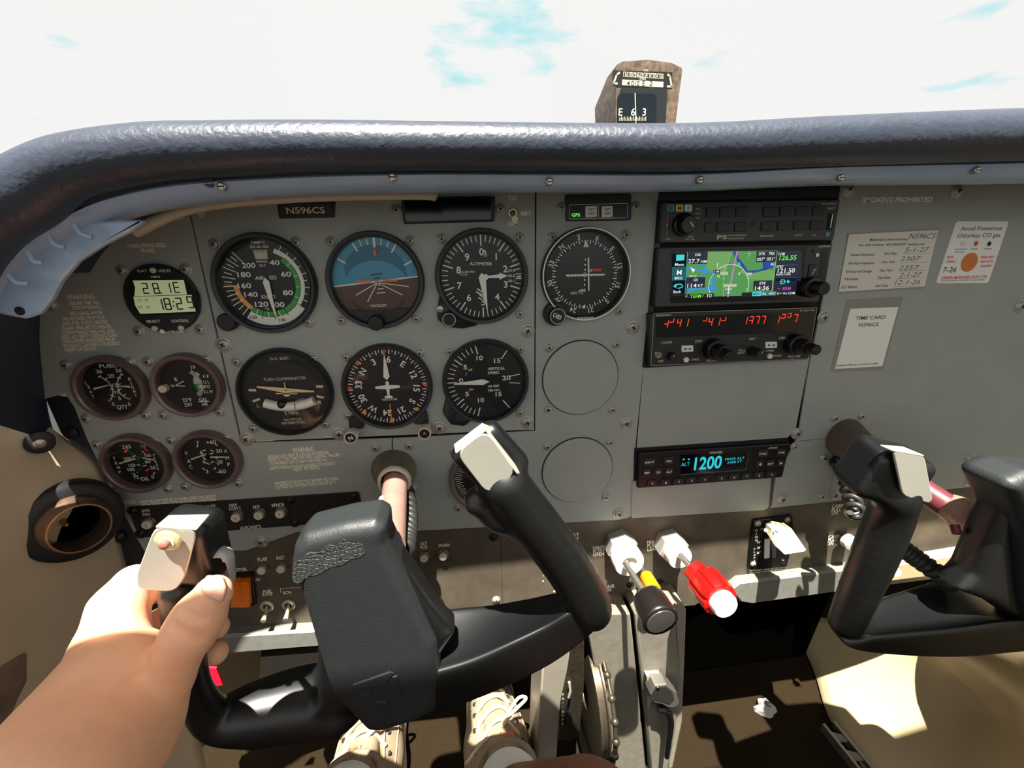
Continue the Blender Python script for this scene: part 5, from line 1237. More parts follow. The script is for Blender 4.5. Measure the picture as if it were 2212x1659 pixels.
# camouflage strap pad low on the sidewall
mat('camo', (140,122,106), .85, mottle=.35, mscale=55, bump=.4, bscale=900)
pp2 = [(0,1462),(70,1392),(108,1380),(120,1388),(112,1412),(95,1440),(60,1510),(20,1560),(-80,1660),(-140,1600)]
pts = [un(x, y, -54-.5*(120-x)) for x, y in pp2]
b = MB(); n = len(pts); vs = [tuple(p) for p in pts]+[(p[0]-7, p[1], p[2]) for p in pts]
b.add(vs, [tuple(range(n-1,-1,-1)), tuple(range(n,2*n))]+[(i, (i+1) % n, n+(i+1) % n, n+i) for i in range(n)], 'camo', raw=True)
t = thing('strap_pad', 'mottled brown fabric pad screwed to the lower left sidewall', 'pad', tuple(pts[2])); b.build('fabric', t, bevel=2, smooth=40)
p = un(83,1408,-76); s_ = MB(); s_.X = Matrix.Translation(p) @ Matrix.Rotation(radians(90), 4, 'Z'); s_.lathe(0, 0, [(4.4,-1),(4.4,1),(2,2.4)], 'steel', 18).disc(0, 0, 2.5, 1.4, 'recess', 12).build('screw', t)
# kick panel under the left rail
pts = PP([(470,1412),(690,1396),(660,1470),(560,1540),(430,1620),(380,1560)], -20)
tag(MB().prism(pts, -30, -20, 'olive_kick', 1).build('kick_panel'), 'olive brown kick panel below the left metal edge rail', 'panel')
pts = PP([(562,1412),(700,1400),(700,1480),(600,1560),(555,1500)], 6)
tag(MB().prism(pts, -12, 4, 'gap_shade', 1).build('gap_shade_plate'), 'dark plate for the shaded gap behind the left yoke bar, next to the kick panel', 'cover')  # dark plate whose colour stands for the shade in this gap
mat('tag_red', (215,20,50), .5, bump=.3)
pts = PP([(452,1440),(468,1442),(482,1478),(455,1482)], 30)
tag(MB().prism(pts, 29, 31, 'tag_red', .3).build('red_tag'), 'small red fabric tag below the fingers of the hand', 'tag')
# under-panel bay wall so that the footwell stays dark
slab('wall_right', (960,-900,FZ), (1000,420,60), 'beige_trim')

# right lower side panel: two creased beige faces and a rim
def tri(*a): return [tuple(x) for x in a]
U_ = lambda *p: [tuple(unz(*x)) for x in p]
rows = [U_((1700,1330,FZ+2),(1755,1440,FZ+2),(1790,1550,FZ+2),(1850,1640,FZ+2),(1930,1760,FZ+2)),
        U_((1860,1340,-640),(1900,1430,-650),(1940,1520,-660),(1990,1610,-665),(2060,1740,-670)),
        U_((1960,1330,-590),(2000,1400,-590),(2080,1470,-590),(2165,1562,-590),(2200,1740,-590)),
        U_((2060,1320,-520),(2110,1400,-500),(2180,1470,-490),(2260,1560,-480),(2330,1740,-470)),
        U_((2300,1300,-400),(2350,1380,-390),(2400,1440,-385),(2450,1560,-380),(2560,1740,-370))]
o = sheet('wall_side_panel', rows, 'beige_panel', sub=4, smooth=30); o.name = 'footwell_side_panel'; tag(o, 'creased beige plastic side panel at the lower right, half in sunlight', 'side panel')
# seat rail
p0, p1 = unz(1790,1560,FZ+14), unz(1905,1700,FZ+14)
d = (p1-p0); d /= np.linalg.norm(d); nn = np.array([-d[1], d[0], 0])
t = thing('seat_rail', 'bright metal seat rail with tooth holes on the floor at the lower right', 'rail', (p0[0],p0[1],FZ))
for s_ in (-9, 9):
    b = MB(); a = p0+nn*s_; c = p0+d*420+nn*s_
    vs = []
    for e in (a, c):
        for k in (-2.5, 2.5): vs += [tuple(e+nn*k+np.array([0,0,-14])), tuple(e+nn*k)]
    b.add(vs, [(0,1,3,2),(4,6,7,5),(0,4,5,1),(2,3,7,6),(1,5,7,3),(0,2,6,4)], 'steel', raw=True).build('flange', t, bevel=.6)
for i in range(14):
    a = p0+d*(10+i*24); b = MB(); vs = [tuple(a+nn*-8+np.array([0,0,-2])), tuple(a+nn*8+d*8+np.array([0,0,-2])), tuple(a+nn*8+d*16+np.array([0,0,-2])), tuple(a+nn*-8+d*12+np.array([0,0,-2]))]
    vs += [(x, y, z-4) for x, y, z in vs]
    b.add(vs, [(0,1,2,3),(7,6,5,4),(0,4,5,1),(1,5,6,2),(2,6,7,3),(3,7,4,0)], 'console_light', raw=True).build('tooth', t, smooth=0)
# paper scrap
random.seed(9); b = MB(); c = unz(1653,1532,FZ+2); vs = []; n = 14
for k, (r_, z) in enumerate(((13,1),(11,9),(6,15),(1,12))):
    for i in range(n): a = 2*pi*i/n; rr = r_*random.uniform(.75,1.25)*1.2; vs.append((c[0]+rr*cos(a), c[1]+rr*sin(a)*.9, FZ+z+random.uniform(-2,3)))
fs = [(k*n+i, k*n+(i+1) % n, (k+1)*n+(i+1) % n, (k+1)*n+i) for k in range(3) for i in range(n)]+[tuple(3*n+i for i in range(n))]
mat('paper_gray', (170,165,160), .8)
tag(b.add(vs, fs, 'paper_gray', raw=True).build('paper_scrap', smooth=0), 'crumpled pale paper scrap on the dark carpet', 'paper')

# ---------------------------------------------------------------- centre pedestal with trim wheel
ped = thing('center_pedestal', 'grey metal centre pedestal under the throttle with a groove and rounded right edge', 'pedestal', (150,-20,FZ))
def slope(pts, y_top, y_bot, ptop=1310, pbot=1659):      # front surface leaning forward towards the floor
    return [un(x, y, y_top+(y_bot-y_top)*(y-ptop)/(pbot-ptop)) for x, y in pts]
def block(name, px, yt, yb, depth, m, parent, bevel=1.5):
    f = slope(px, yt, yb); n = len(f); b = MB()
    vs = [tuple(p) for p in f]+[(p[0], p[1]+depth, p[2]) for p in f]
    ar = sum(f[i-1][0]*f[i][2]-f[i][0]*f[i-1][2] for i in range(n)); F0 = tuple(range(n)); F1 = tuple(range(2*n-1, n-1, -1))
    fs = [F0, F1]+[(i, n+i, n+(i+1) % n, (i+1) % n) for i in range(n)]
    if ar < 0: fs = [g[::-1] for g in fs]
    return b.add(vs, fs, m, raw=True).build(name, parent, bevel=bevel, smooth=30)
block('left_cheek', [(1172,1440),(1200,1415),(1232,1395),(1226,1480),(1212,1560),(1205,1600),(1200,1690),(1158,1690),(1164,1560)], -34, -16, 60, 'console_light', ped, 2)
block('wheel_housing', [(1232,1400),(1262,1370),(1262,1480),(1252,1590),(1232,1600),(1206,1600),(1210,1520),(1222,1460)], -32, -20, 50, 'brass_dark', ped, 1)
block('front_plate', [(1268,1350),(1300,1326),(1362,1326),(1370,1400),(1382,1520),(1400,1700),(1268,1700),(1290,1560),(1286,1450)], -28, -10, 60, 'console_gray', ped, 2)
block('groove', [(1360,1326),(1380,1326),(1392,1500),(1410,1700),(1396,1700),(1378,1500)], -22, -4, 50, 'dark_void', ped, 0)
block('right_plate', [(1372,1327),(1440,1305),(1462,1302),(1462,1380),(1470,1440),(1462,1560),(1440,1700),(1408,1700),(1390,1500)], -30, -14, 60, 'console_gray', ped, 3)
block('right_edge', [(1458,1304),(1474,1302),(1483,1318),(1480,1420),(1474,1560),(1446,1700),(1432,1700),(1460,1560),(1464,1420)], -26, -12, 90, 'console_light', ped, 2)
b = block('indicator_slot', [(1226,1466),(1234,1470),(1238,1480),(1236,1560),(1230,1575),(1222,1570),(1222,1480)], -36, -24, 3, 'recess', ped, 0)
tl = MB()
for k, ch in enumerate('TAKE OFF'):
    if ch == ' ': continue
    p = un(1216,1500+k*9,-33); tl.text(ch, p[0], p[2], 33.2, 4, 'cream')
p = [un(x, y, -33) for x, y in ((1213,1532),(1221,1537),(1213,1542))]; tl.poly([(a[0], a[2]) for a in p], 33.3, 'cream'); tl.build('takeoff_lettering', ped, smooth=0)
p = un(1229,1490,-38); tag(MB().tube([(p[0],-38,p[2]+12),(p[0]+1.5,-39,p[2]),(p[0],-38,p[2]-12)], 1.5, 'toggle_metal').build('trim_pointer'), 'pale trim position pointer in the slot left of the knobbed wheel', 'pointer')
# trim wheel: seen edge on, knobs around its rim
wc = np.array([97., -2., -548.]); Rw = 70.
tw = thing('pitch_trim_handwheel', 'dark knobbed pitch trim wheel on the left side of the pedestal', 'trim wheel', tuple(wc))
mat('wheel_metal', (92,84,70), .35, metal=.75, mottle=.2, mscale=300)
b = MB(); vs = []; fs = []; n = 72; prof = [(Rw-3,-7),(Rw,-6.5),(Rw,-3.5),(Rw-7,-3),(Rw-7,3),(Rw-1,3.5),(Rw-1,5.5),(Rw-6,6),(20,6),(20,-7)]
for i in range(n):
    a = 2*pi*i/n
    for r_, x in prof: vs.append((wc[0]+x, wc[1]-r_*cos(a), wc[2]+r_*sin(a)))
k = len(prof)
for i in range(n):
    for j in range(k): fs.append((i*k+j, i*k+(j+1) % k, ((i+1) % n)*k+(j+1) % k, ((i+1) % n)*k+j))
b.add(vs, fs, 'wheel_metal', raw=True).build('rim', tw, smooth=50)
nk = 20
for i in range(nk):
    a = 2*pi*(i+.5)/nk; a2 = 2*pi*(i+1)/nk
    if cos(a) < -.2: continue
    c = np.array([wc[0]+9.5, wc[1]-(Rw+1)*cos(a), wc[2]+(Rw+1)*sin(a)]); c2 = np.array([wc[0]+9.5, wc[1]-(Rw+1)*cos(a2+2*pi/nk/2), wc[2]+(Rw+1)*sin(a2+2*pi/nk/2)])
    b = MB(); nn_, mm_ = 12, 8; vs = []; fs = []
    for r_ in range(mm_+1):
        th = pi*r_/mm_
        for s_ in range(nn_): ph = 2*pi*s_/nn_; vs.append((c[0]+4.6*sin(th)*cos(ph), c[1]+4.6*sin(th)*sin(ph), c[2]+4.6*cos(th)))
    for r_ in range(mm_):
        for s_ in range(nn_): fs.append((r_*nn_+s_, r_*nn_+(s_+1) % nn_, (r_+1)*nn_+(s_+1) % nn_, (r_+1)*nn_+s_))
    b.add(vs, fs, 'wheel_metal', raw=True); b.tube([c, c2], 2.6, 'wheel_metal', 10).build('rim_knob', tw, smooth=60)
# bracket with a dark curved tube below it, on the pedestal's right plate
t = thing('microphone_hook', 'chipped silver hook bracket with a long black tube below it on the pedestal', 'bracket', tuple(un(1430,1500,-34)))
b = MB().prism(PP([(1397,1462),(1428,1460),(1430,1466),(1402,1530),(1398,1532)], 32), 22, 32, 'console_light', .8).build('mount_plate', t)
b = MB().prism(fillet(PP([(1404,1500),(1414,1480),(1440,1478),(1462,1496),(1468,1520),(1460,1528),(1444,1530),(1430,1522),(1412,1518)], 44), 1.5, 4), 30, 44, 'steel', 1.2, side='steel')
b.prism(fillet(PP([(1409,1500),(1417,1485),(1438,1483),(1452,1494),(1457,1512),(1446,1522),(1430,1516),(1414,1512)], 44.6), 1.5, 4), 43, 44.8, 'recess', .3).build('hook_cup', t)
p = P(1422,1487,46); MB().lathe(*p, [(2.2,44),(2,46),(1,46.6)], 'chrome', 14).build('rivet', t)
tb_ = [un(x, y, Y) for x, y, Y in ((1420,1530,-34),(1440,1534,-35),(1448,1560,-34),(1444,1600,-32),(1440,1635,-30))]
MB().tube(catmull(tb_, 5), [4.5,4.6,4.8,5,5.2,5.2,5,4.8,4.6,4.5,4.5,4.4,4.2,4.2,4,4,3.8,3.6,3.4,3.2,3], 'plastic_black', 12).build('lever', t)  # long black tapering tube below the hook

# ================================================================ engine controls
mat('control_white', (225,222,212), .35); mat('nut_alu', (185,185,178), .35, metal=.5); mat('rod_steel', (190,185,175), .22, metal=.9); mat('mix_red', (205,12,8), .35, coat=.3); mat('throttle_black', (24,20,18), .3, coat=.3)
mat('carb_orange', (235,140,15), .45)
def hexpts(u, v, r, a0=0.): return [(u+r*cos(radians(a0+60*i)), v+r*sin(radians(a0+60*i))) for i in range(6)]
u, v = P(1336,1170,-2); 
t = thing('throttle_control', 'black cylindrical throttle knob with silver end on a steel rod', 'throttle', (u,2,v))
MB().prism(hexpts(u, v, 17.5, 20), -2, 13, 'nut_alu', 1.2).build('hex_nut', t)
MB().lathe(u-1, v, [(13.5,12),(13.5,20),(16.5,21),(16.5,32),(15.5,34),(8,34),(7.5,31)], 'control_white', 40, capend=False).disc(u-1, v, 31.5, 8, 'control_white').build('friction_collar', t)
E_ = un(1428,1343,-106); B_ = un(1352,1218,-40)
MB().tube([(u-1,-30,v),tuple(B_),tuple(un(1404,1300,-82))], 3.1, 'rod_steel', 16).build('rod', t)
dv = E_-un(1390,1275,-72); dv /= np.linalg.norm(dv); s0 = un(1398,1288,-78)
pts = [s0+(E_-s0)*k for k in (0,.03,.12,.35,.62,.85,.97,1.0)]
b = MB().tube([tuple(p) for p in pts], [12,14.4,15.4,16.2,16.6,17,17,16], 'throttle_black', 40).build('knob', t, smooth=50)
e2 = [tuple(E_+dv*k) for k in (-.4,.5,.6)]
b = MB().tube(e2, [13.6,13.6,12.8], 'rod_steel', 40).build('end_disc', t, smooth=50); b['label'] = 'brushed silver end disc'
u, v = P(1442,1168,-2)
t = thing('mixture_control', 'red ribbed mixture knob with white centre button', 'mixture control', (u,2,v))
MB().prism(hexpts(u, v, 17.5, 14), -2, 15, 'nut_alu', 1.2).build('hex_nut', t)
MB().lathe(u+1, v-1, [(13.5,14),(13.5,25),(13,27),(7,27)], 'control_white', 40).build('collar', t)
r0, r1, r2, r3, r4 = un(1470,1200,-32), un(1495,1228,-48), un(1518,1252,-62), un(1552,1292,-88), un(1562,1308,-100)
MB().tube([(u+1,-24,v-1),tuple(r0),tuple(r1)], 3, 'rod_steel', 16).build('rod', t)
MB().tube([tuple(r1), tuple(r1+(r2-r1)*.05), tuple(r1+(r2-r1)*.75), tuple(r2)], [9,11,12,12], 'mix_red', 32).build('neck', t, smooth=40)
# fluted head
ax = (r3-r2)/np.linalg.norm(r3-r2); e1 = np.cross(ax, [0,0,1.]); e1 /= np.linalg.norm(e1); e2v = np.cross(ax, e1)
b = MB(); vs = []; fs = []; n = 72; Ls = [(-3,.62),(0,.92),(3,1),(26,1),(29,.95),(30,.8)]
for l_, sc2 in Ls:
    for i in range(n):
        a = 2*pi*i/n; fl = 17.6 if (i % 9) < 6 else 15
        vs.append(tuple(r2+ax*l_+(e1*cos(a)+e2v*sin(a))*fl*sc2))
for j in range(len(Ls)-1):
    for i in range(n): fs.append((j*n+i, j*n+(i+1) % n, (j+1)*n+(i+1) % n, (j+1)*n+i))
fs += [tuple(range(n-1,-1,-1)), tuple((len(Ls)-1)*n+i for i in range(n))]
b.add(vs, fs, 'mix_red', raw=True).build('fluted_head', t, smooth=40)
MB().tube([tuple(r2+ax*l_) for l_ in (28,36,38,38.5)], [12.4,12.4,11.4,8.5], 'control_white', 36).build('release_button', t, smooth=50)
u, v = P(1398,1252,8)
t = thing('carburetor_heat_control', 'orange carburettor heat knob mostly hidden behind the throttle knob', 'control knob', (u,2,v))
p = [un(1385,1225,-2), un(1398,1250,-30), un(1408,1268,-48)]
MB().tube([tuple(x) for x in p], [3,3,3], 'rod_steel', 12).build('rod', t); MB().tube([tuple(un(1394,1243,-26)), tuple(un(1396,1246,-28)), tuple(un(1412,1274,-52))], [5.5,7.2,7.6], 'carb_orange', 24).build('knob', t)
mat('knob_ivory', (220,222,200), .4)
for nm, lb, px, py in (('cabin_heat_control','round ivory knob under the printed words CABIN HT',1845,1107),('cabin_air_control','round ivory knob under the printed words CABIN AIR',1836,1172)):
    u, v = P(px, py, 10); t = thing(nm, lb, 'control knob', (u,2,v))
    MB().lathe(u, v, [(3.4,-2.2),(3.4,4)], 'rod_steel', 16).build('shaft', t)
    b = MB().lathe(u, v, [(7,4),(8.6,5),(8.6,12),(7.6,13),(6.4,12.6),(5.6,13.2),(4.4,12.8),(3,13.4),(1,13.4)], 'knob_ivory', 36).build('knob', t)
# flap lever
u, v = P(1668,1180,2); t = thing('flap_lever', 'white paddle flap lever in a black slotted plate', 'lever', (u,2,v))
pl = MB().prism(fillet(PP([(1629,1124),(1712,1113),(1716,1160),(1700,1225),(1617,1232),(1620,1180)], 1), 3, 4), -2.2, 1, 'plastic_black', .5)
pl.prism(PP([(1657,1143),(1676,1140),(1676,1205),(1650,1208)], 1.2), .8, 1.3, 'recess'); pl.prism(PP([(1652,1165),(1664,1163),(1662,1205),(1651,1207)], 1.5), 1, 1.6, 'paper_white')
for s_, x, y, wp in (('0\u00b0',1647,1143,8),('10\u00b0',1641,1171,9),('20\u00b0',1640,1183,9),('30\u00b0',1639,1194,9)): pl.ptext(s_, x, y, 5, 'cream', wpx=wp, h=1.2)
for k, ch in enumerate('WING'): pl.ptext(ch, 1634, 1146+k*7, 5, 'cream', h=1.2)
for k, ch in enumerate('FLAPS'): pl.ptext(ch, 1630, 1186+k*6.4, 4.6, 'cream', h=1.2)
pl.build('slot_plate', t, smooth=0)
for x, y, m_ in ((1638,1132,'screw_gray'),(1702,1124,'screw_gray'),(1628,1219,'screw_gray'),(1692,1213,'screw_black')): screw(x, y, R=3.6, m=m_, h=1, parent=pl and t.children[0])
mat('paddle_ivory', (235,225,190), .4)
f = [(1668,1141),(1682,1137),(1710,1141),(1743,1189),(1738,1192),(1697,1199),(1692,1196),(1668,1158)]
fy = [-16,-14,-34,-40,-42,-44,-42,-18]
b = MB(); vs = [tuple(un(x, y, Y)) for (x, y), Y in zip(f, fy)]; n = len(vs); vs += [(x+1, y+13, z-2) for x, y, z in vs]
b.add(vs, [tuple(range(n))[::-1], tuple(range(n, 2*n))]+[(i, (i+1) % n, n+(i+1) % n, n+i) for i in range(n)], 'paddle_ivory', raw=True).build('paddle', t, bevel=1.2, smooth=30)
p = [un(1652,1146,-6), un(1664,1146,-10)]; MB().tube([tuple(x) for x in p], 2.2, 'paddle_ivory', 12).build('pointer', t)
MB().tube([(un(1668,1150,0)[0],4,un(1668,1150,0)[2]), tuple(un(1676,1152,-20))], 3, 'steel_dark', 10).build('arm', t)
# shelf ledge and small knob seen through the right yoke
pts = PP([(1945,1225),(2300,1165),(2300,1215),(1930,1262)], 26)
tag(MB().prism(pts, 9.5, 22, 'beige_panel', 2).build('ledge_trim'), 'sunlit beige ledge seen through the opening of the right yoke', 'ledge')
u, v = P(1938,1238,34); tag(MB().lathe(u, v, [(3,22),(3,28),(5.6,29),(5.6,34),(5,35)], 'knob_ivory', 28).build('ledge_knob'), 'small round ivory knob on the sunlit ledge inside the right yoke opening', 'knob')
# ================================================================ control yokes
mat('yoke_black', (6,9,10), .4, spec=.7)
mat('yoke_leather', (34,38,39), .6, bump=.9, bscale=420, kind='leather', bdist=.0005)
mat('yoke_leather_plain', (33,37,38), .5, bump=.5, bscale=600, mottle=.08, mscale=80, bdist=.0004)
mat('head_plate', (186,184,172), .38, metal=.35, mottle=.05); mat('shaft_copper', (190,150,135), .35, metal=.5, mottle=.12, mscale=90); mat('shaft_red', (120,60,66), .35, metal=.4, mottle=.1)
mat('collar_bronze', (118,108,86), .45, metal=.35, mottle=.2, mscale=60); mat('collar_brown', (92,82,70), .5, mottle=.15); mat('cord_black', (38,38,36), .5); mat('hook_clear', (170,168,165), .2, spec=.8)
mat('collar_ring', (215,208,190), .35)
def q(px, py, Y): return np.array(un(px, py, Y))
def ray(px, py): d = RC @ np.array([(px-IW/2)/FOC, 1, -(py-IH/2)/FOC]); return d/np.linalg.norm(d)
def rw(px, py, Y, wpx, ang=0.):          # radius in mm of something wpx pixels wide (measured across direction ang) at depth Y
    dx, dy = cos(radians(ang))*wpx/2, sin(radians(ang))*wpx/2
    a = math.acos(min(1, ray(px-dx, py-dy) @ ray(px+dx, py+dy))); return np.linalg.norm(q(px, py, Y)-CAM)*sin(a/2)
def C_(p0, Y0, p1, Y1, w0, w1, k=None, op='+'):
    an = math.degrees(math.atan2(p1[1]-p0[1], p1[0]-p0[0]))+90
    c = vcaps(q(*p0, Y0), q(*p1, Y1), rw(*p0, Y0, w0, an), rw(*p1, Y1, w1, an))
    return dict(p=c, k=k, op=op) if k else c
def chain(nodes, k=8, sub=4):            # nodes (px, py, Y, width px): one smoothly varying limb
    P4 = []
    for i, (x, y, Y, w_) in enumerate(nodes):
        a, b = nodes[max(i-1, 0)], nodes[min(i+1, len(nodes)-1)]; an = math.degrees(math.atan2(b[1]-a[1], b[0]-a[0]))+90
        P4.append(np.append(q(x, y, Y), rw(x, y, Y, w_, an)))
    C4 = catmull(P4, sub); out = [dict(p=vcaps(C4[i][:3], C4[i+1][:3], C4[i][3], C4[i+1][3]), k=(k if i == 0 else .6)) for i in range(len(C4)-1)]
    return out
def polyp(px, Y, y0, y1, rr): return ('p', [(un(x, y, Y)[0], un(x, y, Y)[2]) for x, y in px], y0, y1, rr)
def dish(px, hinge, Yh, depth, deg):         # a cut whose floor slopes away from a hinge line near the lower lip
    h = un(*hinge, Yh); a = radians(deg); A = np.stack([np.array([1,0,0.]), np.array([0,cos(a),-sin(a)]), np.array([0,sin(a),cos(a)])], 1)
    pts = []
    for x, y in px:
        r = ray(x, y); nrm = A[:,1]; s = ((h-CAM) @ nrm)/(r @ nrm); p = (CAM+r*s-h) @ A; pts.append((p[0], p[2]))
    return ('p', pts, -60, 0, 5, A, h)
def obox(o, ex, ez, hb, rr):             # box with axes ex (width), thickness = ex x ez, ez (length)
    ex = ex/np.linalg.norm(ex); ez = ez-ex*(ez@ex); ez = ez/np.linalg.norm(ez); ey = np.cross(ez, ex)
    return ('b', np.array(o), np.array(hb, float), np.stack([ex, ey, ez], 1), rr), np.stack([ex, ey, ez], 1)
def plate3(name, pts, t_, m, parent, bevel=.6):      # flat plate from XYZ corner points, with thickness t_ towards the camera side
    P_ = [np.array(p) for p in pts]; nrm = np.cross(P_[1]-P_[0], P_[2]-P_[1]); nrm /= np.linalg.norm(nrm)
    if nrm @ (CAM-P_[0]) < 0: P_ = P_[::-1]; nrm = -nrm
    n = len(P_); vs = [tuple(p-nrm*t_) for p in P_]+[tuple(p) for p in P_]
    fs = [tuple(range(n-1,-1,-1)), tuple(range(n, 2*n))]+[(i, (i+1) % n, n+(i+1) % n, n+i) for i in range(n)]
    return MB().add(vs, fs, m, raw=True).build(name, parent, bevel=bevel, smooth=30)
def round3(pts, r, seg=4):
    out = []; n = len(pts)
    for i in range(n):
        p = np.array(pts[i]); a = np.array(pts[i-1])-p; b = np.array(pts[(i+1) % n])-p; la, lb = np.linalg.norm(a), np.linalg.norm(b)
        t_ = min(r, la*.45, lb*.45); p0, p1 = p+a/la*t_, p+b/lb*t_
        for k in range(seg+1): s = k/seg; out.append(p0*(1-s)**2+p*2*s*(1-s)+p1*s*s)
    return out
def helix(name, path, R_, r_, turns, m, label, cat_='cord'):
    pts = catmull(path, 30); n = len(pts); out = []
    for i, p in enumerate(catmull(path, int(turns*14/(len(path)-1))+1)): out.append(p)
    n = len(out); res = []; up = np.array([0,0,1.])
    for i in range(n):
        d = out[min(i+1,n-1)]-out[max(i-1,0)]; d = d/np.linalg.norm(d); sx = np.cross(d, up); sx /= np.linalg.norm(sx); sy = np.cross(sx, d)
        a = 2*pi*turns*i/(n-1); res.append(tuple(out[i]+(sx*cos(a)+sy*sin(a))*R_))
    return tag(MB().tube(res, r_, m, 8).build(name, smooth=60), label, cat_)

# ---------------- left yoke
cu, cv_ = P(851,1015)
t = thing('yoke_shaft_collar', 'bronze conical shaft collar between the warning placard and the left yoke', 'collar', (cu,0,cv_))
k2 = P(852,1040,34)
b = MB(); pr_ = [(22,-.5),(22,1.5),(20.5,8),(17.5,22),(14.8,33)]
vs = []; fs = []; n = 48
for r_, h in pr_:
    f_ = max(0, h)/34; ux_, vx_ = cu+(k2[0]-cu)*f_, cv_+(k2[1]-cv_)*f_
    for i in range(n): vs.append((ux_+r_*cos(2*pi*i/n), vx_+r_*sin(2*pi*i/n), h))
for j in range(len(pr_)-1):
    for i in range(n): a = j*n+i; c = j*n+(i+1) % n; fs.append((a, c, c+n, a+n))
b.add(vs, fs, 'collar_bronze').build('cone', t, smooth=60)
MB().lathe(k2[0], k2[1], [(15,32),(15.2,35),(14.4,36.5),(12,36.5),(11.6,30)], 'collar_ring', 44, cap=False, capend=False).disc(k2[0], k2[1], 31, 12, 'recess', 30).build('nylon_ring', t)
p = un(846,1013,-18); b = MB(); b.lathe(p[0], p[2]-1, [(3,17.5),(3,19.4)], 'recess', 16).build('set_screw_hole', t)

lyo = thing('control_yoke', 'left black control yoke gripped by the hand, with leather padded centre hub', 'yoke', tuple(un(780,1330,-140)))
MB().tube([(k2[0],-25,k2[1]), tuple(un(844,1180,-122))], 10.6, 'shaft_copper', 36).build('shaft', lyo, smooth=60)
p = un(836,1072,-60); b = MB().lathe(p[0]-2, p[2]+1, [(3.8,66),(3.8,70.6)], 'collar_ring', 20).lathe(p[0]-2, p[2]+1, [(2,70),(2,70.8)], 'recess', 14).build('pin', lyo)
Yb = -140
def tray(name, stations, parent, m='yoke_black'):     # lower arm: stations of back-top, front-lip and front-bottom points
    rows = []
    for (B, F, G) in stations:
        B, F, G = q(*B), q(*F), q(*G); Mi = (B*.5+F*.5)+np.array([0,0,-3.5]); Bi = B+(Mi-B)*.25+np.array([0,0,-.8]); Fi = F+(Mi-F)*.22+np.array([0,0,-1.2])
        Bk = B+np.array([0,4,-3]); H1 = np.array([G[0], B[1]+6, G[2]+5]); Fo = F+np.array([0,-2.6,-3.5]); Gm = G*.93+F*.07
        rows.append([Bk, B, Bi, Mi, Fi, F, Fo, Gm, G, G+np.array([0,6,-1]), H1])
    k = len(rows[0]); cols = [catmull([r[j] for r in rows], 5) for j in range(k)]; n = len(cols[0])
    vs = [tuple(cols[j][i]) for i in range(n) for j in range(k)]
    fs = [(i*k+j, i*k+(j+1) % k, (i+1)*k+(j+1) % k, (i+1)*k+j) for i in range(n-1) for j in range(k)]+[tuple(range(k))[::-1], tuple((n-1)*k+j for j in range(k))]
    return MB().add(vs, fs, m, raw=True).build(name, parent, smooth=180, subsurf=2)
prims = [
 polyp([(832,1146),(858,1150),(897,1206),(935,1266),(968,1309),(985,1322),(950,1375),(915,1430),(860,1480),(700,1480),(700,1300),(730,1180)], -130, Yb-12, Yb+14, 8),
 *chain([(1092,1045,Yb-12,106),(1130,1098,Yb-9,108),(1165,1142,Yb-7,106),(1225,1222,Yb-4,102),(1266,1292,Yb-2,98),(1278,1316,Yb,86)], 8),
 dict(p=C_((1034,1082), Yb-6, (1078,1116), Yb-6, 68, 60), k=8), dict(p=C_((1078,1116), Yb-6, (1130,1130), Yb-6, 60, 60), k=8),
 *chain([(720,1512,-130,176),(640,1522,-131,166),(560,1538,-136,142),(470,1553,Yb-4,112),(424,1500,Yb-10,92),(405,1420,Yb-14,86),(385,1280,Yb-24,92)], 10, 5)]
hr = q(1054,996,-158)
bx, Ar = obox(hr+np.array([2,8,-2]), q(1108,985,-158)-q(1038,1038,-158), q(1018,950,-160)-q(1085,1048,-158), (18, 8, 20), 6)
prims.append(dict(p=bx, k=6))
hl = q(382,1212,-176); bxl, Al = obox(hl+np.array([3,13,0]), q(420,1215,-168)-q(320,1205,-164), q(395,1130,-172)-q(345,1290,-162), (14, 12, 22), 6)
prims.append(dict(p=bxl, k=6))
tray('lower_arm', [((925,1320,-108),(915,1456,-154),(915,1552,-152)),((985,1314,-110),(1010,1428,-154),(1015,1518,-152)),((1070,1306,-113),(1100,1388,-153),(1115,1476,-150)),((1150,1292,-118),(1178,1350,-151),(1205,1428,-149)),((1212,1280,-126),(1236,1316,-151),(1288,1362,-149)),((1262,1285,-128),(1280,1306,-146),(1312,1322,-144))], lyo)
organic('yoke_frame', prims, (-275,-210,-350), (90,-95,-80), 1.7, 6, 'yoke_black', lyo, smooth_it=4)
# padded hub
fp = [(622,1235),(628,1190),(650,1165),(740,1142),(808,1132),(833,1145),(836,1180),(850,1210),(945,1395),(952,1470),(942,1545),(900,1568),(822,1592),(790,1590),(722,1520),(702,1480),(640,1275)]
hub = [polyp(fp, -158, -158, -124, 9)]
hub.append(dict(p=('b', q(690,1180,-160)+np.array([-4,-12,26]), np.array([60,10,20]), np.stack([np.array([1,0,0]),np.array([0,.8,.6]),np.array([0,-.6,.8])],1).astype(float), 2), op='-', k=4))
organic('hub_pad', hub, (-180,-175,-370), (-55,-110,-150), 1.6, 4, 'yoke_leather_plain', lyo, smooth_it=2)
mat('crackle', (50,54,53), .5, bump=.6, bscale=330, kind='leather', bdist=.0012)
wp = [(630,1232),(634,1216),(650,1208),(668,1190),(690,1196),(705,1176),(728,1180),(742,1162),(760,1176),(782,1172),(790,1196),(776,1206),(758,1208),(740,1222),(712,1226),(690,1242),(664,1246),(646,1262),(632,1258)]
plate3('worn_patch', round3([q(x, y, -158.3) for x, y in wp], 3), .3, 'crackle', lyo, bevel=.4)['label'] = 'cracked grey worn patch'
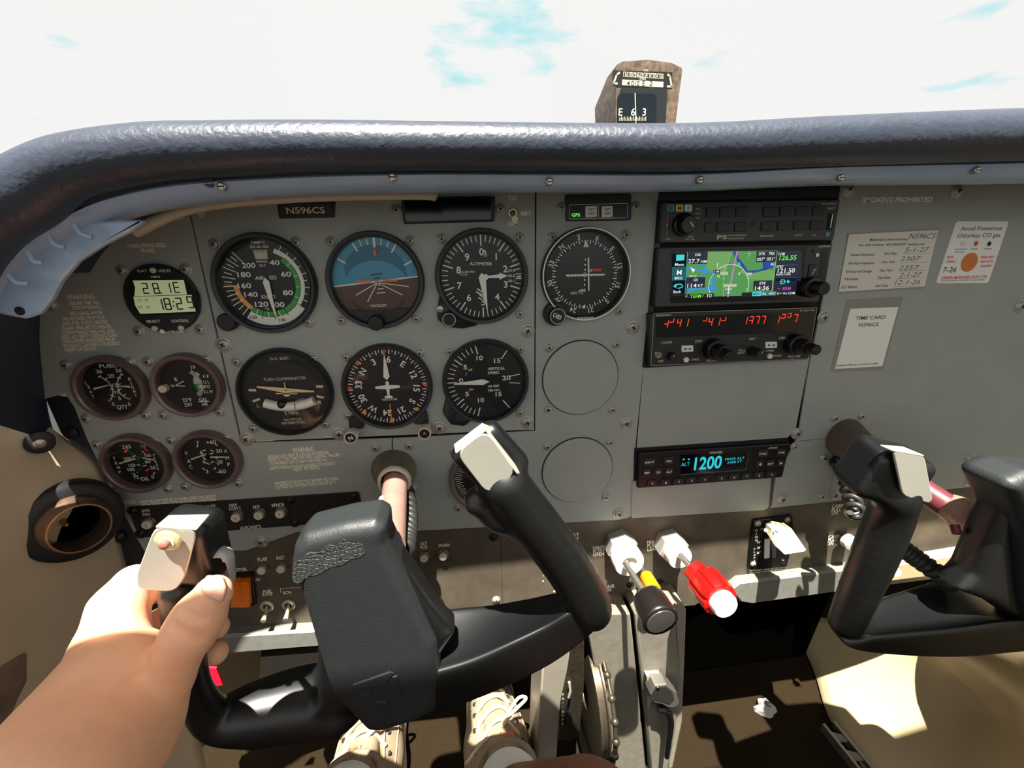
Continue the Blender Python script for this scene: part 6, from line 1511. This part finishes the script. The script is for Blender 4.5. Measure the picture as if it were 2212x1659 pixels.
# embossed emblem: angled ram-like chevrons
em_ = MB()
for pts in ([(762,1480),(842,1452),(852,1456),(836,1476),(800,1488),(772,1494)],[(846,1462),(858,1462),(872,1508),(868,1516),(852,1512),(838,1482)],[(774,1502),(800,1496),(808,1512),(790,1520),(778,1516)],[(812,1518),(836,1516),(838,1526),(820,1530)]):
    em_.prism([(un(x, y, -159)[0], un(x, y, -159)[2]) for x, y in pts], 157.2, 159.0, 'yoke_leather_plain', .9)
em_.build('embossed_emblem', lyo, smooth=40)
# heads: plates
fr = round3([q(989,1005,-160),q(1046,953,-162),q(1062,955,-162),q(1122,1035,-158),q(1112,1052,-157),q(1062,1082,-156),q(1045,1076,-156),q(986,1012,-160)], 5)
def shift(pts, d): return [p+np.array(d) for p in pts]
plate3('grip_cap', [p+ray(1054,1010)*-7 for p in round3([q(986,980,-160),q(1050,930,-160),q(1116,1022,-157),q(1054,1068,-156)], 8)], 1.6, 'head_plate', lyo)['label'] = 'right grip metal cap'
plate3('cap_bevel', [p+ray(1054,980)*-6.5 for p in (q(985,979,-160),q(981,960,-152),q(1042,914,-152),q(1050,929,-160))], 1.4, 'hook_clear', lyo)
plate3('cap_side', [p+ray(1100,980)*-6.5 for p in (q(1052,929,-160),q(1044,915,-152),q(1066,923,-150),q(1129,1022,-150),q(1118,1021,-157))], 1.4, 'head_plate', lyo)
plate3('grip_cap', [p+ray(370,1210)*-7 for p in round3([q(335,1138,-180),q(425,1145,-180),q(398,1250,-176),q(376,1278,-175),q(298,1272,-174),q(296,1240,-175)], 7)], 1.6, 'head_plate', lyo)['label'] = 'left grip metal cap'
plate3('cap_bevel', [p+ray(390,1130)*-6.5 for p in (q(336,1136,-180),q(365,1112,-170),q(452,1110,-168),q(424,1142,-180))], 1.4, 'head_plate', lyo)
c = q(362,1168,-181)+ray(362,1168)*-7.4; ax_ = np.cross(q(418,1148,-170)-q(337,1142,-170), q(298,1262,-164)-q(337,1142,-170)); ax_ /= np.linalg.norm(ax_)
if ax_ @ (CAM-c) < 0: ax_ = -ax_
mat('button_gold', (222,212,150), .35, metal=.3); mat('button_brown', (150,95,80), .4)
MB().tube([tuple(c+ax_*k) for k in (-1,.5,.9,1)], [6,6,5.4,4], 'button_gold', 28).tube([tuple(c+ax_*k) for k in (.8,1.4)], [3.8,3.6], 'control_white', 24).build('switch_nut', lyo, smooth=50)
MB().tube([tuple(c+ax_*k) for k in (1,4,4.6)], [2.3,2.3,1.5], 'button_brown', 20).build('push_to_talk_button', lyo, smooth=50)
# clear finger rest lobe at left grip
organic('finger_rest', [C_((474,1208), -166, (478,1250), -168, 70, 66)], (-270,-172,-260), (-165,-132,-165), 1.5, 4, 'hook_clear', lyo, smooth_it=2)
helix('coiled_cord', [un(878,1062,-30), un(884,1110,-60), un(880,1160,-95), un(876,1185,-110)], 4.6, 3.2, 13, 'cord_black', 'black coiled cord running beside the left copper yoke shaft')

# ---------------- right yoke
cu, cv_ = P(1824,945)
t = thing('yoke_shaft_collar', 'brown conical shaft collar of the right yoke, right of the transponder', 'collar', (cu,0,cv_))
k2 = P(1868,975,38)
b = MB(); vs = []; fs = []
for r_, h in [(22.5,-.5),(22.5,1.5),(21,10),(18,26),(15.4,38)]:
    f_ = max(0, h)/38; ux_, vx_ = cu+(k2[0]-cu)*f_, cv_+(k2[1]-cv_)*f_
    for i in range(n): vs.append((ux_+r_*cos(2*pi*i/n), vx_+r_*sin(2*pi*i/n), h))
for j in range(4):
    for i in range(n): a = j*n+i; c = j*n+(i+1) % n; fs.append((a, c, c+n, a+n))
b.add(vs, fs, 'collar_brown').build('cone', t, smooth=60)
MB().lathe(k2[0], k2[1], [(15.6,36),(15.6,39),(14.8,41),(12.2,41),(11.8,34)], 'collar_ring', 44, cap=False, capend=False).disc(k2[0], k2[1], 35, 12, 'recess', 30).build('nylon_ring', t)
ryo = thing('control_yoke', 'right black control yoke cut by the photo edge, with empty grips', 'yoke', tuple(un(2100,1300,-140)))
MB().tube([(k2[0],-25,k2[1]), tuple(un(2075,1112,-112))], 11, 'shaft_red', 36).build('shaft', ryo, smooth=60)
MB().tube([tuple(un(2062,1100,-106)), tuple(un(2064,1101,-108)), tuple(un(2150,1170,-140))], [13,14.4,14.4], 'shaft_copper', 36).build('shaft_clamp', ryo, smooth=60)
p = un(2066,1142,-128); MB().tube([tuple(p+np.array([0,2,2])), tuple(p+np.array([-2,-3,-3]))], 3.4, 'shaft_red', 16).build('clamp_bolt', ryo)
prims = [
 *chain([(1936,1075,Yb-10,112),(1922,1120,Yb-7,116),(1888,1202,Yb-5,112),(1857,1275,Yb-3,100),(1828,1345,Yb-1,88)], 8),
 polyp([(2046,1262),(2080,1226),(2150,1060),(2230,1060),(2400,1080),(2420,1390),(2220,1400),(2190,1340),(2110,1285)], Yb, Yb-12, Yb+14, 9)]
tray('lower_arm', [((1862,1332,-130),(1850,1366,-146),(1812,1372,-144)),((1890,1302,-122),(1895,1370,-153),(1845,1404,-151)),((1968,1274,-112),(1990,1364,-154),(1960,1418,-152)),((2045,1254,-108),(2090,1353,-154),(2080,1421,-152)),((2105,1285,-114),(2172,1340,-154),(2185,1412,-152)),((2200,1320,-118),(2280,1330,-152),(2330,1398,-150))], ryo)
bxr, _ = obox(q(1942,1036,-156)+np.array([0,13,0]), q(2005,1040,-158)-q(1925,1020,-154), q(1960,975,-160)-q(1972,1090,-158), (22,17,20), 7)
prims.append(dict(p=bxr, k=10))
organic('yoke_frame', prims, (195,-205,-350), (460,-95,-120), 1.8, 5, 'yoke_black', ryo, smooth_it=3)
hub = [polyp([(2165,1052),(2180,1036),(2225,1016),(2420,1040),(2420,1500),(2260,1480),(2215,1300),(2200,1130)], -158, -164, -124, 10)]
organic('hub_pad', hub, (330,-180,-350), (480,-110,-140), 2, 4, 'yoke_leather_plain', ryo, smooth_it=2)
plate3('grip_cap', [p+ray(1970,1030)*-10 for p in round3([q(1930,974,-160),q(1997,985,-160),q(2014,1078,-158),q(2006,1086,-158),q(1950,1070,-157)], 6)], 1.6, 'head_plate', ryo)
plate3('cap_bevel', [p+ray(1940,970)*-9.5 for p in (q(1902,960,-150),q(1950,964,-146),q(1996,983,-160),q(1931,972,-160))], 1.4, 'head_plate', ryo)
helix('coiled_cord', [un(1806,990,-6), un(1826,1020,-14), un(1835,1060,-30), un(1852,1110,-60)], 6, 3.2, 9, 'cord_black', 'black coiled cord hanging from the panel behind the right yoke grip')
helix('coiled_cord', [un(1940,1178,-90), un(1985,1210,-100), un(2060,1262,-120)], 5.4, 3.6, 10, 'cord_black', 'black coiled cord seen through the opening of the right yoke')
# ================================================================ person: hand and forearm, legs, shoes
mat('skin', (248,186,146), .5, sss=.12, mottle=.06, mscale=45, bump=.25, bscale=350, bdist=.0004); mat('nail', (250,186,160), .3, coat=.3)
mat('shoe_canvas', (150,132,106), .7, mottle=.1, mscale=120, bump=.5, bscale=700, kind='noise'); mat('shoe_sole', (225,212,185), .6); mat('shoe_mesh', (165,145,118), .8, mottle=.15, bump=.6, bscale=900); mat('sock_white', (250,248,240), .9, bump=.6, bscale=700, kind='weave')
mat('lace', (215,195,165), .8); mat('brand_red', (240,90,50), .6); mat('leg_skin_shaded', (140,80,54), .6, mottle=.15, mscale=80, sss=.1)
per = thing('person', 'person in white socks and beige trainers, left hand gripping the yoke', 'person', tuple(un(250,1450,-190)))
def H_(*a, k=9, op='+'): return dict(p=C_(*a), k=k, op=op)
arm = [
 C_((215,1575), -214, (50,1790), -262, 292, 400),
 H_((215,1575), -214, (262,1480), -200, 290, 230, k=14),
 H_((225,1500), -198, (240,1400), -178, 190, 150, k=14),           # back of the hand
 H_((240,1400), -176, (258,1312), -164, 152, 116, k=8),            # index metacarpal
 H_((258,1312), -164, (288,1262), -156, 114, 84, k=6),             # index knuckle
 H_((288,1262), -152, (390,1275), -138, 74, 62, k=5),              # index wraps behind the grip
 H_((390,1275), -138, (450,1262), -146, 60, 46, k=5),
 H_((298,1545), -208, (355,1466), -202, 160, 114, k=6),            # thumb base
 H_((355,1466), -202, (402,1378), -198, 114, 100, k=3),            # thumb proximal
 H_((402,1378), -198, (434,1325), -195, 100, 96, k=3),
 H_((434,1325), -195, (460,1283), -193, 92, 80, k=4),              # thumb distal
 H_((420,1350), -195, (422,1346), -195, 104, 104, k=6),            # joint
 H_((380,1330), -134, (468,1354), -142, 64, 60, k=4), H_((285,1390), -150, (380,1330), -134, 90, 62, k=6),     # middle finger tip past the grip
 H_((380,1400), -134, (466,1410), -142, 64, 58, k=4), H_((270,1440), -156, (380,1400), -134, 90, 62, k=6),     # ring finger tip
]
def march(px, py, off=0.):
    p0 = q(px, py, -250); d = (p0-CAM)/np.linalg.norm(p0-CAM); s0 = 60.
    for _ in range(90):
        D = evalsdf((CAM+d*s0)[None], arm0, 9)[0]
        if D < .1: break
        s0 += max(D*.7, .1)
    return CAM+d*(s0+off)
arm0 = list(arm)
for line in (((366,1352),(385,1366),(408,1376),(436,1384)), ((372,1344),(392,1357),(414,1367),(440,1374)), ((378,1362),(398,1374),(426,1386)), ((392,1318),(412,1330),(440,1340)), ((268,1470),(290,1462),(312,1452),(318,1430))):
    ps = [march(x, y, .2) for x, y in line]
    for a_, b_ in zip(ps, ps[1:]): arm.append(dict(p=vcaps(a_, b_, .9, .9), op='-', k=2.2))
# legs: ankles, shins, knee (in the body mesh; bare skin darkened to carry the shade on it)
ankR, ankL = np.array([0.,-52.,-600.]), np.array([-196.,-40.,-590.])
kneeR = un(1285,1806,-190)
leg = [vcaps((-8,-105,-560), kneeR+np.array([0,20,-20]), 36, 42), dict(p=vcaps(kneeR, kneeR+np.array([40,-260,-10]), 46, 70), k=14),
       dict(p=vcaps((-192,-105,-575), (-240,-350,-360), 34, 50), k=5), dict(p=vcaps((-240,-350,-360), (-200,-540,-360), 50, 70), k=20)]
organic('body', arm, (-360,-320,-420), (-120,-110,-125), 1.4, 9, 'skin', per, smooth_it=2, extra=(leg, (-330,-620,-660), (220,-20,-180), 6, 10, 'leg_skin_shaded'))
# thumb nail
c0 = q(466,1258,-203); 
na = [q(x, y, -204) for x, y in ((446,1246),(462,1240),(482,1250),(490,1268),(484,1296),(476,1302),(452,1290),(436,1278),(434,1262))]
b = MB(); cc_ = sum(na)/len(na); vs = []; fs = []; n = len(na)
tip = q(460,1280,-193); 
def proj_r(p, R_=10.4): d = p-tip; return None
ringz = []
for s_ in (1., .7, .35):
    for p in na: v_ = cc_+(p-cc_)*s_; ringz.append(v_)
ringz.append(cc_)
def onthumb(p):                       # drop the point along the view ray onto the thumb surface
    d = (p-CAM); d /= np.linalg.norm(d); s0 = np.linalg.norm(p-CAM)-25
    for _ in range(60):
        D = evalsdf((CAM+d*s0)[None], arm0, 9)[0]
        if D < .15: break
        s0 += max(D*.7, .1)
    return CAM+d*(s0-.5)
vs = [tuple(onthumb(p)) for p in ringz]
for k in range(2):
    for i in range(n): fs.append((k*n+i, k*n+(i+1) % n, (k+1)*n+(i+1) % n, (k+1)*n+i))
for i in range(n): fs.append((2*n+i, 2*n+(i+1) % n, 3*n))
o = MB().add(vs, fs, 'nail', raw=True).build('thumbnail', per, smooth=80); md = o.modifiers.new('s', 'SOLIDIFY'); md.thickness = .0012; md.offset = 0
def shoe(nm, label, toe, heel, wd, brand_at, ox):
    toe, heel = np.array(toe, float), np.array(heel, float); ax_ = (toe-heel); ax_[2] = 0; L_ = np.linalg.norm(ax_); ax_ /= L_; sd = np.array([ax_[1], -ax_[0], 0]); up = np.array([0,0,1.])
    def at(f, s_, z): return heel+ax_*L_*f+sd*s_+up*z
    t = thing(nm, label, 'shoe', tuple(heel), 'beige trainers')
    z0 = FZ+2-heel[2]
    upper = [vcaps(at(.12,0,z0+40), at(.45,0,z0+44), 40, 40), dict(p=vcaps(at(.45,0,z0+40), at(.85,4,z0+26), 42, 34), k=20), dict(p=vcaps(at(.1,0,z0+44), at(.12,0,z0+92), 36, 36), k=16), dict(p=vcaps(at(.3,0,z0+80), at(.62,0,z0+52), 22, 26), k=18),
             dict(p=vcaps(at(.13,0,z0+80), at(.08,0,z0+160), 29, 30), op='-', k=5)]
    lo = np.min([at(f, s_, z0) for f in (-.15,1.1) for s_ in (-60,60)], 0); hi = np.max([at(f, s_, z0+135) for f in (-.15,1.1) for s_ in (-60,60)], 0)
    organic('upper', upper, lo, hi, 2.5, 12, 'shoe_canvas', t, smooth_it=2)
    sole = [vcaps(at(.1,0,z0+12), at(.45,0,z0+12), 40, 41), dict(p=vcaps(at(.45,0,z0+12), at(.86,4,z0+12), 42, 38), k=18)]
    V, F = isomesh([*sole], lo-20, hi, 4, 12); V[:,2] = np.clip(V[:,2], FZ+.5, FZ+24)
    me = bpy.data.meshes.new('sole'); W_ = (V-np.array(t['_o']))*.001; me.from_pydata([tuple(x) for x in W_], [], [tuple(int(i) for i in f) for f in F]); me.materials.append(MATS['shoe_sole']); o = bpy.data.objects.new('sole', me); col.objects.link(o); o.parent = t
    def drop(f, s_, off=0.):
        p = at(f, s_, 0); z = hi[2]
        for _ in range(60):
            D = evalsdf(np.array([[p[0], p[1], z]]), upper+tg, 12)[0]
            if D < .3: break
            z -= max(D*.8, .3)
        return np.array([p[0], p[1], z+off])
    tg = [vcaps(at(.22,-10,z0+108), at(.22,14,z0+108), 10, 10), dict(p=vcaps(at(.22,-8,z0+106), at(.55,0,z0+74), 12, 16), k=12), dict(p=vcaps(at(.22,12,z0+106), at(.55,0,z0+74), 12, 16), k=12)]
    for line in ([(.28,-27),(.4,-25),(.55,-22),(.68,-16),(.72,0),(.68,16),(.55,22),(.4,25),(.28,27)], [(.2,-34),(.35,-38),(.55,-38),(.75,-30)], [(.2,34),(.35,38),(.55,38),(.75,30)], [(.78,-30),(.74,-10),(.74,10),(.78,30)]):
        MB().tube([tuple(drop(f, s_)) for f, s_ in [tuple(x) for x in catmull(line, 4)]], 1.1, 'shoe_mesh', 6).build('seam', t, smooth=60)
    for f in (.36,.46,.56,.65):
        for s_ in (-1, 1):
            p = drop(f, s_*(31-12*(f-.36)/.3*.6)); MBe = MB(); MBe.X = Matrix.Translation(p); vs_ = [(3*cos(k*pi/5), 3*sin(k*pi/5), z) for z in (-1.5, .8) for k in range(10)]
            MBe.add(vs_, [tuple(range(9,-1,-1)), tuple(range(10,20))]+[(k, (k+1) % 10, 10+(k+1) % 10, 10+k) for k in range(10)], 'recess', raw=True).build('eyelet', t)
    ring = [at(.12,0,z0+116)+sd*34*cos(a)+ax_*33*sin(a)+up*(6*cos(a)**2) for a in [2*pi*i/24 for i in range(25)]]
    MB().tube(ring, 4.2, 'shoe_canvas', 10).build('padded_collar', t, smooth=60)
    # tongue, laces, red mark
    tg = [vcaps(at(.22,-10,z0+108), at(.22,14,z0+108), 10, 10), dict(p=vcaps(at(.22,-8,z0+106), at(.55,0,z0+74), 12, 16), k=12), dict(p=vcaps(at(.22,12,z0+106), at(.55,0,z0+74), 12, 16), k=12)]
    organic('tongue', tg, lo, hi+20, 2.5, 10, 'shoe_canvas', t, smooth_it=2)
    for k, f in enumerate((.4,.5,.6,.7)):
        s2 = 27-k*2
        MB().tube(catmull([drop(f-.04,-s2,1), drop(f-.01,-9,2), drop(f+.01,9,2), drop(f-.04+.02,s2,1)], 5), 2.4, 'lace', 8).build('lace', t, smooth=60)
    bow = [at(.36,0,z0+104), at(.42,22,z0+112), at(.5,44,z0+106), at(.52,34,z0+104), at(.42,12,z0+106), at(.36,0,z0+104)]
    MB().tube(catmull(bow, 6), 2.2, 'lace', 8).build('lace_bow', t, smooth=60)
    MB().tube(catmull([at(.36,0,z0+104), at(.32,-22,z0+104), at(.3,-40,z0+86), at(.34,-44,z0+66)], 6), 2.2, 'lace', 8).build('lace_end', t, smooth=60)
    b = MB(); c = drop(.3, brand_at, 1.2); 
    vs2, fs2 = glyphs('NIKE', .03)
    b.add([tuple(c - sd*x*8 - ax_*y*9 + up*(-.35*abs(x)**2-y*2)) for x, y, _ in vs2], fs2, 'brand_red', raw=True).build('brand_lettering', t, smooth=0)
    # sock
    organic('sock', [vcaps(at(.12,0,z0+70), at(.0,0,z0+135), 31, 35)], lo, np.array([hi[0],hi[1],hi[2]+60]), 3, 4, 'sock_white', t, smooth_it=1)
    return t
shoe('trainer', 'right beige trainer with white sock, beside the pedestal', (-32,140,FZ), (-14,-82,FZ), 90, 8, 0)
shoe('trainer', 'left beige trainer with white sock, under the leather yoke hub', (-198,150,FZ), (-190,-72,FZ), 90, -6, 0)
